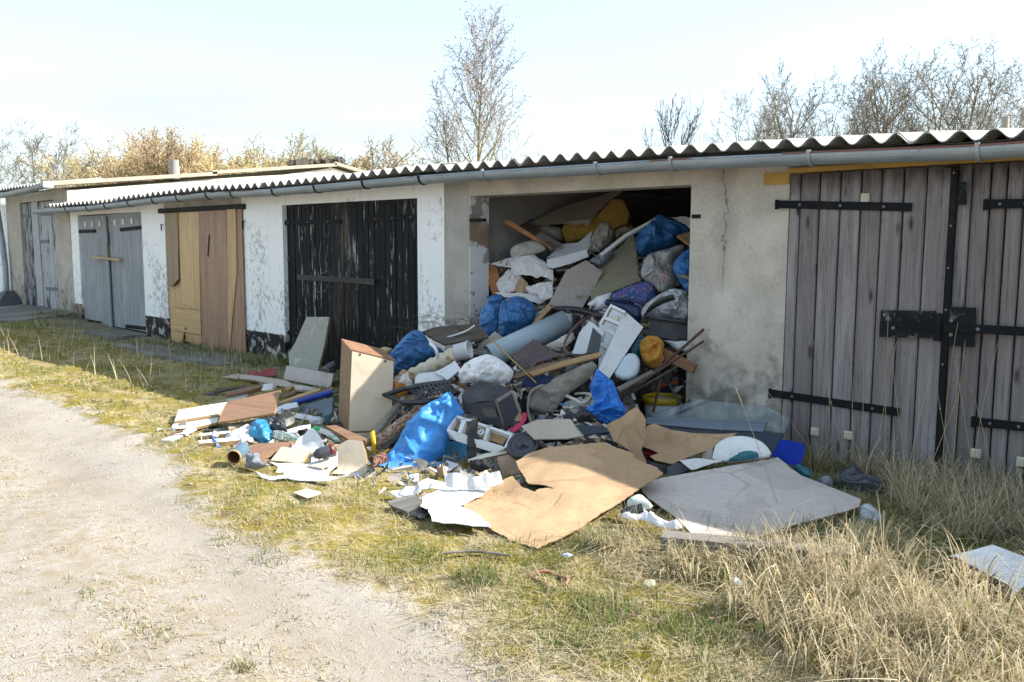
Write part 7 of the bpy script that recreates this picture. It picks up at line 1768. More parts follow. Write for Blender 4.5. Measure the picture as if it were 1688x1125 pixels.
piece('rounded_board', Z8((540, 562), (548, 510), (565, 462), (640, 420), (740, 418), (820, 445), (862, 480), (888, 526), (800, 545), (700, 560)), WHITE, 'white rounded panel behind the large pale board', 'panel', (0.15, -0.65, 0.75), y=-0.95, t=0.02, bulge=0.015, back=0, smooth=1)
piece('brown_offcut', Z8((482, 550), (490, 500), (545, 490), (540, 560)), HARD, 'small brown panel left of the white rounded panel', 'panel', (0.3, -0.8, 0.5), y=-0.95, t=0.01)
piece('plastic_bag', Z8((630, 562), (700, 524), (760, 516), (812, 525), (812, 545), (720, 558)), TEAL_BAG, 'teal film on the edge of the large pale board', 'film', (0.1, -0.5, 0.85), y=-1.05, bulge=0.03, t=0, wr=0.015, ws=16, wk='bag')
piece('plastic_bag', Z8((1000, 592), (1060, 590), (1110, 610), (1122, 660), (1080, 662), (1030, 625)), TEAL_BAG, 'teal film beneath the royal blue felt', 'film', (0.1, -0.5, 0.85), y=-0.8, bulge=0.03, t=0, wr=0.015, ws=16, wk='bag')
piece('blue_felt', Z8((885, 532), (940, 438), (1010, 450), (1072, 465), (1078, 505), (1052, 592), (992, 586), (930, 560)), BLUECLOTH, 'royal blue felt sheet hanging off the gloss board', 'felt', (0.2, -0.85, 0.45), y=-0.7, t=0.004, wr=0.012, ws=6)
piece('black_box', Z8((180, 566), (282, 590), (276, 666), (180, 622)), BLACK_PL, 'black box end beside the smaller cardboard', 'box', (0.6, -0.75, 0.3), y=-1.2, t=0.06)
piece('ribbed_plastic', Z8((282, 596), (340, 572), (416, 614), (280, 662)), DARK_PL, 'grey-black ribbed panel on the black box', 'panel', (0.2, -0.6, 0.75), y=-1.2, t=0.02, wr=0.003, ws=50)
piece('white_papers', Z8((350, 562), (460, 546), (602, 566), (500, 592), (420, 616)), PAPER, 'white papers above the large pale board', 'papers', (0.15, -0.5, 0.85), y=-1.15, t=0.004, wr=0.012, ws=12, wk='crumple')
a_ = P(*Z8((186, 530)), y=-1.05)
tag(MB().lathe([(0.001, 0), (0.035, 0), (0.045, 0.035), (0.048, 0.035), (0.048, 0.04), (0.042, 0.04), (0.034, 0.008), (0.001, 0.008)], 22).build('red_bowl', M('red_bowl_plastic', (0.36, 0.015, 0.02), 0.35), None, Matrix.Translation((a_[0], a_[1], a_[2] - 0.02))), 'small red bowl at the tear of the smaller cardboard', 'bowl')
piece('slate_bag', Z8((1235, 705), (1270, 660), (1302, 620), (1345, 612), (1360, 576), (1400, 612), (1442, 652), (1556, 670), (1562, 780), (1470, 812), (1390, 785), (1300, 762)), SLATE_BAG, 'glossy slate-grey bag in the dry grass', 'bag', (0.2, -0.7, 0.65), y=-0.62, bulge=0.08, t=0, wr=0.03, ws=6, wk='bag', smooth=1)
piece('grey_film', Z8((1140, 682), (1180, 662), (1235, 664), (1242, 720), (1190, 715)), GREY_BAG, 'grey film between pale board and slate bag', 'film', (0.1, -0.5, 0.85), y=-0.75, bulge=0.03, t=0, wr=0.015, wk='bag')
piece('plastic_bag', Z8((1310, 940), (1335, 915), (1385, 920), (1400, 830), (1425, 812), (1455, 812), (1532, 878), (1535, 945), (1480, 955), (1400, 935), (1350, 970)), MF('pale_blue_white_bag', (0.62, 0.68, 0.76), 0.35, 0.6, 14, trans=0.3), 'white plastic bag caught in the dry grass', 'bag', (0.3, -0.75, 0.5), at=Z8((1450, 930))[0], y=-1.15, bulge=0.05, t=0, wr=0.025, ws=12, wk='bag')
bm_ = [P(q, lift=0.05, y=None) for q in ZP((1092, 893), (1400, 926))]
mwx, Ln = can_between(on_z(1092, 892, 0.09), on_z(1405, 922, 0.11), 0.04)
tag(MB().box(-0.05, 0.05, -0.035, 0.035, 0, Ln).build('old_beam', MW('split_grey_beam', (0.13, 0.115, 0.10), (0.27, 0.245, 0.22), 0.85, axis=2, bump=0.7), None, mwx), 'old split grey timber half buried in grass', 'beam')
wb_ = piece('peeling_white_board', ZP((1565, 916), (1600, 908), (1636, 898), (1700, 922), (1700, 955), (1668, 985), (1630, 962), (1598, 940)), BURNTPAPER, 'peeling white board in the grass at the right edge', 'board', (0.05, -0.25, 1.0), at=(1640, 940), lift=0.08, t=0.02, edge=CHIP_E, surf=lambda a, b: gz(a, b))
piece('rotten_edge', ZP((1560, 920), (1575, 918), (1620, 942), (1668, 968), (1665, 984), (1600, 950)), MW('rotten_strip', (0.05, 0.04, 0.03), (0.2, 0.15, 0.1)), n=(0.05, -0.25, 1.0), at=(1615, 948), lift=0.07, t=0.02, parent=wb_, surf=lambda a, b: gz(a, b))
piece('grey_hose_bag', Z8((0, 885), (60, 868), (150, 858), (270, 930), (372, 936), (360, 962), (250, 952), (150, 905), (60, 900)), WHITE_BAG, 'long white film roll under the big cardboard edge', 'film', GROUNDN, lift=0.03, bulge=0.03, t=0, wr=0.015, ws=10, wk='bag', smooth=1)
piece('printed_bottle', Z8((42, 812), (80, 780), (132, 764), (175, 800), (205, 832), (120, 852), (60, 840)), mat_patchy('red_green_label', (0.5, 0.54, 0.5), (0.3, 0.03, 0.03), 0.6, 12), 'white bottle with red and green label between the boards', 'bottle', (0.1, -0.5, 0.85), lift=0.05, bulge=0.04, t=0, smooth=1)
piece('black_scrap', Z8((8, 850), (60, 828), (132, 808), (142, 850), (60, 868)), BLACK_PL, 'black plastic scrap beside the labelled bottle', 'scrap', (0.1, -0.5, 0.85), lift=0.06, t=0.02)
# small litter on the verge
a_ = on_z(906, 954, 0.02)
tor = MB(); pts = [(a_[0] + 0.085 * math.cos(t) * (1 + 0.1 * math.sin(2 * t)), a_[1] + 0.06 * math.sin(t), float(gz(a_[0], a_[1])) + 0.012 + 0.006 * math.sin(3 * t)) for t in np.linspace(0, 2 * math.pi, 26)]
tag(tor.tube(pts, 0.008, 7, caps=False).build('clay_ring', M('terracotta', (0.30, 0.14, 0.085), 0.85)), 'terracotta-coloured ring lying in the verge', 'ring')
rod('dead_stick', [(730, 912), (780, 909), (842, 916)], 0.006, WOOD_G, 'grey stick lying on the verge in front of the cardboard', 'stick', ys=None, lift=0.015)
piece('litter_scrap', ZP((1058, 966), (1062, 957), (1072, 955), (1080, 958), (1080, 966), (1068, 970)), M('pale_yellow_foil', (0.46, 0.43, 0.25), 0.5), 'pale yellow wrapper in the sunlit dry grass', 'litter', (0.2, -0.5, 0.85), at=(1068, 962), lift=0.07, bulge=0.015, t=0, wr=0.012, ws=20, surf=lambda a, b: gz(a, b))
piece('litter_scrap', ZP((926, 914), (935, 911), (944, 915), (938, 919), (930, 918)), MF('pale_blue_scrap', (0.42, 0.47, 0.52), 0.5), 'pale blue and white scrap beside the big cardboard', 'litter', (0.2, -0.5, 0.85), lift=0.05, bulge=0.01, t=0, wr=0.01, ws=20, surf=lambda a, b: gz(a, b))
piece('litter_scrap', ZP((1205, 955), (1213, 950), (1226, 962), (1220, 968)), WHITE_PL, 'white sliver in the tall dry grass', 'litter', (0.2, -0.5, 0.85), lift=0.08, t=0.003, surf=lambda a, b: gz(a, b))
piece('litter_scrap', ZP((426, 632), (432, 629), (438, 633), (433, 637)), WHITE, 'tiny white scrap on the grass left of the red crate', 'litter', (0.2, -0.5, 0.85), lift=0.02, t=0.003, surf=lambda a, b: gz(a, b))
for i, (px_, py_, lb_) in enumerate(((1046, 1012, 'brown dead leaf below the yellow wrapper'), (1082, 1021, 'brown dead leaf at the edge of the tall straw'), (1175, 1020, 'curled dead leaf in the tall straw'), (1310, 955, 'dead leaf among straw tips'))):
    r_ = random.Random(i); pl = [(px_ + 7 * math.cos(t) * r_.uniform(0.5, 1.3), py_ + 3.6 * math.sin(t) * r_.uniform(0.4, 1.3)) for t in np.linspace(0, 6.28, 8)[:-1]]
    piece('dead_leaf', pl, M('dead_leaf_brown', (0.17, 0.115, 0.075), 0.8), lb_, 'leaf', (0.2, -0.5, 0.85), at=(px_, py_), lift=0.06, t=0.002, wr=0.012, ws=20, surf=lambda a, b: gz(a, b))

from collections import Counter
_items = [o for o in bpy.data.objects if o.name not in _before and o.parent is None and 'category' in o]
_cnt = Counter(o['category'] for o in _items)
for o in _items:
    if 'group' not in o and _cnt[o['category']] >= 3: o['group'] = o['category'] + ' pieces in the rubbish heap'
ITEM_NAMES = set(o.name for o in bpy.data.objects) - _before

# ------------------------------------------------------------------ bare spring trees behind the garages


class TreeBuf:
    def __init__(self): self.V = []; self.F = []; self.n = 0

    def tube(self, pts, rad, k):
        pts = np.asarray(pts); m = len(pts); d = np.gradient(pts, axis=0); d /= np.linalg.norm(d, axis=1)[:, None] + 1e-9
        ref = np.array([0.31, 0.22, 0.92]) if abs(d[0][2]) < 0.8 else np.array([0.9, 0.3, 0.1])
        a = np.cross(d, ref); a /= np.linalg.norm(a, axis=1)[:, None] + 1e-9; b = np.cross(d, a)
        th = np.arange(k) * 2 * math.pi / k
        R_ = pts[:, None] + (a[:, None] * np.cos(th)[None, :, None] + b[:, None] * np.sin(th)[None, :, None]) * np.asarray(rad)[:, None, None]
        self.V.append(R_.reshape(-1, 3)); i = np.arange(m - 1)[:, None] * k; j = np.arange(k)[None]; j2 = (j + 1) % k
        self.F.append((np.stack([i + j, i + j2, i + k + j2, i + k + j], -1).reshape(-1, 4) + self.n)); self.n += m * k

    def leaf(self, p, s, r):
        u = r.normal(0, 1, 3); u /= np.linalg.norm(u); w = np.cross(u, r.normal(0, 1, 3)); w /= np.linalg.norm(w) + 1e-9
        self.V.append(np.array([p - u * s - w * s * 0.6, p + u * s - w * s * 0.6, p + u * s + w * s * 0.6, p - u * s + w * s * 0.6])); self.F.append(np.array([[0, 1, 2, 3]]) + self.n); self.n += 4

    def mesh(self, name, mats):
        return mesh_np(name, np.concatenate(self.V), np.concatenate(self.F), mats)


def grow(seed, H, style):
    """returns trunk mesh buffer and crown (twig, bud) buffers for a tree of height H standing at the origin"""
    r = np.random.RandomState(seed); T = TreeBuf(); W = TreeBuf(); Lf = TreeBuf()
    up = np.array([0, 0, 1.0])

    TW = []

    def branch(p, d, L, rad, lev, env):
        if lev >= style['levels']: TW.append((p, d, L)); return
        m = {0: 9, 1: 7, 2: 5}.get(lev, 3); pts = [p]; dd = d / np.linalg.norm(d)
        for i in range(m):
            dd = dd + r.normal(0, style['wig'][min(lev, 3)], 3) + up * style['trop'][min(lev, 3)] / m; dd /= np.linalg.norm(dd); pts.append(pts[-1] + dd * L / m)
        pts = np.array(pts); rr = rad * (1 - np.linspace(0, 1, m + 1) * (0.85 if lev else style['taper']))
        (T if lev < 2 else W).tube(pts, np.maximum(rr, style['tmin']), {0: 7, 1: 5}.get(lev, 3))
        nb = style['nb'][lev]; nb = max(2, int(nb * r.uniform(0.75, 1.25)))
        for i in range(nb):
            t = style['t0'][min(lev, 2)] + (1 - style['t0'][min(lev, 2)]) * (i + r.rand()) / nb; t = min(t, 0.98); f = t * m; a = int(f); q = pts[a] + (pts[min(a + 1, m)] - pts[a]) * (f - a)
            az = i * 2.4 + r.uniform(-0.5, 0.5); ax = np.cross(dd, [0.3, 0.5, 0.8]); ax /= np.linalg.norm(ax); bx = np.cross(dd, ax)
            base_d = (pts[min(a + 1, m)] - pts[a]); base_d /= np.linalg.norm(base_d)
            ang = math.radians(r.uniform(*style['ang'][min(lev, 2)])); nd = base_d * math.cos(ang) + (ax * math.cos(az) + bx * math.sin(az)) * math.sin(ang)
            l2 = L * style['ratio'][min(lev, 2)] * r.uniform(0.7, 1.2) * (style['env'](t) if lev == 0 else (1.1 - 0.5 * t))
            branch(q, nd, l2, max(rad * (1 - t * 0.7) * style['rr'][min(lev, 2)], style['tmin']), lev + 1, t)

    for (dx, dy, h, rd) in style['stems'](r, H):
        branch(np.array([dx * 0.12, dy * 0.12, 0.0]), np.array([dx, dy, 1.0 if h else 1.0]), h, rd, 0, 0)
    # all end twigs at once: thin bent three-sided spikes, with buds at their tips
    p0 = np.array([t[0] for t in TW]); d0 = np.array([t[1] for t in TW]); L0 = np.array([t[2] for t in TW])[:, None]; n = len(p0)
    d0 /= np.linalg.norm(d0, axis=1)[:, None]; p1 = p0 + d0 * L0 * 0.5; d1 = d0 + r.normal(0, style['wig'][3], (n, 3)) + up * style['trop'][3] * 0.5; d1 /= np.linalg.norm(d1, axis=1)[:, None]; p2 = p1 + d1 * L0 * 0.5
    a = np.cross(d0, [0.31, 0.22, 0.92]); a /= np.linalg.norm(a, axis=1)[:, None] + 1e-9; b = np.cross(d0, a); rr = style['tmin']
    ring = [(p + (a * math.cos(t) + b * math.sin(t)) * q) for p, q in ((p0, rr), (p1, rr * 0.85), (p2, rr * 0.5)) for t in (0, 2.094, 4.189)]
    W.V.append(np.stack(ring, 1).reshape(-1, 3)); o = (np.arange(n) * 9)[:, None]
    for i in (0, 3):
        for j in range(3): W.F.append(np.concatenate([o + i + j, o + i + (j + 1) % 3, o + i + 3 + (j + 1) % 3, o + i + 3 + j], 1) + W.n)
    W.n += n * 9
    if style['leafn']:
        q = np.repeat(p2[r.rand(n) < style['leaf']], style['leafn'], 0); m = len(q); q = q + r.normal(0, 0.12, (m, 3)) * style['lsp']; s_ = style['ls'] * r.uniform(0.5, 1.3, (m, 1))
        u = r.normal(0, 1, (m, 3)); u /= np.linalg.norm(u, axis=1)[:, None]; w = np.cross(u, r.normal(0, 1, (m, 3))); w /= np.linalg.norm(w, axis=1)[:, None] + 1e-9
        Lf.V.append(np.stack([q - u * s_ - w * s_ * 0.6, q + u * s_ - w * s_ * 0.6, q + u * s_ + w * s_ * 0.6, q - u * s_ + w * s_ * 0.6], 1).reshape(-1, 3)); Lf.F.append(np.arange(m * 4).reshape(-1, 4)); Lf.n = m * 4
    return T, W, Lf


def one(rk): return lambda r, H: [(0, 0, H * 0.97, rk * H)]


POPLAR = dict(wig=(0.03, 0.09, 0.16, 0.2), trop=(0.0, 0.6, 0.5, 0.3), taper=0.93, tmin=0.0095, levels=3, nb=(34, 10, 6), t0=(0.30, 0.22, 0.2), ang=((26, 46), (25, 50), (25, 60)), ratio=(0.36, 0.42, 0.5), rr=(0.42, 0.5, 0.5), env=lambda t: 1.2 - 0.85 * t,
              leaf=0.95, leafn=2, ls=0.026, lsp=1.4, stems=one(0.011))
OAK = dict(wig=(0.03, 0.06, 0.12, 0.18), trop=(0.0, 0.55, 0.35, 0.2), taper=0.94, tmin=0.0088, levels=4, nb=(9, 9, 6, 5), t0=(0.40, 0.2, 0.15), ang=((24, 62), (22, 50), (25, 55)), ratio=(0.52, 0.46, 0.46), rr=(0.55, 0.5, 0.5), env=lambda t: 1.25 - 0.6 * t,
           leaf=0.22, leafn=1, ls=0.026, lsp=1.0, stems=lambda r, H: [(0, 0, H * 0.82, 0.019 * H), (0.16, 0.05, H * 0.76, 0.014 * H)])
POPSIDE = dict(POPLAR, nb=(22, 7, 4))
ASH = dict(wig=(0.04, 0.12, 0.16, 0.2), trop=(0.0, 0.6, 0.4, 0.3), taper=0.94, tmin=0.0125, levels=4, nb=(11, 8, 6, 4), t0=(0.42, 0.25, 0.2), ang=((24, 52), (25, 55), (25, 60)), ratio=(0.42, 0.5, 0.5), rr=(0.55, 0.5, 0.5), env=lambda t: 1.3 - 0.7 * t,
           leaf=0.0, leafn=0, ls=0.03, lsp=0.6, stems=one(0.015))
FAN = dict(wig=(0.02, 0.05, 0.08, 0.1), trop=(0.0, 0.5, 0.45, 0.3), taper=0.9, tmin=0.015, levels=3, nb=(16, 9, 4), t0=(0.42, 0.15, 0.2), ang=((18, 42), (14, 32), (15, 35)), ratio=(0.50, 0.5, 0.5), rr=(0.5, 0.5, 0.5), env=lambda t: 1.35 - 0.95 * t,
           leaf=0.0, leafn=0, ls=0.02, lsp=0.5, stems=one(0.010))
SHRUB = dict(wig=(0.05, 0.10, 0.15, 0.2), trop=(0.3, 0.5, 0.4, 0.3), taper=0.85, tmin=0.017, levels=3, nb=(12, 8, 5), t0=(0.35, 0.15, 0.1), ang=((15, 40), (18, 45), (20, 50)), ratio=(0.36, 0.5, 0.5), rr=(0.5, 0.6, 0.6), env=lambda t: 1.2 - 0.6 * t,
             leaf=0.9, leafn=2, ls=0.045, lsp=1.2, stems=lambda r, H: [(r.uniform(-0.5, 0.5), r.uniform(-0.5, 0.5), H * r.uniform(0.75, 1.0), 0.010 * H) for _ in range(7)])


def bark(name, a, b): return MW(name, a, b, 0.9, axis=2, scale=0.25, bump=0.2)


BARK_G = bark('grey_green_bark', (0.16, 0.145, 0.10), (0.30, 0.27, 0.17)); BARK_Y = bark('lichen_bark', (0.22, 0.185, 0.09), (0.40, 0.34, 0.17)); BARK_D = bark('dark_bark', (0.06, 0.055, 0.05), (0.14, 0.125, 0.11))
TW_R = M('reddish_twig', (0.36, 0.32, 0.29), 0.9, dirt=0); TW_Y = M('olive_twig', (0.34, 0.28, 0.14), 0.9, dirt=0); TW_O = M('willow_twig', (0.58, 0.475, 0.24), 0.9, dirt=0); TW_D = M('dark_twig', (0.11, 0.095, 0.085), 0.9, dirt=0); TW_B = M('brown_twig', (0.42, 0.30, 0.18), 0.9, dirt=0)
TW_G = M('grey_twig', (0.22, 0.195, 0.155), 0.9, dirt=0)
BARK_P = bark('plane_bark', (0.19, 0.165, 0.115), (0.34, 0.30, 0.21)); TW_P = M('tan_grey_twig', (0.235, 0.205, 0.15), 0.9, dirt=0); BUD_P = M('tan_bud', (0.40, 0.33, 0.2), 0.9, dirt=0)
BUD_R = M('purple_bud', (0.40, 0.33, 0.34), 0.9, dirt=0); BUD_Y = M('yellow_bud', (0.44, 0.34, 0.14), 0.9, dirt=0); BUD_O = M('gold_bud', (0.64, 0.53, 0.27), 0.9, dirt=0); BUD_B = M('rust_bud', (0.52, 0.37, 0.2), 0.9, dirt=0)
MESHES = {}


def tree(name, px, top, dist, style, key, mats, label, group, var=0, wide=1.0, rot=None):
    """stands at the given distance behind the row; its top reaches photograph pixel row `top`"""
    d = rays([(px, 400)])[0]; d = d / np.hypot(d[0], d[1]); base = CAM + d * dist
    dt = rays([(px, top)])[0]; H = CAM[2] + dist * dt[2] / np.hypot(dt[0], dt[1])
    kk = (key, var)
    if kk not in MESHES:
        T, W, Lf = grow(sum(ord(ch) for ch in key) * 7 + var * 13, 10.0, style); ms = [T.mesh('trunk', [mats[0]])]
        B = TreeBuf(); B.V = W.V + Lf.V; off = 0; B.F = list(W.F) + [f + W.n for f in Lf.F]; B.n = W.n + Lf.n
        cm = B.mesh('crown', [mats[1], mats[2]]); nw = sum(len(f) for f in W.F); mi_ = np.zeros(len(cm.polygons), np.int32); mi_[nw:] = 1; cm.polygons.foreach_set('material_index', mi_)
        zmax = max(v[:, 2].max() for v in W.V); MESHES[kk] = (ms[0], cm, zmax)
    tm, cm, zmax = MESHES[kk]; s = H / zmax
    o = empty(name, (base[0], base[1], 0.0), label, 'tree' if 'shrub' not in name else 'shrub', group)
    for nm, me in (('trunk', tm), ('crown', cm)):
        c = bpy.data.objects.new(nm, me); COL.objects.link(c); c.parent = o
        c.scale = (s * wide, s * wide, s); c.rotation_euler = (0, 0, rot if rot is not None else px * 0.37)
        for si_, m_ in enumerate([mats[0]] if nm == 'trunk' else mats[1:3]):
            c.material_slots[si_].link = 'OBJECT'; c.material_slots[si_].material = m_
        if nm == 'crown': c['kind'] = 'stuff'
    return o


YG = (BARK_Y, TW_Y, BUD_Y)
tree('poplar_tree', 786, 2, 42, POPLAR, 'pop', (BARK_Y, TW_R, BUD_R), 'tall slender budding tree rising behind the middle of the roof', 'trees behind the garages', 0, 1.2, 0.3)
tree('poplar_tree', 748, 118, 43, POPSIDE, 'pos', (BARK_Y, TW_R, BUD_R), 'side stem left of the tall slender tree', 'trees behind the garages', 1, 1.2, 1.0)
tree('poplar_tree', 820, 195, 44, POPSIDE, 'pos', (BARK_Y, TW_R, BUD_R), 'low sparse stem right of the tall slender tree', 'trees behind the garages', 1, 1.1, 2.0)
tree('bare_tree', 1103, 145, 40, FAN, 'fan', (BARK_D, TW_D, TW_D), 'small dark fan-shaped bare tree left of the broad ones', 'trees behind the garages', 0, 1.0, 2.2)
tree('bare_tree', 880, 244, 60, FAN, 'fan', (BARK_D, TW_D, TW_D), 'faint bare tree top just above the roof right of the tall tree', 'trees behind the garages', 0, 0.9, 0.4)
for (px_, tp_, ds, vr, wd, lb_) in ((1222, 142, 46, 0, 0.9, 'smallest and leftmost of the broad bare trees at right'), (1295, 103, 48, 1, 1.0, 'broad round-crowned bare tree, second from the left at right'), (1375, 128, 52, 0, 0.9, 'leaning bare tree between the two broadest at right'),
                                    (1448, 74, 50, 1, 1.0, 'tall bare tree left of the highest broad one'), (1520, 66, 50, 0, 1.05, 'highest broad bare tree at right, left half'), (1580, 62, 52, 1, 1.0, 'highest broad bare tree at right, right half'), (1640, 165, 46, 0, 0.9, 'low spreading bare tree beside the pale post'), (1712, 108, 48, 1, 1.0, 'bare tree cut off by the right edge')):
    tree('plane_tree', px_, tp_, ds, OAK, 'oak', (BARK_P, TW_P, BUD_P), lb_, 'broad bare trees at the right', vr, wd * 1.02)
for (px_, tp_, ds, vr, wd, lb_) in ((2, 200, 44, 0, 0.9, 'grey bare tree at the left edge'), (50, 192, 42, 1, 1.0, 'tallest grey bare tree at left'), (104, 196, 42, 0, 1.0, 'grey bare tree right of the tallest at left'), (135, 238, 46, 1, 0.9, 'lower grey bare tree before the yellow shrubs'), (30, 250, 40, 1, 0.9, 'low grey bare tree between the two at left')):
    tree('ash_tree', px_, tp_, ds, ASH, 'ash', (BARK_G, TW_G, TW_G), lb_, 'grey bare trees at the left', vr, wd)
wl = [(168, 245, 0, 'o'), (192, 232, 1, 'o'), (218, 222, 0, 'y'), (243, 226, 1, 'o'), (265, 214, 0, 'b'), (288, 210, 1, 'd'), (312, 214, 0, 'b'), (338, 222, 1, 'o'), (360, 232, 0, 'o'), (385, 238, 1, 'o'), (408, 236, 0, 'y'), (430, 250, 1, 'b'), (205, 255, 1, 'o'), (240, 258, 0, 'o'), (280, 250, 1, 'o'), (325, 252, 0, 'o'), (370, 258, 1, 'o'), (470, 220, 0, 'y'), (492, 240, 1, 'y'), (520, 250, 0, 'y'), (448, 262, 1, 'o')]
names_ = ['far left', 'second from left', 'third from left', 'fourth from left', 'fifth from left', 'dark-topped middle', 'rusty middle', 'right of middle', 'seventh along', 'eighth along', 'olive right', 'rusty right', 'low front left', 'low front next', 'low front middle', 'low front right of middle', 'low front right', 'tall olive outlying', 'olive outlying next', 'last olive outlying', 'low gap-filling']
MT = dict(o=(BARK_Y, TW_O, BUD_O), y=YG, b=(BARK_G, TW_B, BUD_B), d=(BARK_D, TW_B, TW_B))
for (px_, tp_, vr, c_), nm in zip(wl, names_):
    tree('willow_shrub', px_, tp_, 46 + (px_ * 7 % 9), SHRUB, 'shr', MT[c_], nm + ' willow shrub of the hedge behind the cream wall', 'willow shrubs behind the cream wall', vr, 1.15)
tree('round_shrub', 605, 222, 44, SHRUB, 'shr', (BARK_D, TW_B, BUD_Y), 'round golden-brown shrub right of the gable end', 'trees behind the garages', 0, 1.5, 0.0)
tree('round_shrub', 632, 250, 46, SHRUB, 'shr', (BARK_D, TW_B, BUD_Y), 'lower brown shrub right of the round golden one', 'trees behind the garages', 1, 1.2, 0.0)
# wires
WIRE = M('cable', (0.25, 0.27, 0.3), 0.6, dirt=0)
a = CAM + rays([(560, 262)])[0] * 60; b = CAM + rays([(1100, 240)])[0] * 60
tag(MB().tube([a + (b - a) * t + np.array([0, 0, -0.5 * math.sin(math.pi * t)]) for t in np.linspace(0, 1, 12)], 0.006, 4).build('overhead_wire', WIRE), 'thin overhead wire low across the sky behind the roof', 'wire')

# ------------------------------------------------------------------ the mass under the sorted things, settled below and around them
hx = np.arange(-7.6, -2.2, 0.04); hy = np.arange(-2.55, 4.3, 0.04); HX, HY = np.meshgrid(hx, hy)
HZ = heap_z(HX, HY) - 0.10 + (vnoise(HX, HY, 6, 31) - 0.5) * 0.12 + (vnoise(HX, HY, 14, 32) - 0.5) * 0.06
HZ = np.where((HY > -0.02) & ((HX < -6.0) | (HX > -3.63)), -0.2, HZ)
HZ = np.minimum(HZ, np.where(HX > -3.9, 0.30 + 2.0 * np.maximum(HY - 0.35, 0), 9))
pts_all = []
for o in ITEM_OBJECTS():
    me = o.data; n_ = len(me.vertices); co = np.empty(n_ * 3, np.float32); me.vertices.foreach_get('co', co); co = co.reshape(-1, 3)
    mw_ = np.array(parent_world(o)); w = co @ mw_[:3, :3].T + mw_[:3, 3]
    pts_all.append(w[::max(1, n_ // 200)])
pts_all = np.concatenate(pts_all); dl = pts_all - CAM; Ld = np.linalg.norm(dl, axis=1); dl /= Ld[:, None]
CARVE = np.full(HZ.shape, 9.0)
for s_ in np.arange(0.0, 1.6, 0.035):          # nothing of the mass rises in front of a thing lying on it
    q = pts_all - dl * s_; i = np.round((q[:, 0] - hx[0]) / 0.04).astype(int); j = np.round((q[:, 1] - hy[0]) / 0.04).astype(int)
    ok = (i >= 0) & (j >= 0) & (i < len(hx)) & (j < len(hy)); np.minimum.at(CARVE, (j[ok], i[ok]), q[ok, 2] - 0.025)
C2 = CARVE.copy()
for di in (-1, 0, 1):
    for dj in (-1, 0, 1): C2[1:-1, 1:-1] = np.minimum(C2[1:-1, 1:-1], CARVE[1 + dj:CARVE.shape[0] - 1 + dj, 1 + di:CARVE.shape[1] - 1 + di])
HZ = np.minimum(HZ, C2)
HZ = np.where((HX > -3.72) & (HY > -0.75) & (HY < 0.3), -0.2, HZ)
HZ = np.maximum(HZ, np.where(HY < 0, gz(HX, HY) - 0.04, -0.05))
K = HZ.copy(); K[1:-1, 1:-1] = np.minimum(HZ[1:-1, 1:-1], (HZ[:-2, 1:-1] + HZ[2:, 1:-1] + HZ[1:-1, :-2] + HZ[1:-1, 2:]) / 4 + 0.03); HZ = K
hn, hm = HX.shape; ii = np.arange(hn * hm).reshape(hn, hm)
Fh = np.stack([ii[:-1, :-1].ravel(), ii[:-1, 1:].ravel(), ii[1:, 1:].ravel(), ii[1:, :-1].ravel()], 1)
above = (HZ - np.where(HY < 0, gz(HX, HY), 0.0)).ravel(); Fh = Fh[above[Fh].max(1) > 0.0]
k = NT('mixed_debris'); cv = k.vor(13, out='Color'); e_ = k.vor(13, feature='DISTANCE_TO_EDGE')
c = k.ramp(cv, (0.0, (0.02, 0.02, 0.022)), (0.28, (0.07, 0.05, 0.035)), (0.5, (0.025, 0.025, 0.03)), (0.68, (0.15, 0.12, 0.09)), (0.86, (0.035, 0.03, 0.028)), (0.95, (0.33, 0.32, 0.30)), interp='CONSTANT')
c = k.mix(k.ramp(k.noise(22, 5, 0.7), (0.4, 0.0), (0.7, 0.6)), c, (0.03, 0.026, 0.022))
MIXED = k.done(c, 0.85, k.bump(k.ramp(e_, (0, 0.0), (0.12, 1.0)), 0.8, 0.03))
tag(link('rubbish_mass', mesh_np('rubbish_mass', np.stack([HX.ravel(), HY.ravel(), HZ.ravel()], 1), Fh, [MIXED], smooth=True)), 'dark jumble of small rubbish filling the heap', 'rubbish', kind='stuff')
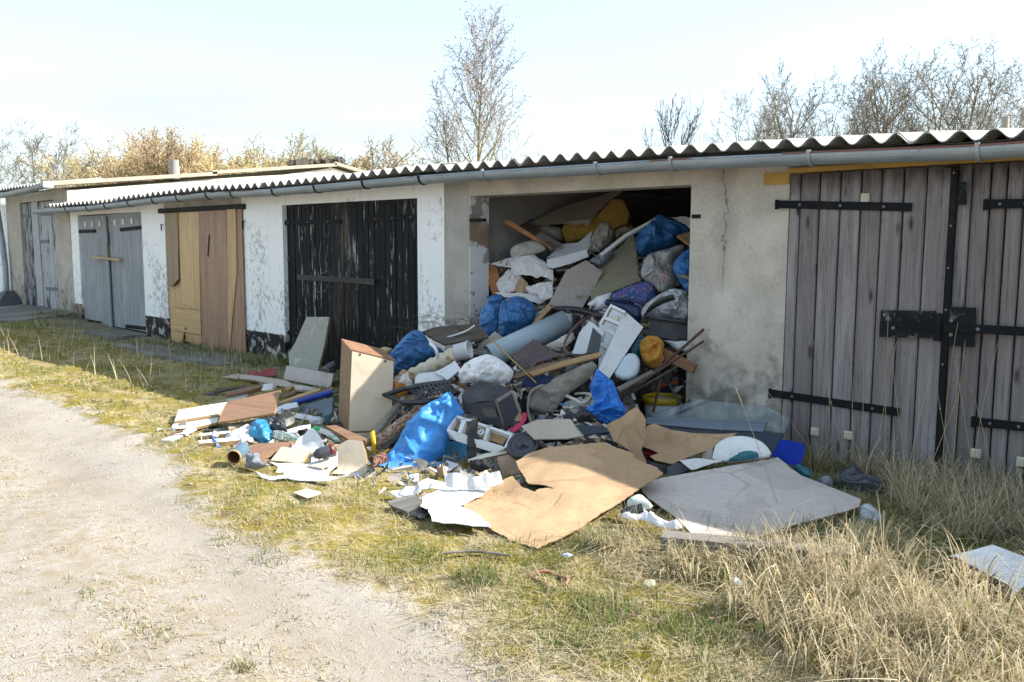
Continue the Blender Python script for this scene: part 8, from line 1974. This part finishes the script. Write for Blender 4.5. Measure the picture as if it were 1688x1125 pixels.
# loose scraps bedded in it
rs = np.random.RandomState(91); SCR = [CARD, WHITE, WOOD_B, BLACK_PL, PAPER, WOOD_T, GREY_BAG, BLUE_BAG, HARD, DARK_PL, WOOD_G, BROWNCLOTH, CREAMP, WHITE_BAG, WALLBOARD, GREYCLOTH, PAPER, PALE2, LINEN, WHITE_PL]
V = []; F = []; mi = []
for i in range(5900):
    if i >= 5200: a = rs.uniform(-6.5, -3.6); b = rs.uniform(-2.85, -1.5)
    elif i < 3400:
        a = rs.uniform(-5.8, -3.3); b = rs.uniform(-2.2, 1.6)
        if b > 0: a = rs.uniform(-5.8, -3.75)
    else: a = rs.uniform(-6.9, -3.0); b = rs.uniform(-2.6, -0.9)
    h = HZ[max(0, int(round((b - hy[0]) / 0.04))), int(round((a - hx[0]) / 0.04))]; g0 = float(gz(a, b)) if b < 0 else 0.0
    if i >= 5200:
        if b < -2.75 + 0.1 * (a + 5) or rs.rand() < 0.3: continue
        h = g0 + 0.02
    elif h < g0 + 0.01: continue
    s = rs.uniform(0.02, 0.07) * (1.7 if rs.rand() < 0.22 else 1.0) * (0.8 if i > 3400 else 1.0); m_ = rs.randint(len(SCR)); k_ = rs.randint(4, 7); asp = rs.choice([1, 1, 0.16, 0.4])
    nn = np.array([0.25, -0.45, 0.85]) + rs.normal(0, 0.38, 3); nn /= np.linalg.norm(nn); u = np.cross(nn, rs.normal(0, 1, 3)); u /= np.linalg.norm(u); w = np.cross(nn, u)
    cz = np.array([a, b, h + rs.uniform(-0.015, 0.012)]); ang = np.sort(rs.uniform(0, 6.28, k_)); o = len(V); th = rs.choice([0.002, 0.004, 0.012])
    ring = [cz + s * (np.cos(t) * u + np.sin(t) * w * asp) * rs.uniform(0.75, 1.1) + nn * rs.normal(0, 0.12) * s for t in ang]
    V += ring + [q - nn * th for q in ring]
    F += [tuple(range(o, o + k_)), tuple(reversed(range(o + k_, o + 2 * k_)))] + [(o + j, o + k_ + j, o + k_ + (j + 1) % k_, o + (j + 1) % k_) for j in range(k_)]; mi += [m_] * (k_ + 2)
for i in range(170):          # stray laths and sticks
    a = rs.uniform(-5.9, -3.5); b = rs.uniform(-2.0, 1.2)
    if b > 0: a = rs.uniform(-5.7, -3.8)
    h = HZ[int(round((b - hy[0]) / 0.04)), int(round((a - hx[0]) / 0.04))]
    if h < 0.06: continue
    d = np.array([rs.normal(0, 1), rs.normal(0, 0.7), rs.normal(0, 0.25)]); d /= np.linalg.norm(d); L = rs.uniform(0.06, 0.2); up_ = np.array([0.2, -0.4, 0.9]); sd = np.cross(d, up_); sd /= np.linalg.norm(sd); u2 = np.cross(sd, d); w = rs.uniform(0.006, 0.022); t_ = rs.uniform(0.004, 0.012)
    c0_ = np.array([a, b, h + 0.005]); o = len(V); m_ = [2, 5, 10, 1, 18, 3][rs.randint(6)]
    V += [c0_ + d * L * p + sd * w * q + u2 * t_ * r_ for p in (-1, 1) for q in (-1, 1) for r_ in (-1, 1)]
    F += [(o, o + 1, o + 3, o + 2), (o + 4, o + 6, o + 7, o + 5), (o, o + 4, o + 5, o + 1), (o + 2, o + 3, o + 7, o + 6), (o, o + 2, o + 6, o + 4), (o + 1, o + 5, o + 7, o + 3)]; mi += [m_] * 6
tag(link('loose_scraps', mesh_np('loose_scraps', np.array(V), F, SCR, mi)), 'small loose scraps of board, paper and film over the heap', 'scraps', kind='stuff')
